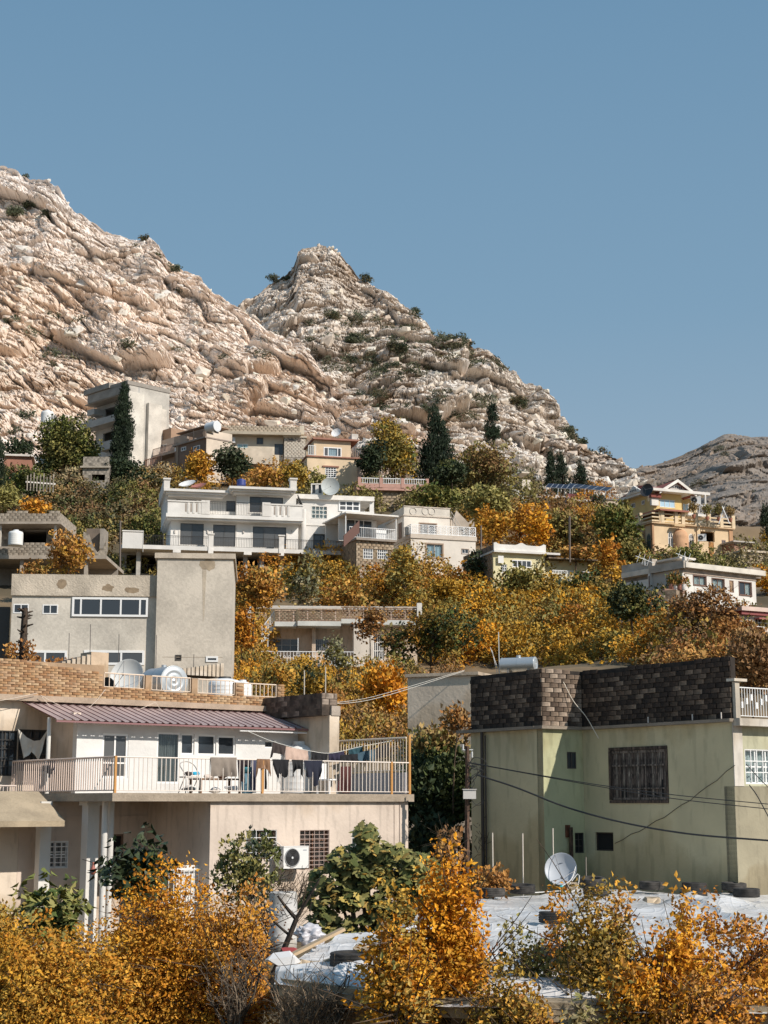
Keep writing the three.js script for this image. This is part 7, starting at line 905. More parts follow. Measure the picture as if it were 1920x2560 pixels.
// ---- scrub on the rocks
{
  const ridge = scene.children.find((o) => o.name === 'rocky_ridge'), peak = scene.children.find((o) => o.name === 'rocky_peak'), hill = scene.children.find((o) => o.name === 'distant_hill');
  const find = (sheet, px, py) => { const r = ray(px * DX, py * DX), P = sheet.geometry.attributes.position; let best = 9, k = 0; const n = V3(...r).normalize(), v = V3(); for (let i = 0; i < P.count; i += 3) { v.set(P.getX(i), P.getY(i), P.getZ(i)).normalize(); const q = v.distanceToSquared(n) + (P.getZ(i) < -420 ? 1e-4 : 0); if (q < best) { best = q; k = i; } } return V3(P.getX(k), P.getY(k), P.getZ(k)); };
  const SCR = mix(PAL.grey, PAL.dark, [[0.13, 0.11, 0.055], [0.17, 0.12, 0.07]]);
  const bush = (label, sheet, px, py, w, pal = SCR) => { const p = find(sheet, px, py), W = w * DX / FP * -p.z, t = thing('rock_shrub', label, 'shrub', p), n = Math.round(26 + W * W * 8); part('stem', merge([0, 1, 2].map(() => taper(V3(0, -0.4, 0), V3(R(-0.4, 0.4) * W, W * 0.3, R(0, 0.4)), 0.07, 0.03, 4))), BARK, t); const lobes = []; for (let i = 0; i < 6; i++) lobes.push([V3(R(-0.3, 0.3) * W, W * R(0.1, 0.45), R(-0.1, 0.35) * W), V3(W * 0.26, W * 0.2, W * 0.24), Math.round(n / 3)]); fill(t, 'crown', G.far, LEAF, lobes, pal, 0.85, { freq: 0.5, gap: -0.4 }); };
  for (const [x, y, w, l] of [[28, 402, 42, 'wide dark shrub near the left edge of the ridge crest'], [36, 470, 44, 'dark shrub on the left edge, lowest of the crest group'], [66, 443, 26, 'small dark shrub below the first rock knob'], [112, 470, 34, 'thin grey shrub right of the crest shrubs'], [52, 388, 18, 'reddish low shrub on the skyline at far left'], [312, 520, 20, 'small pale shrub beside the split rock knob'], [374, 588, 30, 'dark round shrub above the crack in the ridge'], [386, 632, 22, 'olive shrub growing in the crack of the ridge']]) bush(l, ridge, x, y, w);
  for (const [x, y, w, l] of [[592, 610, 26, 'dark shrub on the left shoulder of the peak'], [618, 604, 18, 'dark shrub just under the summit rock on its left'], [792, 606, 30, 'dark shrub line right under the summit rock'], [715, 690, 36, 'olive shrub in the middle of the peak face'], [770, 745, 44, 'wide olive shrub on the peak face right of the cleft'], [862, 765, 50, 'long olive shrub strip on the peak slope'], [965, 742, 30, 'dark shrub on the skyline notch right of the peak'], [1016, 742, 12, 'tiny dark shrub standing on the second knob skyline'], [895, 680, 24, 'dark shrub on the skyline right of the summit'], [985, 810, 40, 'olive shrub under the second rock knob'], [1120, 880, 40, 'brown shrub right of the lone cypress'], [1150, 890, 26, 'dark shrub on the rocky slope above the solar panels'], [1225, 940, 30, 'olive shrub above the small conifer'], [1262, 952, 22, 'green shrub on the lower right skyline']]) bush(l, peak, x, y, w);
  const spots = []; for (const [sheet, n, lim, keep] of [[peak, 520, -0.02, 0.84], [ridge, 90, 0.3, 0.85], [hill, 170, 0, 1]]) { const P = sheet.geometry.attributes.position, nu = sheet.geometry.attributes.position.count; for (let i = 0, t = 0; i < n && t < n * 40; t++) { const k = Math.floor(rnd() * nu * keep), x = P.getX(k), y = P.getY(k), z = P.getZ(k); if (fbm(x * 0.03, y * 0.05, z * 0.03, 3) < lim) continue; i++; const r = R(0.4, 1.5) * (sheet === hill ? 2 : 1); spots.push([V3(x, y + r * 0.3, z), V3(r * 1.3, r * 0.8, r), Math.round(20 * r * r + 12)]); } }
  const g = new THREE.Group(); g.name = 'mountain_scrub'; tag(g, 'scattered dark scrub dotted over the rocky mountain faces', 'scrub', undefined, 'stuff'); scene.add(g); fill(g, 'foliage', G.far, LEAF, spots, mix(SCR, [[0.14, 0.10, 0.06]]), 0.85, { freq: 0.5, gap: -0.5 });
}
// ================================================================ foreground trees
reseed(7);
function frontTree(name, label, cat, box, d, kind, pal, o = {}) { return tree(name, label, cat, box, d, kind, pal, { geo: 'near', size: 0.78, own: 0.5, inner: 0.5, freq: 1.3, gap: -0.2, twigs: 40, lump: 1.1, lobes: 30, limbs: 24, trunk: 0.07, deep: 0.8, ...o }); }
frontTree('autumn_tree', 'wide orange autumn tree filling the lower left foreground', 'tree', [175, 1908, 490, 2330], 27, 'round', mix(PAL.amber, PAL.orange), { dense: 1.66, lobes: 30 });
frontTree('autumn_tree', 'orange autumn tree right of the wide one, thinning towards bare twigs', 'tree', [390, 1935, 610, 2340], 26.5, 'round', mix(PAL.amber, PAL.rust, PAL.orange), { dense: 1.40, twigs: 80 });
frontTree('autumn_tree', 'yellow-orange autumn tree in the lower left corner', 'tree', [-90, 1985, 270, 2400], 25, 'round', mix(PAL.amber, PAL.gold, PAL.orange), { dense: 1.66, lobes: 30 });
frontTree('autumn_tree', 'olive and gold tree top at the left edge above the corner tree', 'tree', [-60, 1955, 60, 2080], 29, 'round', mix(PAL.gold, PAL.khaki, PAL.rust), { dense: 1.57 });
frontTree('autumn_tree', 'tall yellow-orange poplar-like tree at the bottom centre', 'tree', [872, 1912, 1078, 2400], 20, 'upright', mix(PAL.amber, PAL.orange, PAL.gold), { dense: 1.93, lobes: 32 });
frontTree('autumn_tree', 'yellow bush tree at the left of the tall poplar-like one', 'tree', [776, 1985, 940, 2400], 19.5, 'upright', mix(PAL.gold, PAL.amber, PAL.khaki), { dense: 1.93 });
frontTree('autumn_tree', 'olive-gold tree before the tarpaulin roof, greenest of the front row', 'tree', [1195, 1968, 1400, 2400], 20, 'upright', mix(PAL.olive, PAL.gold, PAL.olive, PAL.rust), { dense: 2.01, lobes: 30 });
frontTree('autumn_tree', 'dark olive tree left of the olive-gold one', 'tree', [1050, 2050, 1230, 2400], 20.5, 'upright', mix(PAL.olive, PAL.khaki, PAL.brown), { dense: 1.57, twigs: 70 });
frontTree('autumn_tree', 'bright orange tree before the tarpaulin fold at lower right', 'tree', [1370, 2012, 1565, 2400], 19.5, 'upright', mix(PAL.amber, PAL.orange), { dense: 1.75, twigs: 60 });
frontTree('autumn_tree', 'orange-brown tree in the lower right corner', 'tree', [1500, 2025, 1750, 2400], 20, 'round', mix(PAL.orange, PAL.rust, PAL.amber), { dense: 1.66, twigs: 70 });
frontTree('autumn_shrub', 'rusty low shrub at the bottom right between two orange trees', 'shrub', [1420, 2090, 1650, 2400], 18.5, 'bush', mix(PAL.rust, PAL.amber, PAL.dry), { dense: 1.05, twigs: 90 });
frontTree('autumn_shrub', 'olive and gold low shrub at the bottom edge between the poplar-like and the olive tree', 'shrub', [1000, 2070, 1200, 2420], 19.2, 'bush', mix(PAL.olive, PAL.gold, PAL.rust), { dense: 1.6 });
frontTree('autumn_shrub', 'orange low shrub at the bottom edge under the bright orange tree', 'shrub', [1290, 2060, 1480, 2420], 19, 'bush', mix(PAL.amber, PAL.olive, PAL.rust), { dense: 1.6 });
frontTree('autumn_shrub', 'amber low shrub in the very corner at lower right', 'shrub', [1560, 2080, 1760, 2420], 19, 'bush', mix(PAL.amber, PAL.orange), { dense: 1.6 });
// shrubs by the houses
tree('citrus_tree', 'dark green orange tree with a few fruits before the barred windows', 'tree', [455, 1800, 612, 1985], 35.5, 'round', mix(PAL.green, PAL.green, PAL.dark, PAL.khaki), { geo: 'nearsmall', dense: 0.8, gloss: 1, inner: 0.3, freq: 1.5, twigs: 20, lobes: 20 });
tree('loquat_tree', 'dark glossy loquat tree beside the white column', 'tree', [212, 1792, 366, 1960], 34.5, 'round', mix(PAL.dark, PAL.dark, PAL.green), { geo: 'big', dense: 2.0, gloss: 1, inner: 0.35, freq: 1.4, lobes: 18, size: 0.95, gap: -0.35 });
tree('fig_shrub', 'green fig shrub with broad leaves left of the white column', 'shrub', [28, 1880, 205, 2060], 31, 'round', mix(PAL.green, PAL.khaki, PAL.green), { geo: 'big', dense: 1.9, inner: 0.3, freq: 1.5, lobes: 20, size: 0.9 });
tree('shrub', 'rust-orange shrub at the foot of the green house corner', 'shrub', [1010, 1878, 1120, 1950], 38, 'bush', PAL.rust, { geo: 'nearsmall', dense: 0.7, twigs: 30, bark: BARKG });
tree('weed_stalks', 'tall dry weed stalks with rusty leaves before the dark alley', 'weeds', [925, 1790, 1012, 1960], 34, 'upright', mix(PAL.rust, PAL.brown), { geo: 'nearsmall', dense: 0.32, twigs: 60, bark: BARKG, trunk: 0.02 });
for (const [x, y, l] of [[1205, 1915, 'sparse orange sprig by the stacked tyres'], [1335, 1935, 'sparse orange sprig before the tarpaulin rock'], [1480, 1905, 'orange sprig in front of the single tyres'], [1540, 1940, 'orange sprig right of the tyre pair']]) tree('autumn_sprig', l, 'shrub', [x - 28, y, x + 28, y + 200], 21, 'upright', PAL.orange, { geo: 'near', size: 0.8, dense: 0.3, twigs: 8, trunk: 0.015, lobes: 7 });
// bare shrubs: branching twigs without leaves
function bareShrub(label, box, d, n, mat, up = 1) {
  const [x0, y0, x1, y1] = box.map((v) => v * DX), a = at((x0 + x1) / 2, y1, d), W = (x1 - x0) / FP * d, H = (y1 - y0) / FP * d, t = thing('bare_shrub', label, 'shrub', V3(a.x, a.y, -d)), list = [];
  for (let i = 0; i < n; i++) { const s = V3(R(-0.15, 0.15) * W, 0, R(-0.2, 0.2)), e = V3(R(-0.5, 0.5) * W, H * R(0.4, 1), R(-0.6, 0.6)); list.push(taper(s, e, 0.022, 0.007, 4, 0.2)); for (let k = 0; k < 5; k++) { const p = s.clone().lerp(e, R(0.35, 0.95)), q = p.clone().add(V3(R(-0.35, 0.35), R(-0.1, 0.45) * up, R(-0.3, 0.3))); list.push(taper(p, q, 0.009, 0.003, 3, 0.15)); for (let j = 0; j < 2; j++) list.push(bar(p.clone().lerp(q, R(0.3, 0.9)), q.clone().add(V3(R(-0.2, 0.2), R(-0.05, 0.25), R(-0.15, 0.15))), 0.0035, 3)); } }
  part('twigs', merge(list), mat, t); return t;
}
bareShrub('leafless brown shrub between the citrus tree and the white drum', [520, 1895, 660, 2070], 31.5, 30, BARK);
bareShrub('tangle of grey bare twigs below the tarpaulin edge', [590, 2120, 770, 2300], 20.8, 46, M(0.34, 0.27, 0.20, 'bark', 0.5));
bareShrub('grey bare twigs in the orange tree at bottom left of centre', [440, 2060, 570, 2240], 25.4, 20, BARKG);
{ const t = thing('bare_tree', 'dark leaning bare trunk beside the white drum', 'tree', at(600 * DX, 2110 * DX, 30)), list = []; const P = (x, y) => at(x * DX, y * DX, 30).sub(t.position); list.push(taper(P(585, 2120), P(640, 1985), 0.075, 0.05), taper(P(640, 1985), P(600, 1935), 0.045, 0.02), taper(P(640, 1985), P(690, 1900), 0.045, 0.018), taper(P(625, 2020), P(560, 1960), 0.03, 0.01)); for (let i = 0; i < 40; i++) { const a = P(R(575, 690), R(1895, 1990)); list.push(bar(a, a.clone().add(V3(R(-0.3, 0.3), R(-0.2, 0.35), R(-0.2, 0.2))), 0.006, 3)); } part('trunk', merge(list), M(0.06, 0.045, 0.035, 'bark', 0.5), t); }
// fig tree with large lobed leaves: the nearest leaves are parts
{
  const shape = new THREE.Shape(), L = [[0, 0], [0.035, 0.02], [0.085, -0.01], [0.125, 0.045], [0.085, 0.075], [0.15, 0.115], [0.16, 0.17], [0.09, 0.145], [0.075, 0.2], [0.06, 0.27], [0, 0.32]]; shape.moveTo(0, 0); L.slice(1).forEach((p) => shape.lineTo(...p)); L.slice(1, -1).reverse().forEach((p) => shape.lineTo(-p[0], p[1])); shape.closePath();
  const leafG = [0.25, 0.45, -0.2].map((b) => { const g = new THREE.ShapeGeometry(shape), p = g.attributes.position; for (let i = 0; i < p.count; i++) p.setZ(i, -b * p.getY(i) ** 2 * 1.6 + Math.abs(p.getX(i)) * 0.35 - p.getX(i) ** 2); g.computeVertexNormals(); return g; });
  const FM = [[0.15, 0.15, 0.05], [0.21, 0.195, 0.07], [0.09, 0.105, 0.035], [0.27, 0.235, 0.085], [0.44, 0.33, 0.09], [0.12, 0.125, 0.04], [0.34, 0.22, 0.06], [0.075, 0.085, 0.03]].map((c) => new THREE.MeshPhysicalMaterial({ color: lin(...c), roughness: 0.6, side: THREE.DoubleSide, specularIntensity: 0.25 }));
  const d = 33.5, c0 = at(800 * DX, 1895 * DX, d), t = thing('fig_tree', 'fig tree with large yellow-green lobed leaves in front of the lower wall', 'tree', V3(c0.x, -4.1, -d)), limbs = [], spots = [];
  for (const [x, y, rx, ry, n, z] of [[788, 1792, 20, 24, 34, 0.3], [800, 1828, 36, 24, 60, 0.3], [752, 1848, 38, 26, 70, 0.5], [850, 1842, 48, 22, 70, 0.4], [905, 1862, 36, 24, 60, 0.4], [715, 1888, 40, 26, 70, 0.6], [790, 1885, 54, 28, 100, 0.7], [865, 1895, 48, 26, 90, 0.5], [918, 1908, 32, 34, 60, 0.4], [690, 1938, 36, 26, 50, 0.3], [760, 1935, 46, 26, 80, 0.6], [840, 1942, 50, 26, 80, 0.5], [700, 1985, 30, 26, 40, 0.5], [748, 2005, 34, 26, 46, 0.5], [890, 1958, 40, 28, 60, 0.4], [820, 1985, 44, 24, 50, 0.3]]) { const p = at(x * DX, y * DX, d).sub(t.position); spots.push([p, V3(rx * DX / FP * d, ry * DX / FP * d, 0.55), n, z]); limbs.push(taper(V3(R(-0.2, 0.2), 0, R(-0.2, 0.2)), p, 0.06, 0.018, 6, 0.12)); }
  part('trunk', merge(limbs), M(0.33, 0.29, 0.24, 'bark', 0.6), t);
  const all = []; for (const [p, r, n, z] of spots) for (let i = 0; i < n * 1.7; i++) { const u = R(-1, 1), th = R(0, 6.283), w = Math.sqrt(1 - u * u), k = 0.5 + 0.55 * Math.sqrt(rnd()); all.push(V3(p.x + Math.cos(th) * w * r.x * k, p.y + u * r.y * k, p.z + Math.sin(th) * w * r.z * k)); }
  all.sort((a, b) => b.z - a.z); const rest = [];
  all.forEach((p, i) => { const m = new THREE.Object3D(); m.rotation.set(R(1.9, 2.9), 0, R(-0.7, 0.7), 'YXZ'); m.rotation.y = R(-1.2, 1.2); m.scale.setScalar(R(0.45, 0.8)); m.position.copy(p); if (i < 300) { const b = part('leaf', pick(leafG), pick(FM), t); b.position.copy(m.position); b.rotation.copy(m.rotation); b.scale.copy(m.scale); } else rest.push([p, m]); });
  FM.slice(0, 4).forEach((mat, k) => { const list = rest.filter((_, i) => i % 4 === k), im = new THREE.InstancedMesh(leafG[k % 3], mat, list.length); im.name = 'foliage'; im.userData.kind = 'stuff'; list.forEach(([p, m], i) => { m.updateMatrix(); im.setMatrixAt(i, m.matrix); }); t.add(im); });
}
{ // fig shrub at the bottom right with pale broad leaves, low in front of the olive tree
  tree('fig_shrub', 'pale broad-leaved fig shrub at the bottom edge below the olive tree', 'shrub', [1180, 2120, 1300, 2300], 18, 'bush', mix(PAL.khaki, PAL.dry), { geo: 'big', dense: 1.2, inner: 0.3, freq: 1.5, lobes: 10, size: 0.5 });
}
// ================================================================ shed with tarpaulin roof, tyres, dishes, tanks, laundry, wires
reseed(8);
const zF = Z(1180, 2080, 740), zT = Z(640, 2000, 640), ROOFY = -2.2;
function onRoof(px, py, y = ROOFY) { const r = ray(px, py), t = y / r[1]; return V3(r[0] * t, y, r[2] * t); }
const facing = (p, extra = 0) => Math.atan2(-p.x, -p.z) + extra;
{
  const outline = [zT(150, 1115), zT(520, 1165), zT(690, 1190), zT(1000, 1230), zT(1659, 1260), [1960, 2500]].map((c) => onRoof(...c)); // near edge
  const back = [zT(300, 985), zT(560, 870), zT(870, 860), zT(1160, 700), zT(1400, 660), zF(250, 350), zF(700, 325), zF(1100, 338), zF(1700, 350), [2000, 2238]].map((c) => onRoof(...c));
  const nearAt = (s) => { const k = s * (outline.length - 1), i = Math.min(outline.length - 2, Math.floor(k)); return outline[i].clone().lerp(outline[i + 1], k - i); }, backAt = (s) => { const k = s * (back.length - 1), i = Math.min(back.length - 2, Math.floor(k)); return back[i].clone().lerp(back[i + 1], k - i); };
  const shed = thing('flat_shed', 'low flat-roofed shed with concrete roof edge under the grey tarpaulin', 'shed', V3(3, -5.2, -30));
  const rel = (v) => v.clone().sub(shed.position);
  const s = new THREE.Shape([...outline, ...back.slice().reverse()].map((p) => new THREE.Vector2(p.x - 3, -(p.z + 30)))), g = new THREE.ExtrudeGeometry(s, { depth: 0.22, bevelEnabled: false }); g.rotateX(-Math.PI / 2); g.translate(0, ROOFY - 0.3 + 5.2, 0); part('roof_slab', muv(g), M(0.36, 0.29, 0.20, 'concrete', 1.5, 0.95, 0.02), shed);
  const walls = []; for (let i = 0; i + 1 < outline.length; i++) { const a = rel(outline[i]), b = rel(outline[i + 1]), L = a.distanceTo(b), w = mbox(0, L, 0.002, ROOFY - 0.31 + 5.2, -0.2, 0); w.rotateY(Math.atan2(-(b.z - a.z), b.x - a.x)); w.translate(a.x, -0.6, a.z - 0.35); walls.push(w.translate(0, 0.6, i * 0.004)); } part('wall', merge(walls), M(0.40, 0.27, 0.15, 'worn', 2.5), shed);
  const sw = mbox(-0.1, 0.1, 0, ROOFY - 0.32 + 5.2, -6, 0); sw.translate(rel(outline[0]).x + 0.3, 0, rel(outline[0]).z - 0.5); part('wall', muv(sw), M(0.40, 0.27, 0.15, 'worn', 2.5), shed);
  const nu = 200, nv = 120, P = new Float32Array((nu + 1) * (nv + 1) * 3), uv = new Float32Array((nu + 1) * (nv + 1) * 2), idx = []; let o = 0, k = 0;
  for (let j = 0; j <= nv; j++) for (let i = 0; i <= nu; i++) {
    const sU = i / nu, t = j / nv, p = nearAt(sU).lerp(backAt(sU), t), rid = (x, y, f, sh) => { const n = vnoise(x * f + sh, y * f, sh); return Math.pow(1 - Math.abs(n), 6); };
    const w = fbm(p.x * 0.3, 0, p.z * 0.3, 1) * 1.1; let h = 0.05 + 0.15 * rid(p.x * 1.0 + w, p.z * 0.55 + p.x * 0.35, 0.55, 3) + 0.1 * rid(p.x * 0.6 - p.z * 0.5 + w, p.z + w, 0.9, 8) + 0.03 * rid(p.x * 0.7 + p.z * 0.25 + w * 2, p.z * 0.35 - p.x * 0.5, 1.9, 21) + 0.005 * rid(p.x * 0.6 - p.z * 0.3 + w * 2, p.z * 0.5 + p.x * 0.8, 3.4, 5) + fbm(p.x * 0.5, 2, p.z * 0.5, 2) * 0.16; 
    const edge = Math.min(t, 1 - t, sU * 2, 1); h *= (sstep(0, 0.06, t) * 0.9 + 0.1) * lerp(1, 0.5, sstep(0.45, 0.9, t)); const hump = 0.38 * Math.exp(-((p.x - 6.6) ** 2) / 1.6) * Math.exp(-((p.z + 33.2) ** 2) / 3.5) * (0.7 + 0.5 * vnoise(p.x * 1.3, p.z * 1.3, 4)); 
    P[k] = p.x - 3 + 0.12 * fbm(p.z, 1, p.x, 2); P[k + 1] = ROOFY + 5.2 - 0.06 + h + hump - (t < 0.02 ? 0.1 : 0); P[k + 2] = p.z + 30 + (t === 0 ? 0.05 + 0.18 * vnoise(p.x * 1.7, 3, 1) : 0); uv[o] = p.x; uv[o + 1] = p.z; k += 3; o += 2;
    if (i < nu && j < nv) { const a = j * (nu + 1) + i; idx.push(a, a + 1, a + nu + 1, a + nu + 1, a + 1, a + nu + 2); }
  }
  const tg = new THREE.BufferGeometry(); tg.setAttribute('position', new THREE.BufferAttribute(P, 3)); tg.setAttribute('uv', new THREE.BufferAttribute(uv, 2)); tg.setIndex(idx); tg.computeVertexNormals();
  const tarp = single('tarpaulin', 'crumpled grey-white plastic tarpaulin spread over the flat shed roof', 'tarpaulin', tg, new THREE.MeshPhysicalMaterial({ color: lin(0.80, 0.775, 0.75), map: tex('tarp', 3), bumpMap: tex('crease', 2.3), bumpScale: 0.03, roughness: 0.27, side: THREE.DoubleSide, sheen: 0.2 }), shed.position.clone());
}
// tyres
const tyreG = (() => { const pr = [[0.19, -0.075], [0.215, -0.098], [0.26, -0.104], [0.298, -0.094]]; for (let i = 0; i <= 12; i++) { const y = -0.085 + i * 0.17 / 12; pr.push([0.312 - (i % 3 === 1 ? 0.012 : 0) - Math.pow(Math.abs(y) / 0.085, 4) * 0.006, y]); } pr.push([0.298, 0.094], [0.26, 0.104], [0.215, 0.098], [0.19, 0.075], [0.2, 0.0], [0.19, -0.075]); return muv(new THREE.LatheGeometry(pr.map((p) => new THREE.Vector2(...p)), 44)); })();
const tyreM = M(0.045, 0.042, 0.04, 'block', 0.6, 0.85, 0.004), tyreM2 = M(0.075, 0.07, 0.066, 'block', 0.6, 0.9, 0.004);
[[118, 380, 'tyre at the left end of the row by the rusty shrub'], [290, 360, 'tyre just left of the satellite dish'], [706, 372, 'lower tyre of the stacked pair right of the satellite dish'], [1018, 340, 'single tyre against the green wall, middle of the tarpaulin'], [1260, 347, 'rear tyre of the overlapping pair right of centre'], [1258, 402, 'front tyre of the overlapping pair right of centre'], [1485, 347, 'rear tyre of the last pair at the right'], [1556, 384, 'front tyre of the last pair at the right'], [480, 538, 'tyre half hidden by the olive tree on the tarpaulin'], [480, 760, 'tyre low behind the olive tree on the tarpaulin']].forEach(([x, y, l], i) => { const p = onRoof(...zF(x, y), ROOFY + 0.02); p.y += 0.16; p.z -= 0.3; const m = single('tyre', l, 'tyre', tyreG, i % 3 ? tyreM : tyreM2, p, R(0, 3), 'old tyres weighing down the tarpaulin'); m.rotation.x = R(-0.05, 0.05); m.rotation.z = R(-0.05, 0.05); });
{ const p = onRoof(...zF(698, 372), ROOFY + 0.02); p.y += 0.36; p.z -= 0.42; p.x -= 0.03; const m = single('tyre', 'upper tyre of the stacked pair right of the satellite dish', 'tyre', tyreG, tyreM2, p, 1, 'old tyres weighing down the tarpaulin'); m.rotation.x = 0.12; }
{ const p = onRoof(...zT(625, 1120), ROOFY); p.y += 0.15; p.z -= 0.2; single('tyre', 'nearest tyre on the tarpaulin, left of the yellow bush tree', 'tyre', tyreG, tyreM, p, 0.4, 'old tyres weighing down the tarpaulin'); }
// rocks and rubbish on the tarpaulin
const stoneG = (s) => { const pts = []; for (let i = 0; i < 16; i++) pts.push(V3(R(-1, 1), R(-0.5, 0.6), R(-0.8, 0.8)).normalize().multiply(V3(s, s * 0.55, s * 0.8)).multiplyScalar(R(0.8, 1.1))); return muv(new ConvexGeometry(pts)); };
for (const [x, y, s, l, z] of [[1010, 402, 0.26, 'pale rock on the tarpaulin below the single tyre', zF], [1375, 385, 0.22, 'flat pale rock right of the overlapping tyre pair', zF], [690, 990, 0.2, 'light rock on the tarpaulin above the nearest tyre', zT], [500, 1068, 0.14, 'brick-coloured stone left of the nearest tyre', zT], [300, 1075, 0.15, 'tan stone at the left corner of the tarpaulin', zT], [380, 1072, 0.1, 'small tan stone beside the left corner stone', zT]]) { const p = onRoof(...z(x, y), ROOFY + 0.05); p.y += s * 0.25; single('rock', l, 'rock', stoneG(s), M(0.58, 0.48, 0.36, 'block', 0.7, 0.95, 0.01), p, R(0, 3)); }
{ const p = onRoof(...zT(350, 935), ROOFY + 0.1), g = new THREE.IcosahedronGeometry(0.2, 5), a = g.attributes.position; for (let i = 0; i < a.count; i++) { const n = 1 + 0.9 * fbm(a.getX(i) * 14, a.getY(i) * 14, a.getZ(i) * 14, 4); a.setXYZ(i, a.getX(i) * n * 1.1, a.getY(i) * n * 0.75, a.getZ(i) * n); } const gg = mergeVertices(muv(g)); gg.computeVertexNormals(); p.y += 0.14; single('plastic_bag', 'crumpled pale plastic bag at the foot of the white drum', 'bag', gg, new THREE.MeshPhysicalMaterial({ color: lin(0.55, 0.53, 0.55), roughness: 0.3 }), p);
  const q = onRoof(...zT(215, 1015), ROOFY + 0.05); q.y += 0.08; single('red_bundle', 'small red cloth bundle at the left end of the tarpaulin', 'bundle', stoneG(0.13), plain(0.3, 0.05, 0.05, 0.9), q); const w = onRoof(...zT(190, 1075), ROOFY + 0.05); w.y += 0.08; single('white_bundle', 'white rag heap at the left corner of the tarpaulin', 'bundle', stoneG(0.26), plain(0.68, 0.66, 0.64, 0.9), w);
  const c = onRoof(...zT(400, 985), ROOFY + 0.12), m = single('cardboard', 'strip of tan cardboard leaning on the plastic bag', 'cardboard', mbox(-0.42, 0.42, -0.02, 0.02, -0.09, 0.09), M(0.62, 0.45, 0.28, 'plaster', 2), c, 0.3); m.rotation.z = 0.42; m.position.y += 0.14; }
{ const t = thing('drum', 'tall white metal drum with rust spots behind the bare trunk', 'drum', at(...zT(172, 1020), 31)), H = 400 / 2.592 / FP * 31, r = 0.27; const pr = [[0, 0], [r, 0], [r, H * 0.32], [r + 0.012, H * 0.33], [r, H * 0.34], [r, H * 0.66], [r + 0.012, H * 0.67], [r, H * 0.68], [r, H * 0.97], [r * 0.9, H], [0, H]]; part('body', muv(new THREE.LatheGeometry(pr.map((p) => new THREE.Vector2(...p)), 28)), M(0.72, 0.72, 0.72, 'worn', 1.2, 0.5), t); const sp = []; for (let i = 0; i < 16; i++) { const a = R(-1.2, 1.2), g = new THREE.CircleGeometry(R(0.008, 0.022), 7); g.translate(0, 0, r + 0.003); g.rotateY(a); g.translate(0, R(0.2, 0.95) * H, 0); sp.push(muv(g)); } part('rust_spots', merge(sp), plain(0.12, 0.06, 0.035, 0.9), t); }
// satellite dishes
function dish(name, label, p, dia, dir, tint, o = {}) { // dir: where the bowl looks
  const t = thing(name, label, 'satellite dish', p, 0, o.group), r = dia / 2, pr = []; for (let i = 0; i <= 12; i++) { const k = i / 12; pr.push(new THREE.Vector2(k * r, k * k * r * 0.34)); } for (let i = 12; i >= 0; i--) { const k = i / 12; pr.push(new THREE.Vector2(Math.max(0, k * r - 0.001), k * k * r * 0.34 - 0.012)); }
  const q = new THREE.Quaternion().setFromUnitVectors(UP, dir.clone().normalize()), h = o.h ?? r * 1.15, g = muv(new THREE.LatheGeometry(pr, 40)); g.applyQuaternion(q); g.translate(0, h, 0); const bowl = part('bowl', g, tint, t);
  const A = (x, y, z) => V3(x, y, z).applyQuaternion(q).add(V3(0, h, 0)), fp = A(0, r * 0.95, o.fz ?? r * 0.25), arms = []; for (const a of [0.4, 2.5, 4.6]) arms.push(bar(A(Math.cos(a) * r * 0.95, r * 0.3, Math.sin(a) * r * 0.95), fp, 0.008, 4)); part('feed_arm', merge(arms), plain(0.3, 0.29, 0.28, 0.5, 0.5), t); part('receiver', bar(fp, A(0, r * 1.15, o.fz ?? r * 0.25), 0.03, 8), plain(0.12, 0.12, 0.13, 0.5), t); part('mast', merge([bar(V3(0, -0.1, 0), A(0, -0.05, 0), 0.028, 8), bar(V3(-0.2, 0, -0.2), A(0, -0.05, 0), 0.014, 5), bar(V3(0.2, 0, -0.2), A(0, -0.05, 0), 0.014, 5)]), plain(0.35, 0.33, 0.3, 0.6, 0.4), t);
  if (o.logo) { const s = []; const put = (x0, x1, y0, y1) => { const g2 = mbox(x0 * r, x1 * r, 0.003 + 0.34 * r * 0.16, 0.005 + 0.34 * r * 0.16, -y1 * r, -y0 * r); g2.applyQuaternion(q); g2.translate(0, h, 0); s.push(g2); }; put(-0.38, -0.2, 0.44, 0.48); put(-0.36, -0.3, 0.38, 0.43); put(-0.3, -0.2, 0.34, 0.38); for (let i = 0; i < 6; i++) put(-0.12 + i * 0.085, -0.06 + i * 0.085, 0.37, 0.44); part('logo', merge(s), plain(0.08, 0.09, 0.12, 0.6), bowl); }
  return t;
}
{ const p = onRoof(...zD(735, 1168), ROOFY); p.z -= 0.2; const d = dish('satellite_dish', 'white satellite dish with small dark logo standing on the tarpaulin', p, 0.84, V3(-0.3, 0.3, 0.9), plain(0.46, 0.48, 0.51, 0.45), { logo: 1, h: 0.52, fz: 0.34 }); part('cable', tube([V3(0.1, 0.1, 0.3), V3(0.4, 0.45, 0.3), V3(0.32, 0.05, 0.35), V3(-0.2, 0.02, 0.6), V3(-0.9, 0.03, 1.5)], 0.012, 30), plain(0.75, 0.73, 0.7), d); part('tie', tube([V3(0.35, 0.65, 0.2), V3(0.2, 0.3, 0.32), V3(-0.1, 0.1, 0.38)], 0.014, 14), plain(0.75, 0.73, 0.7), d); part('clip', stoneG(0.06).translate(-0.06, 0.13, 0.38), plain(0.03, 0.4, 0.45), d); part('weight_block', mbox(0.12, 0.42, -0.05, 0.2, -0.35, 0.05), M(0.6, 0.52, 0.42, 'block', 0.6), d); }
const GALV = plain(0.52, 0.54, 0.55, 0.38, 0.55);
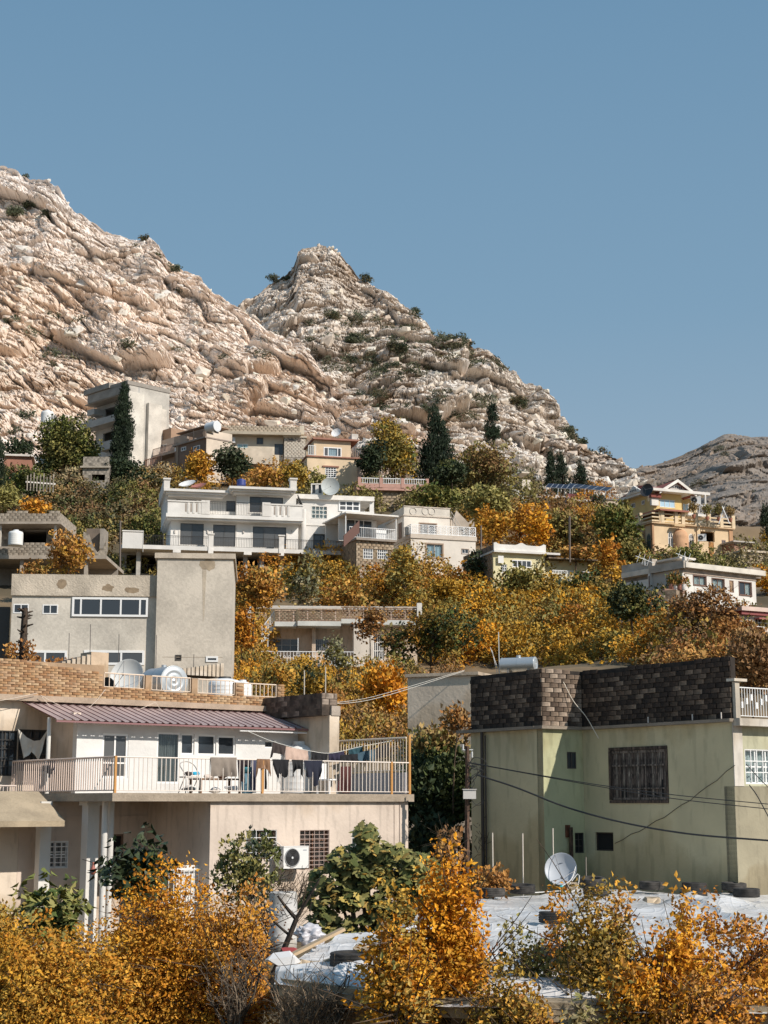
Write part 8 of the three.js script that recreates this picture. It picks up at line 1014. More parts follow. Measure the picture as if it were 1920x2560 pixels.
function hTank(name, label, p, len, r, turn, mat, o = {}) { const t = thing(name, label, 'water tank', p, turn, o.group), pr = [[0, -len / 2]]; for (let i = 1; i <= 8; i++) pr.push([r * i / 8, -len / 2 - 0.02 * Math.cos(i * 2.2) * (i < 8 ? 1 : 0)]); pr.push([r + 0.01, -len / 2 + 0.02], [r, -len / 2 + 0.05], [r, 0], [r + 0.008, 0.01], [r, 0.02], [r, len / 2 - 0.05], [r + 0.01, len / 2 - 0.02]); for (let i = 8; i >= 0; i--) pr.push([r * i / 8, len / 2 + 0.02 * Math.cos(i * 2.2) * (i < 8 ? 1 : 0)]); const g = new THREE.LatheGeometry(pr.map((q) => new THREE.Vector2(...q)), 30); g.rotateX(Math.PI / 2); g.translate(0, r + 0.15, 0); part('body', muv(g), mat, t); part('cradle', merge([mbox(-r * 0.8, r * 0.8, 0, 0.22, -len * 0.3, -len * 0.3 + 0.08), mbox(-r * 0.8, r * 0.8, 0, 0.22, len * 0.3, len * 0.3 + 0.08)]), plain(0.3, 0.26, 0.22), t); part('filler_cap', bar(V3(0, r * 2 + 0.14, 0), V3(0, r * 2 + 0.22, 0), 0.08, 10), mat, t); return t; }
function vTank(name, label, p, H, r, mat, lid, group) { const t = thing(name, label, 'water tank', p, R(0, 3), group), pr = [[0, 0], [r, 0], [r, H * 0.05]]; for (let i = 0; i < 6; i++) { const y = H * (0.12 + i * 0.12); pr.push([r, y - 0.02], [r + 0.015, y], [r, y + 0.02]); } pr.push([r, H * 0.82], [r * 0.9, H * 0.9], [r * 0.4, H * 0.97], [0, H * 0.98]); part('body', muv(new THREE.LatheGeometry(pr.map((q) => new THREE.Vector2(...q)), 28)), mat, t); part('lid', muv(new THREE.CylinderGeometry(r * 0.38, r * 0.42, H * 0.08, 20)).translate(0, H * 0.99, 0), lid, t); return t; }
{ const h = H1, roof = (x, y, z) => { const p = h.P(...zC(x, y), z); return h.W(p[0], h.k.topV + 0.17, z); };
  dish('satellite_dish', 'weathered grey satellite dish on the brick-parapet roof', roof(835, 800, -8.3), 1.05, V3(-0.2, 0.3, 0.93), plain(0.58, 0.58, 0.56, 0.6), { h: 0.88 });
  hTank('water_tank', 'horizontal galvanised water tank with ringed round end beside the roof dish', roof(1068, 840, -8.3).add(V3(-0.1, 0.2, -0.5)), 1.4, 0.47, 0.62, GALV);
  vTank('water_tank', 'white ribbed plastic water tank behind the third parapet railing', roof(1455, 980, -7.2).add(V3(0, -0.02, 0)), 0.95, 0.5, plain(0.8, 0.8, 0.79, 0.35), plain(0.03, 0.03, 0.03)); vTank('water_tank', 'tall narrow white tank beside the ribbed one at the parapet end', roof(1572, 985, -7.0), 0.85, 0.28, plain(0.82, 0.82, 0.80, 0.35), plain(0.6, 0.6, 0.6));
  const cover = (label, r, z, lean) => { const [u0, u1, v0, v1] = h.R(r, z), t = thing('stair_cover', label, 'roof cover', h.W(u0, v0, z), h.g.rotation.y), n = Math.round((u1 - u0) / 0.16), list = []; for (let i = 0; i < n; i++) { const u = (i + 0.5) * (u1 - u0) / n, k = (i + 0.5) / n, top = lean > 0 ? lerp(0.35, 1, k) : lerp(1, 0.45, 1 - k); part('panel', mbox(u - 0.06, u + 0.06, 0, (v1 - v0) * top, -0.06, 0), M(0.68, 0.60, 0.51, 'worn', 2), t); } part('dark_back', (() => { const s = new THREE.Shape([[0, 0], [u1 - u0, 0], [u1 - u0, (v1 - v0) - 0.03], [0, (v1 - v0) * 0.33]].map((c) => new THREE.Vector2(...c))), g = new THREE.ExtrudeGeometry(s, { depth: 0.9, bevelEnabled: false }); g.translate(0, 0, -1); return muv(g); })(), M(0.14, 0.09, 0.07, 'bark', 1), t); return t; };
  cover('sloping ribbed stair cover on the roof left of the dish', zC(400, 700, 588, 812), -9.9, 1); cover('sloping ribbed stair cover on the roof right of the ringed tank', zC(1158, 752, 1452, 862), -9.9, 1);
  const bx = h.R(zC(592, 698, 702, 800), -10.4); single('chimney_block', 'square plastered block on the roof between stair cover and dish', 'chimney', mbox(0, bx[1] - bx[0], 0, bx[3] - bx[2] + 0.5, -0.7, 0), M(0.62, 0.48, 0.35, 'worn', 2), h.W(bx[0], bx[2] - 0.5, -10.4), h.g.rotation.y);
  const rod = (x, y0, y1, d, l) => { const a = at(...zC(x, y1), d), b = at(...zC(x + 2, y0), d); single('antenna_rod', l, 'antenna', bar(V3(0, -0.4, 0), b.clone().sub(a), 0.013, 5), plain(0.12, 0.1, 0.09), a); };
  rod(447, 577, 735, 56, 'thin antenna rod left of the sloping stair cover'); rod(585, 520, 700, 56, 'tallest thin antenna rod on the brick-parapet roof'); rod(770, 585, 700, 55, 'thin antenna rod behind the roof dish'); rod(1012, 590, 730, 55, 'thin antenna rod at the ringed tank'); rod(1255, 715, 800, 56, 'short antenna rod above the right stair cover');
  { const a = at(...zC(152, 760), 57), b = at(...zC(162, 415), 57).sub(a), t = thing('tree_stub', 'pollarded dark tree trunk with short stubs behind the brick parapet', 'tree', a), l = [taper(V3(0, -1.5, 0), b, 0.2, 0.11, 7, 0.02)]; for (let i = 0; i < 22; i++) { const k = R(0.25, 0.98), p = b.clone().multiplyScalar(k), s = R(0, 6.28); l.push(taper(p, p.clone().add(V3(Math.cos(s) * 0.32, R(0.02, 0.14), Math.sin(s) * 0.32)), 0.055, 0.02, 4)); } part('trunk', merge(l), M(0.10, 0.07, 0.05, 'bark', 0.5), t); fill(t, 'dry_leaves', G.nearsmall, LEAF, [[V3(0, 0.1, 0.2), V3(0.6, 0.5, 0.4), 90], [V3(1.0, -0.3, 0.2), V3(1.6, 0.25, 0.3), 110]], PAL.rust, 1.2, { gap: -0.4 }); }
  dish('satellite_dish', 'dark round dish seen through the first parapet railing', h.W(h.P(...zC(705, 890), -6.6)[0], h.k.topV + 0.2, -6.6), 0.7, V3(-0.5, 0.1, 0.8), plain(0.02, 0.02, 0.02, 0.8), { h: 0.3 });
}
{ const p = at(...zD(535, 176), 52.5); hTank('water_tank', 'horizontal galvanised water tank on the annex roof behind the block parapet', p.add(V3(0, -0.16, 0)), 1.2, 0.23, 1.15, GALV); const a = at(...zD(448, 176), 53); single('antenna_rod', 'tall thin mast on the annex roof left of the tank', 'antenna', merge([bar(V3(0, -0.3, 0), at(...zD(444, 0), 53).sub(a), 0.014, 5), bar(V3(0.05, -0.2, 0), V3(-0.3, 0.8, 0), 0.01, 4), bar(V3(-0.05, -0.2, 0), V3(-0.25, 0.7, 0.1), 0.01, 4)]), plain(0.62, 0.6, 0.56), a); }
// tanks, dishes and small things higher up
{ const T = (z, x, y, d) => at(...z(x, y), d), W = (z, w, d) => w * (z(1, 0)[0] - z(0, 0)[0]) / FP * d;
  vTank('water_tank', 'small white tank in the open room of the unfinished house', T(z3, 100, 1152, 129.5), 1.3, 0.6, plain(0.72, 0.71, 0.68, 0.5), plain(0.6, 0.6, 0.6)); vTank('water_tank', 'white tank on the terrace above the round tree, left one', T(z3, 305, 362, 214), 1.9, 0.9, plain(0.72, 0.71, 0.69, 0.5), plain(0.6, 0.6, 0.6)); vTank('water_tank', 'grey square-looking tank beside the white tank above the round tree', T(z3, 335, 364, 214), 1.4, 0.6, plain(0.3, 0.29, 0.28, 0.5), plain(0.3, 0.3, 0.3));
  hTank('water_tank', 'white water tank on the corner of the brown house roof', T(z3, 1378, 425, 202), 1.7, 0.72, 0.9, plain(0.66, 0.67, 0.68, 0.5)); vTank('water_tank', 'blue plastic tank on the roof of the white villa', T(zU, 328, 690, 158), 0.7, 0.45, plain(0.035, 0.05, 0.2, 0.45), plain(0.04, 0.06, 0.24, 0.5)); dish('satellite_dish', 'white dish on the left roof of the villa', T(z4, 335, 215, 153), 1.7, V3(-0.2, 0.9, 0.5), plain(0.7, 0.69, 0.67, 0.6), { h: 0.35 }); dish('satellite_dish', 'reddish dish on the left roof of the villa', T(z4, 408, 218, 153), 1.6, V3(-0.2, 0.95, 0.4), plain(0.35, 0.14, 0.11, 0.7), { h: 0.2 }); dish('satellite_dish', 'large pale grey dish on the villa annex roof', T(zU, 1205, 780, 155), 1.85, V3(0.1, 0.1, 1), plain(0.42, 0.44, 0.43, 0.7), { h: 0.8 });
  { const p = T(zU, 1075, 776, 155.5), t = thing('roof_hatch', 'white framed hatch on the villa annex roof beside the dish', 'hatch', p), w = 1.2, hh = 1.15; part('frame', merge([mbox(-w / 2, w / 2, 0, 0.12, -0.5, 0), mbox(-w / 2, w / 2, hh - 0.12, hh, -0.5, 0), mbox(-w / 2, -w / 2 + 0.12, 0.121, hh - 0.121, -0.5, 0), mbox(w / 2 - 0.12, w / 2, 0.121, hh - 0.121, -0.5, 0), mbox(-0.16, 0.16, 0.121, hh - 0.121, -0.3, -0.05)]), VWT, t); part('pane', mbox(-w / 2 + 0.12, w / 2 - 0.12, 0.122, hh - 0.122, -0.4, -0.32), GLASS_SKY, t); }
  dish('satellite_dish', 'black satellite dish on the side wall of the ochre villa', T(zV, 332, 395, 166.5), 1.5, V3(-0.6, 0.25, 0.75), plain(0.025, 0.025, 0.028, 0.5), { h: 1.05 }); dish('satellite_dish', 'small white dish on the roof of the peach house', T(zU, 1270, 226, 196), 1.3, V3(-0.3, 0.4, 0.8), plain(0.75, 0.74, 0.72, 0.6), { h: 0.7 }); 
  const ac = (label, p, w, hh, turn, bracket) => { const t = thing('air_conditioner', label, 'air conditioner', p, turn), d = w * 0.38; part('case', merge([mbox(-w / 2, w / 2, 0, hh, -d, 0), mbox(-w / 2 - 0.005, w / 2 + 0.005, hh + 0.001, hh + 0.02, -d, 0.01)]), plain(0.74, 0.72, 0.69, 0.5), t); const r = Math.min(w * 0.3, hh * 0.42), cx = -w * 0.16; part('fan_ring', muv(new THREE.TorusGeometry(r, r * 0.07, 6, 28)).translate(cx, hh / 2, 0.006), plain(0.3, 0.3, 0.3), t); part('fan_well', bar(V3(cx, hh / 2, -0.004), V3(cx, hh / 2, 0.004), r, 28), plain(0.012, 0.012, 0.012, 0.8), t); const bl = []; for (let i = 0; i < 3; i++) { const s = new THREE.Shape(); s.moveTo(0, 0); s.absarc(0, 0, r * 0.92, i * 2.09, i * 2.09 + 0.9); s.lineTo(0, 0); const g = new THREE.ShapeGeometry(s, 8); g.translate(cx, hh / 2, 0.008 + i * 0.001); bl.push(muv(g)); } part('fan_blade', merge(bl), plain(0.035, 0.035, 0.037, 0.4), t); part('fan_hub', bar(V3(cx, hh / 2, 0.006), V3(cx, hh / 2, 0.02), r * 0.13, 14), plain(0.6, 0.6, 0.6), t); const gr = []; for (let i = 1; i < 5; i++) gr.push(muv(new THREE.TorusGeometry(r * i / 5, 0.003, 3, 24)).translate(cx, hh / 2, 0.016)); part('fan_grille', merge(gr), plain(0.08, 0.08, 0.08), t); part('badge', mbox(w * 0.28, w * 0.42, hh * 0.82, hh * 0.87, 0.001, 0.004), plain(0.35, 0.38, 0.42), t); if (bracket) part('bracket', merge([mbox(-w * 0.35, -w * 0.31, -0.04, -0.001, -d - 0.15, 0.02), mbox(w * 0.31, w * 0.35, -0.04, -0.001, -d - 0.15, 0.02)]), IRON, t); return t; };
  { const [u0, u1, v0, v1] = H1.R(zB(620, 1238, 804, 1392), 0.35); ac('white air conditioner outdoor unit below the balcony between the barred windows', H1.W((u0 + u1) / 2, v0, 0.35), u1 - u0, v1 - v0, H1.g.rotation.y, 1); single('hose', 'pale drain hose slanting from the barred window to the air conditioner', 'hose', tube([H1.W(u0 - 0.45, v1 + 0.25, -0.02), H1.W(u0 - 0.3, v1 + 0.2, 0.12), H1.W(u0 + 0.02, v1 + 0.01, 0.2), H1.W(u0 - 0.25, v0 + 0.25, 0.12)], 0.018, 20), plain(0.6, 0.55, 0.5)); }
  { const p = T(zU, 232, 264, 211.6); ac('air conditioner unit on the long low cream house', p, 1.0, 0.75, 0, 0); const p2 = T(zV, 995, 448, 170.4); ac('air conditioner unit under the roof of the ochre villa', p2, 1.1, 0.95, -0.2, 0); const p3 = T(zV, 1080, 955, 166); ac('air conditioner unit at the loggia of the ochre villa', p3, 0.9, 0.75, -0.2, 1); }
  [[965, 640, 'first topiary pot from the left on the ochre balustrade'], [1153, 668, 'second topiary pot on the ochre balustrade'], [1312, 680, 'third topiary pot on the ochre balustrade, beside the white frame'], [1475, 690, 'last topiary pot at the right end of the ochre balustrade']].forEach(([x, y, l]) => { const p = T(zV, x, y, 166.3), t = thing('topiary', l, 'potted tree', p, 0, 'topiary pots on the ochre balustrade'); part('pot', muv(new THREE.LatheGeometry([[0, 0], [0.14, 0], [0.22, 0.4], [0.19, 0.4], [0, 0.36]].map((q) => new THREE.Vector2(...q)), 14)), plain(0.4, 0.16, 0.1, 0.8), t); part('stem', bar(V3(0, 0.3, 0), V3(0, 0.85, 0), 0.04, 6), BARK, t); fill(t, 'crown', G.mid, LEAF, [[V3(0, 1.15, 0), V3(0.42, 0.42, 0.42), 70]], mix(PAL.olive, PAL.brown), 0.7, { gap: -0.6 }); });
  { const t = thing('deck_frame', 'white folding frame on the ochre terrace', 'chair', T(zV, 1375, 720, 164.9)); part('frame', merge([bar(V3(-0.5, 0, 0), V3(0.15, 1.9, 0), 0.05, 5), bar(V3(0.6, 0, 0.2), V3(-0.1, 1.9, 0.1), 0.05, 5), bar(V3(-0.3, 0.7, 0), V3(0.4, 0.7, 0.1), 0.04, 5), bar(V3(-0.1, 1.3, 0), V3(0.2, 1.3, 0.1), 0.04, 5)]), PVC, t); }
  for (const [x, y, l] of [[240, 95, 'white rooftop aerial at the left of the flat-roofed white house'], [705, 65, 'white rooftop aerial at the middle of the flat-roofed white house']]) { const t = thing('aerial', l, 'antenna', T(zG, x, y + 20, 127)); part('boom', merge([bar(V3(-0.75, 0.5, 0), V3(0.75, -0.1, 0), 0.025, 5), bar(V3(0, -0.3, 0), V3(0, 0.3, 0), 0.03, 5)]), PVC, t); part('element', merge([-0.5, -0.1, 0.3].map((k) => bar(V3(k - 0.15, 0.2 - k * 0.4 - 0.4, 0), V3(k + 0.15, 0.2 - k * 0.4 + 0.4, 0), 0.018, 4))), PVC, t); }
  [[545, 'first flowerpot from the left on the shelf of the flat-roofed house'], [590, 'second flowerpot, white with a spiky plant, on the shelf'], [640, 'third flowerpot on the shelf of the flat-roofed house'], [685, 'fourth flowerpot on the shelf of the flat-roofed house']].forEach(([x, l], i) => { const p = T(zG, x, 436, 124.8), t = thing('flowerpot', l, 'flowerpot', p); part('pot', muv(new THREE.LatheGeometry([[0, 0], [0.16, 0], [0.23, 0.45], [0.2, 0.45], [0, 0.4]].map((q) => new THREE.Vector2(...q)), 12)), i % 2 ? plain(0.75, 0.72, 0.7) : plain(0.45, 0.2, 0.14), t); fill(t, 'plant', i === 1 ? G.sprig : G.mid, LEAF, [[V3(0, 0.7, 0), V3(0.3, 0.35, 0.3), 22]], mix(PAL.green, PAL.rust), 0.7, { gap: -0.7 }); });
  for (const [z, x, y0, y1, d, l] of [[z5, 1512, 390, 620, 150, 'slim utility pole among the trees right of the yellow house'], [z5, 940, 450, 570, 152, 'slim utility pole right of the cream house'], [zS, 850, 690, 900, 163, 'thin pole in front of the brown-olive tree'], [zR, 78, 420, 700, 148, 'dark pole left of the large green tree'], [z3, 780, 990, 1250, 142, 'dark pole at the left end of the villa deck'], [z2, 752, 615, 830, 70, 'thin pale pole above the orange tree by the alley'], [z2, 595, 640, 830, 72, 'thin pale pole above the brick roof terrace right']]) { const a = T(z, x, y1, d), b = T(z, x, y0, d).sub(a); single('pole', l, 'pole', bar(V3(0, -1, 0), b, d > 100 ? 0.09 : 0.03, 6), d > 100 ? plain(0.13, 0.10, 0.08) : plain(0.5, 0.45, 0.38), a); }
  { const p = T(z3, 265, 800, 172), t = thing('picket_fence', 'short pale picket fence in the dry scrub below the round tree', 'fence', p, 0.4); for (let i = 0; i < 9; i++) part('picket', mbox(-1.6 + i * 0.36, -1.46 + i * 0.36, 0, 1.7 + (i % 3) * 0.2, -0.04, 0), M(0.45, 0.42, 0.38, 'bark', 1), t); part('fence_rail', mbox(-1.7, 1.6, 0.9, 1.05, -0.1, -0.041), VWT, t); }
}
// ---- laundry and things on the balcony
const cloth = (name, label, face, tops, bots, z, mat, o = {}) => { // outline in the photo: matching points along the upper and the lower edge
  const T_ = tops.map((p) => face.P(p[0], p[1], z)), B = bots.map((p) => face.P(p[0], p[1], z)), n = 26, m = 12, g = new THREE.PlaneGeometry(1, 1, n, m), p = g.attributes.position, L = (a, t) => { const k = t * (a.length - 1), i = Math.min(a.length - 2, Math.floor(k)); return [lerp(a[i][0], a[i + 1][0], k - i), lerp(a[i][1], a[i + 1][1], k - i)]; }, u0 = T_[0][0], v0 = T_[0][1], sd = R(0, 50);
  for (let i = 0; i < p.count; i++) { const s = p.getX(i) + 0.5, t = 0.5 - p.getY(i), a = L(T_, s), b = L(B, s); p.setXYZ(i, lerp(a[0], b[0], t) - u0, lerp(a[1], b[1], t) - v0, 0.05 * t * fbm(s * 7 + sd, t * 1.4, 2, 2) * 2.4 + 0.03 * Math.sin(s * 19 + sd) * t + (o.over ? -0.02 : 0)); }
  g.computeVertexNormals(); const back = g.clone(); back.translate(0, 0, -0.008); const ng = merge([muv(g), muv(back)]); const c = single(name, label, 'laundry', ng, mat, face.W(u0, v0, z), face.g.rotation.y); mat.side = THREE.DoubleSide; return c; };
const FAB = (r, g, b) => { const m = M(r, g, b, 'plaster', 0.9, 0.95, 0.003); m.side = THREE.DoubleSide; return m; };
{ const h = H1, B = (l) => l.map((p) => zB(...p)), A = (l) => l.map((p) => zA(...p)), zr = 0.0, zl = -2.0;
  cloth('blanket', 'taupe blanket hung over the front railing', h, B([[82, 572], [275, 574]]), B([[86, 712], [274, 716]]), zr, FAB(0.30, 0.25, 0.21), { over: 1 });
  cloth('sweater', 'brown sweater hung over the front railing right of the blanket', h, B([[428, 583], [470, 585], [522, 586]]), B([[418, 728], [436, 655], [500, 658], [526, 715]]), zr, FAB(0.27, 0.15, 0.085), { over: 1 });
  cloth('trousers', 'black trousers hung over the front railing', h, B([[540, 586], [600, 588], [665, 590]]), B([[556, 660], [596, 775], [590, 690], [640, 726], [660, 640]]), zr, FAB(0.018, 0.017, 0.02), { over: 1 });
  cloth('trousers', 'small dark trousers between the black pair and the navy jacket', h, B([[685, 590], [768, 592]]), B([[695, 732], [708, 660], [745, 660], [760, 722]]), zr, FAB(0.02, 0.02, 0.022), { over: 1 });
  cloth('jacket', 'navy jacket hung over the front railing', h, B([[773, 594], [840, 595], [912, 596]]), B([[795, 690], [800, 722], [840, 715], [852, 790], [880, 770], [895, 690]]), zr, FAB(0.022, 0.025, 0.045), { over: 1 });
  cloth('shirt', 'dark grey shirt at the left end of the clothesline', h, B([[540, 458], [580, 470], [635, 488]]), B([[526, 580], [548, 540], [600, 548], [628, 585]]), zl, FAB(0.06, 0.045, 0.042)); cloth('sheet', 'pale pink sheet on the clothesline', h, B([[637, 490], [720, 510], [800, 522]]), B([[630, 600], [720, 605], [798, 605]]), zl, FAB(0.62, 0.45, 0.37));
  cloth('trousers', 'black trousers on the clothesline right of the pink sheet', h, B([[828, 528], [890, 536], [948, 540]]), B([[826, 602], [890, 612], [944, 606]]), zl, FAB(0.015, 0.015, 0.018)); cloth('shirt', 'dark violet shirt on the clothesline', h, B([[950, 540], [1010, 532], [1070, 526]]), B([[952, 612], [1010, 606], [1062, 604]]), zl, FAB(0.03, 0.025, 0.055)); cloth('shirt', 'black shirt on the clothesline left of the teal jeans', h, B([[1038, 556], [1100, 552], [1168, 546]]), B([[1040, 612], [1100, 614], [1168, 612]]), zl + 0.3, FAB(0.014, 0.014, 0.018));
  cloth('jeans', 'teal jeans on the clothesline', h, B([[1100, 512], [1150, 498], [1208, 486]]), B([[1104, 550], [1160, 555], [1206, 548]]), zl, FAB(0.03, 0.085, 0.11)); cloth('shirt', 'blue shirt hanging lower beside the teal jeans', h, B([[1160, 544], [1230, 524], [1300, 510]]), B([[1172, 606], [1222, 612], [1226, 590], [1285, 612], [1300, 560]]), zl + 0.2, FAB(0.05, 0.10, 0.14)); cloth('shirt', 'black shirt at the right end of the clothesline', h, B([[1298, 508], [1350, 486], [1405, 460]]), B([[1302, 592], [1340, 574], [1385, 580], [1408, 560]]), zl, FAB(0.013, 0.013, 0.016));
  cloth('white_cloth', 'white cloth hung by its corners before the dark barred window', h, A([[140, 376], [205, 440], [262, 468], [310, 462], [370, 376]]), A([[182, 603], [215, 580], [243, 552], [300, 622], [325, 520]]), -5.3, FAB(0.74, 0.70, 0.63)); 
  { const S = h.side(0.03, -5.7, false), p0 = S.P(...zA(364, 612)); const c = cloth('towel', 'navy towel hung over the side railing at left', S, A([[362, 612], [395, 608], [432, 606]]), A([[362, 690], [385, 762], [400, 735], [428, 690]]), -0.05, FAB(0.03, 0.04, 0.075)); c.rotation.y = Math.atan2(-S.U.z, S.U.x); }
  const lineA = h.W(...((p) => [p[0], p[1], zl])(h.P(...zB(350, 378), zl))), lineB = h.W(...((p) => [p[0], p[1], zl])(h.P(...zB(1420, 450), zl))); single('clothesline', 'clothesline sagging along the balcony with hung laundry', 'clothesline', tube([lineA, h.W(...((p) => [p[0], p[1], zl])(h.P(...zB(540, 456), zl))), h.W(...((p) => [p[0], p[1], zl])(h.P(...zB(820, 526), zl))), h.W(...((p) => [p[0], p[1], zl])(h.P(...zB(960, 542), zl))), h.W(...((p) => [p[0], p[1], zl])(h.P(...zB(1180, 496), zl))), lineB], 0.008, 40), plain(0.7, 0.68, 0.62));
  // furniture
  const dk = h.k.deck, zf = -1.2, U = (x) => h.P(...zL(x, 700), zf)[0];
  { const t = thing('metal_chair', 'bare metal chair frame at the balcony table', 'chair', h.W(U(245), dk, zf), h.g.rotation.y); const m = plain(0.5, 0.46, 0.42, 0.4, 0.5), w = 0.2; part('frame', merge([tube([V3(-w, 0, 0.15), V3(-w, 0.42, 0.15), V3(-w, 0.75, -0.15), V3(0, 0.82, -0.18), V3(w, 0.75, -0.15), V3(w, 0.42, 0.15), V3(w, 0, 0.15)], 0.014, 40, 6), bar(V3(-w, 0, -0.2), V3(-w, 0.42, 0.1), 0.013, 5), bar(V3(w, 0, -0.2), V3(w, 0.42, 0.1), 0.013, 5)]), m, t); part('seat', mbox(-w, w, 0.4, 0.435, -0.2, 0.17), plain(0.55, 0.5, 0.44, 0.7), t); }
  { const t = thing('table', 'low brown-topped table on the balcony behind the railing', 'table', h.W(U(420), dk, zf - 0.5), h.g.rotation.y), L = U(905) - U(420); part('tabletop', mbox(0, L, 0.36, 0.40, -0.3, 0.3), M(0.36, 0.23, 0.15, 'bark', 1), t); for (const [x, z] of [[0.05, 0.25], [L - 0.05, 0.25], [0.05, -0.25], [L - 0.05, -0.25]]) part('leg', mbox(x - 0.025, x + 0.025, 0, 0.358, z - 0.025, z + 0.025), M(0.36, 0.23, 0.15, 'bark', 1), t); }
  const thg = (name, label, cat, x, up, geo, mat, dz = -0.5) => single(name, label, cat, geo, mat, h.W(U(x), dk + up, zf + dz), h.g.rotation.y);
  thg('bag', 'bright blue plastic bag on the balcony table', 'bag', 430, 0.52, stoneG(0.14), plain(0.02, 0.36, 0.55, 0.5)); thg('bucket', 'pale blue bucket on the balcony floor right of the blanket', 'bucket', 865, 0.0, muv(new THREE.LatheGeometry([[0, 0], [0.14, 0], [0.18, 0.52], [0.19, 0.53], [0.165, 0.52], [0.13, 0.03], [0, 0.03]].map((q) => new THREE.Vector2(...q)), 20)), plain(0.25, 0.47, 0.58, 0.5), 0.2); thg('bucket', 'smaller turquoise tub inside the bucket row', 'tub', 850, 0.55, muv(new THREE.LatheGeometry([[0, 0], [0.15, 0], [0.2, 0.14], [0.18, 0.14], [0, 0.02]].map((q) => new THREE.Vector2(...q)), 20)), plain(0.1, 0.38, 0.45, 0.5), 0.2);
  for (const [x, s, l] of [[220, 0.22, 'white sack at the feet of the metal chair'], [520, 0.2, 'white sack under the balcony table, left'], [700, 0.24, 'pale sack under the balcony table, right'], [940, 0.16, 'white bundle right of the pale blue bucket']]) thg('sack', l, 'sack', x, s * 0.5, stoneG(s), plain(0.66, 0.62, 0.57, 0.9), 0.1); thg('sack', 'dark bundle on the metal chair', 'bundle', 215, 0.5, stoneG(0.13), plain(0.06, 0.045, 0.04, 0.9), 0.05); thg('cloth_heap', 'cream cloth heap on the balcony table', 'laundry', 590, 0.45, stoneG(0.17), plain(0.6, 0.5, 0.42, 0.9)); thg('cloth_heap', 'brown cloth heap on the right half of the balcony table', 'laundry', 745, 0.44, stoneG(0.13), plain(0.25, 0.13, 0.09, 0.9));
  cloth('curtain', 'dark curtain hanging behind the balcony railing beside the brown sweater', h, B([[278, 592], [330, 590], [378, 590]]), B([[282, 745], [330, 760], [372, 770]]), -0.9, FAB(0.028, 0.018, 0.022)); cloth('robe', 'dark blue striped robe hung between curtain and brown sweater', h, B([[380, 588], [425, 590]]), B([[384, 815], [420, 820]]), -0.7, FAB(0.07, 0.075, 0.14)); cloth('robe', 'dark red robe hung at the right half of the balcony', h, B([[1045, 640], [1125, 640]]), B([[1020, 820], [1060, 838], [1108, 838]]), -1.3, FAB(0.10, 0.03, 0.028)); cloth('robe', 'dark robe hung behind the brown sweater', h, B([[455, 588], [492, 588]]), B([[455, 800], [490, 810]]), -1.0, FAB(0.02, 0.016, 0.016));
  vTank('water_tank', 'small white tank on the balcony behind the pink sheet', h.W(h.P(...zB(735, 560), -4.0)[0], dk, -4.0), 1.5, 0.5, plain(0.8, 0.79, 0.77, 0.4), plain(0.7, 0.7, 0.68)); { const t = thing('plastic_chair', 'white plastic chair at the right half of the balcony', 'chair', h.W(h.P(...zB(945, 800), -1.6)[0], dk, -1.6), h.g.rotation.y + 0.3); part('seat', mbox(-0.24, 0.24, 0.38, 0.42, -0.24, 0.24), PVC, t); part('backrest', mbox(-0.24, 0.24, 0.421, 0.85, -0.26, -0.22), PVC, t); for (const [x, z] of [[-0.2, 0.2], [0.2, 0.2], [-0.2, -0.2], [0.2, -0.2]]) part('leg', mbox(x - 0.025, x + 0.025, 0, 0.379, z - 0.025, z + 0.025), PVC, t); }
  { const t = thing('clay_jug', 'red clay jug hanging beside the white column', 'jug', H1.W(0.8, 0, 0)); const p = at(...zA(714, 1496), 36.5); t.position.copy(p); part('body', muv(new THREE.LatheGeometry([[0, 0], [0.05, 0.005], [0.085, 0.06], [0.085, 0.11], [0.05, 0.17], [0.025, 0.21], [0.028, 0.26], [0.036, 0.28], [0, 0.275]].map((q) => new THREE.Vector2(...q)), 20)).scale(0.8, 1, 0.8), plain(0.36, 0.12, 0.085, 0.6), t); part('hook', bar(V3(0, 0.27, 0), V3(-0.25, 0.34, 0), 0.008, 4), IRON, t); }
}
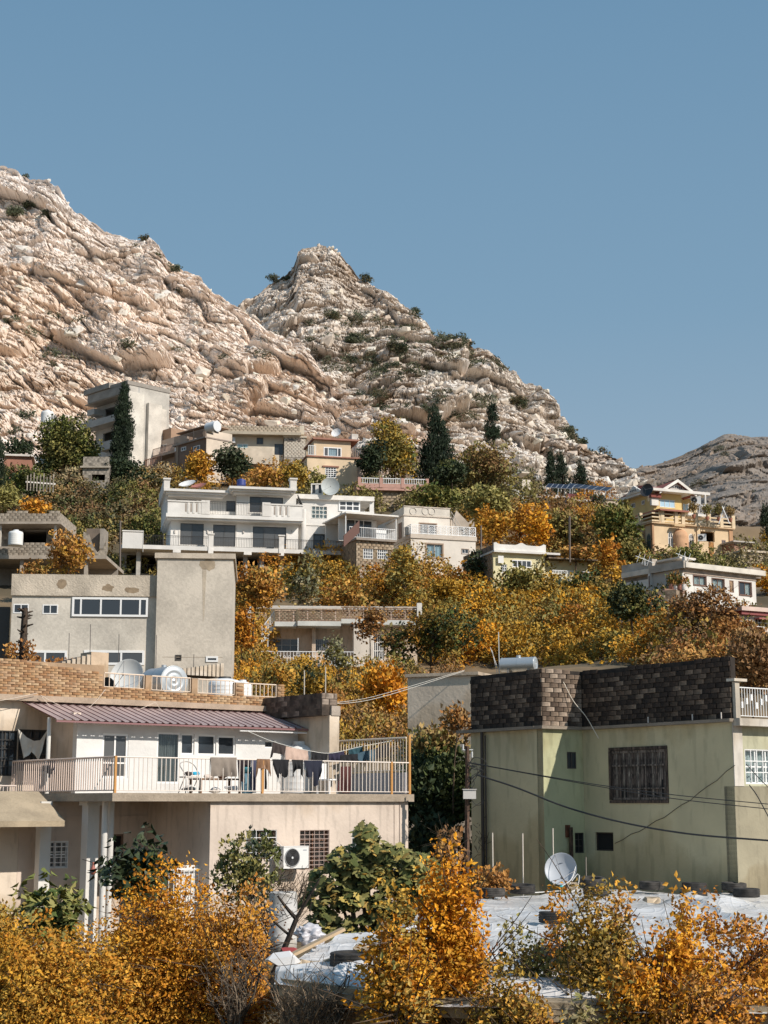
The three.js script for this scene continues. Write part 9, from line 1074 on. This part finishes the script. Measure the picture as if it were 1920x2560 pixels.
// ---- electric pole, poles and wires by the green house
{ const d = 43, a = at(...zD(300, 1090), d), top = at(...zD(304, 515), d).sub(a), t = thing('electric_pole', 'thin brown electric pole with white meter box in the alley', 'pole', a); part('pole', taper(V3(0, -1, 0), top, 0.075, 0.055, 8, 0), M(0.16, 0.10, 0.075, 'bark', 0.6), t); const b = at(...zD(312, 732), d).sub(a); part('meter_box', merge([mbox(b.x - 0.17, b.x + 0.17, b.y - 0.12, b.y + 0.12, 0.08, 0.22), mbox(b.x - 0.19, b.x + 0.19, b.y + 0.121, b.y + 0.14, 0.06, 0.25)]), plain(0.55, 0.52, 0.48, 0.6), t); part('insulator', merge([bar(top.clone().add(V3(-0.15, -0.1, 0)), top.clone().add(V3(0.15, -0.1, 0)), 0.02, 5), bar(top.clone().add(V3(-0.12, -0.1, 0)), top.clone().add(V3(-0.12, 0.05, 0)), 0.03, 6), bar(top.clone().add(V3(0.12, -0.3, 0)), top.clone().add(V3(0.12, -0.14, 0)), 0.03, 6)]), plain(0.5, 0.5, 0.48, 0.5), t); const tang = []; for (let i = 0; i < 9; i++) { const y = top.y * R(0.55, 0.9); tang.push(tube([V3(0.05, y, 0.08), V3(R(0.1, 0.35), y + R(-0.3, 0.3), 0.12), V3(R(0.2, 0.6), y + R(-0.2, 0.2), 0.1), V3(0.06, y - 0.4, 0.08)], 0.009, 14, 4)); } part('loose_wire', merge(tang), IRON, t);
  const WM = plain(0.02, 0.02, 0.02, 0.6), wire = (l, pts, r, m = WM) => single('wire', l, 'wire', tube(pts.map(([z, x, y, dd]) => at(...z(x, y), dd)), r, 50, 5), m);
  wire('thick black cable sagging across the green house', [[zD, 350, 645, 42], [zD, 520, 700, 41.4], [zD, 750, 790, 40.6], [zD, 1000, 858, 39.7], [zD, 1300, 910, 38.6], [zD, 1680, 942, 37.5]], 0.024); wire('upper thin wire across the green house', [[zD, 310, 588, 42], [zD, 600, 640, 41], [zD, 900, 690, 40], [zD, 1240, 735, 39], [zD, 1680, 778, 37.8]], 0.011); wire('lower thin wire across the green house', [[zD, 310, 590, 42], [zD, 600, 643, 41], [zD, 900, 697, 40], [zD, 1240, 752, 38.9], [zD, 1680, 800, 37.6]], 0.011); wire('pale double cable from the alley wall to the annex roof', [[zB, 965, 178, 47], [zB, 1150, 165, 48.5], [zB, 1400, 110, 51], [zD, 290, 176, 53]], 0.008, plain(0.66, 0.62, 0.55)); wire('second pale cable just below the double one', [[zB, 965, 170, 47], [zB, 1150, 150, 48.5], [zB, 1400, 92, 51], [zD, 290, 172, 53]], 0.007, plain(0.66, 0.62, 0.55)); wire('loose black wire at the right edge balcony', [[zD, 1560, 595, 39.3], [zD, 1610, 650, 39], [zD, 1660, 700, 38.6]], 0.01); wire('black wire hanging from the balcony window at the right edge', [[zD, 1575, 690, 39.2], [zD, 1605, 730, 39], [zD, 1665, 840, 38.6]], 0.014);
  for (const [x, y0, y1, dd, l, c] of [[255, 893, 1080, 38, 'thin pale stick left of the electric pole', 0.5], [417, 905, 1105, 41, 'thin white stick before the left green wall', 0.66], [553, 908, 1145, 41.5, 'thin white stick in the middle of the left green wall', 0.66], [689, 885, 1040, 42.5, 'thin white stick behind the satellite dish', 0.66], [838, 1015, 1150, 42, 'brown pointed stick right of the rusty pipe', 0.2]]) { const a2 = at(...zD(x, y1), dd), b2 = at(...zD(x, y0), dd).sub(a2); single('stick', l, 'stick', bar(V3(0.01, -0.6, 0), b2, 0.017, 6), plain(c, c * 0.88, c * 0.74), a2); }
}
shade(scene);
renderer.render(scene, camera);
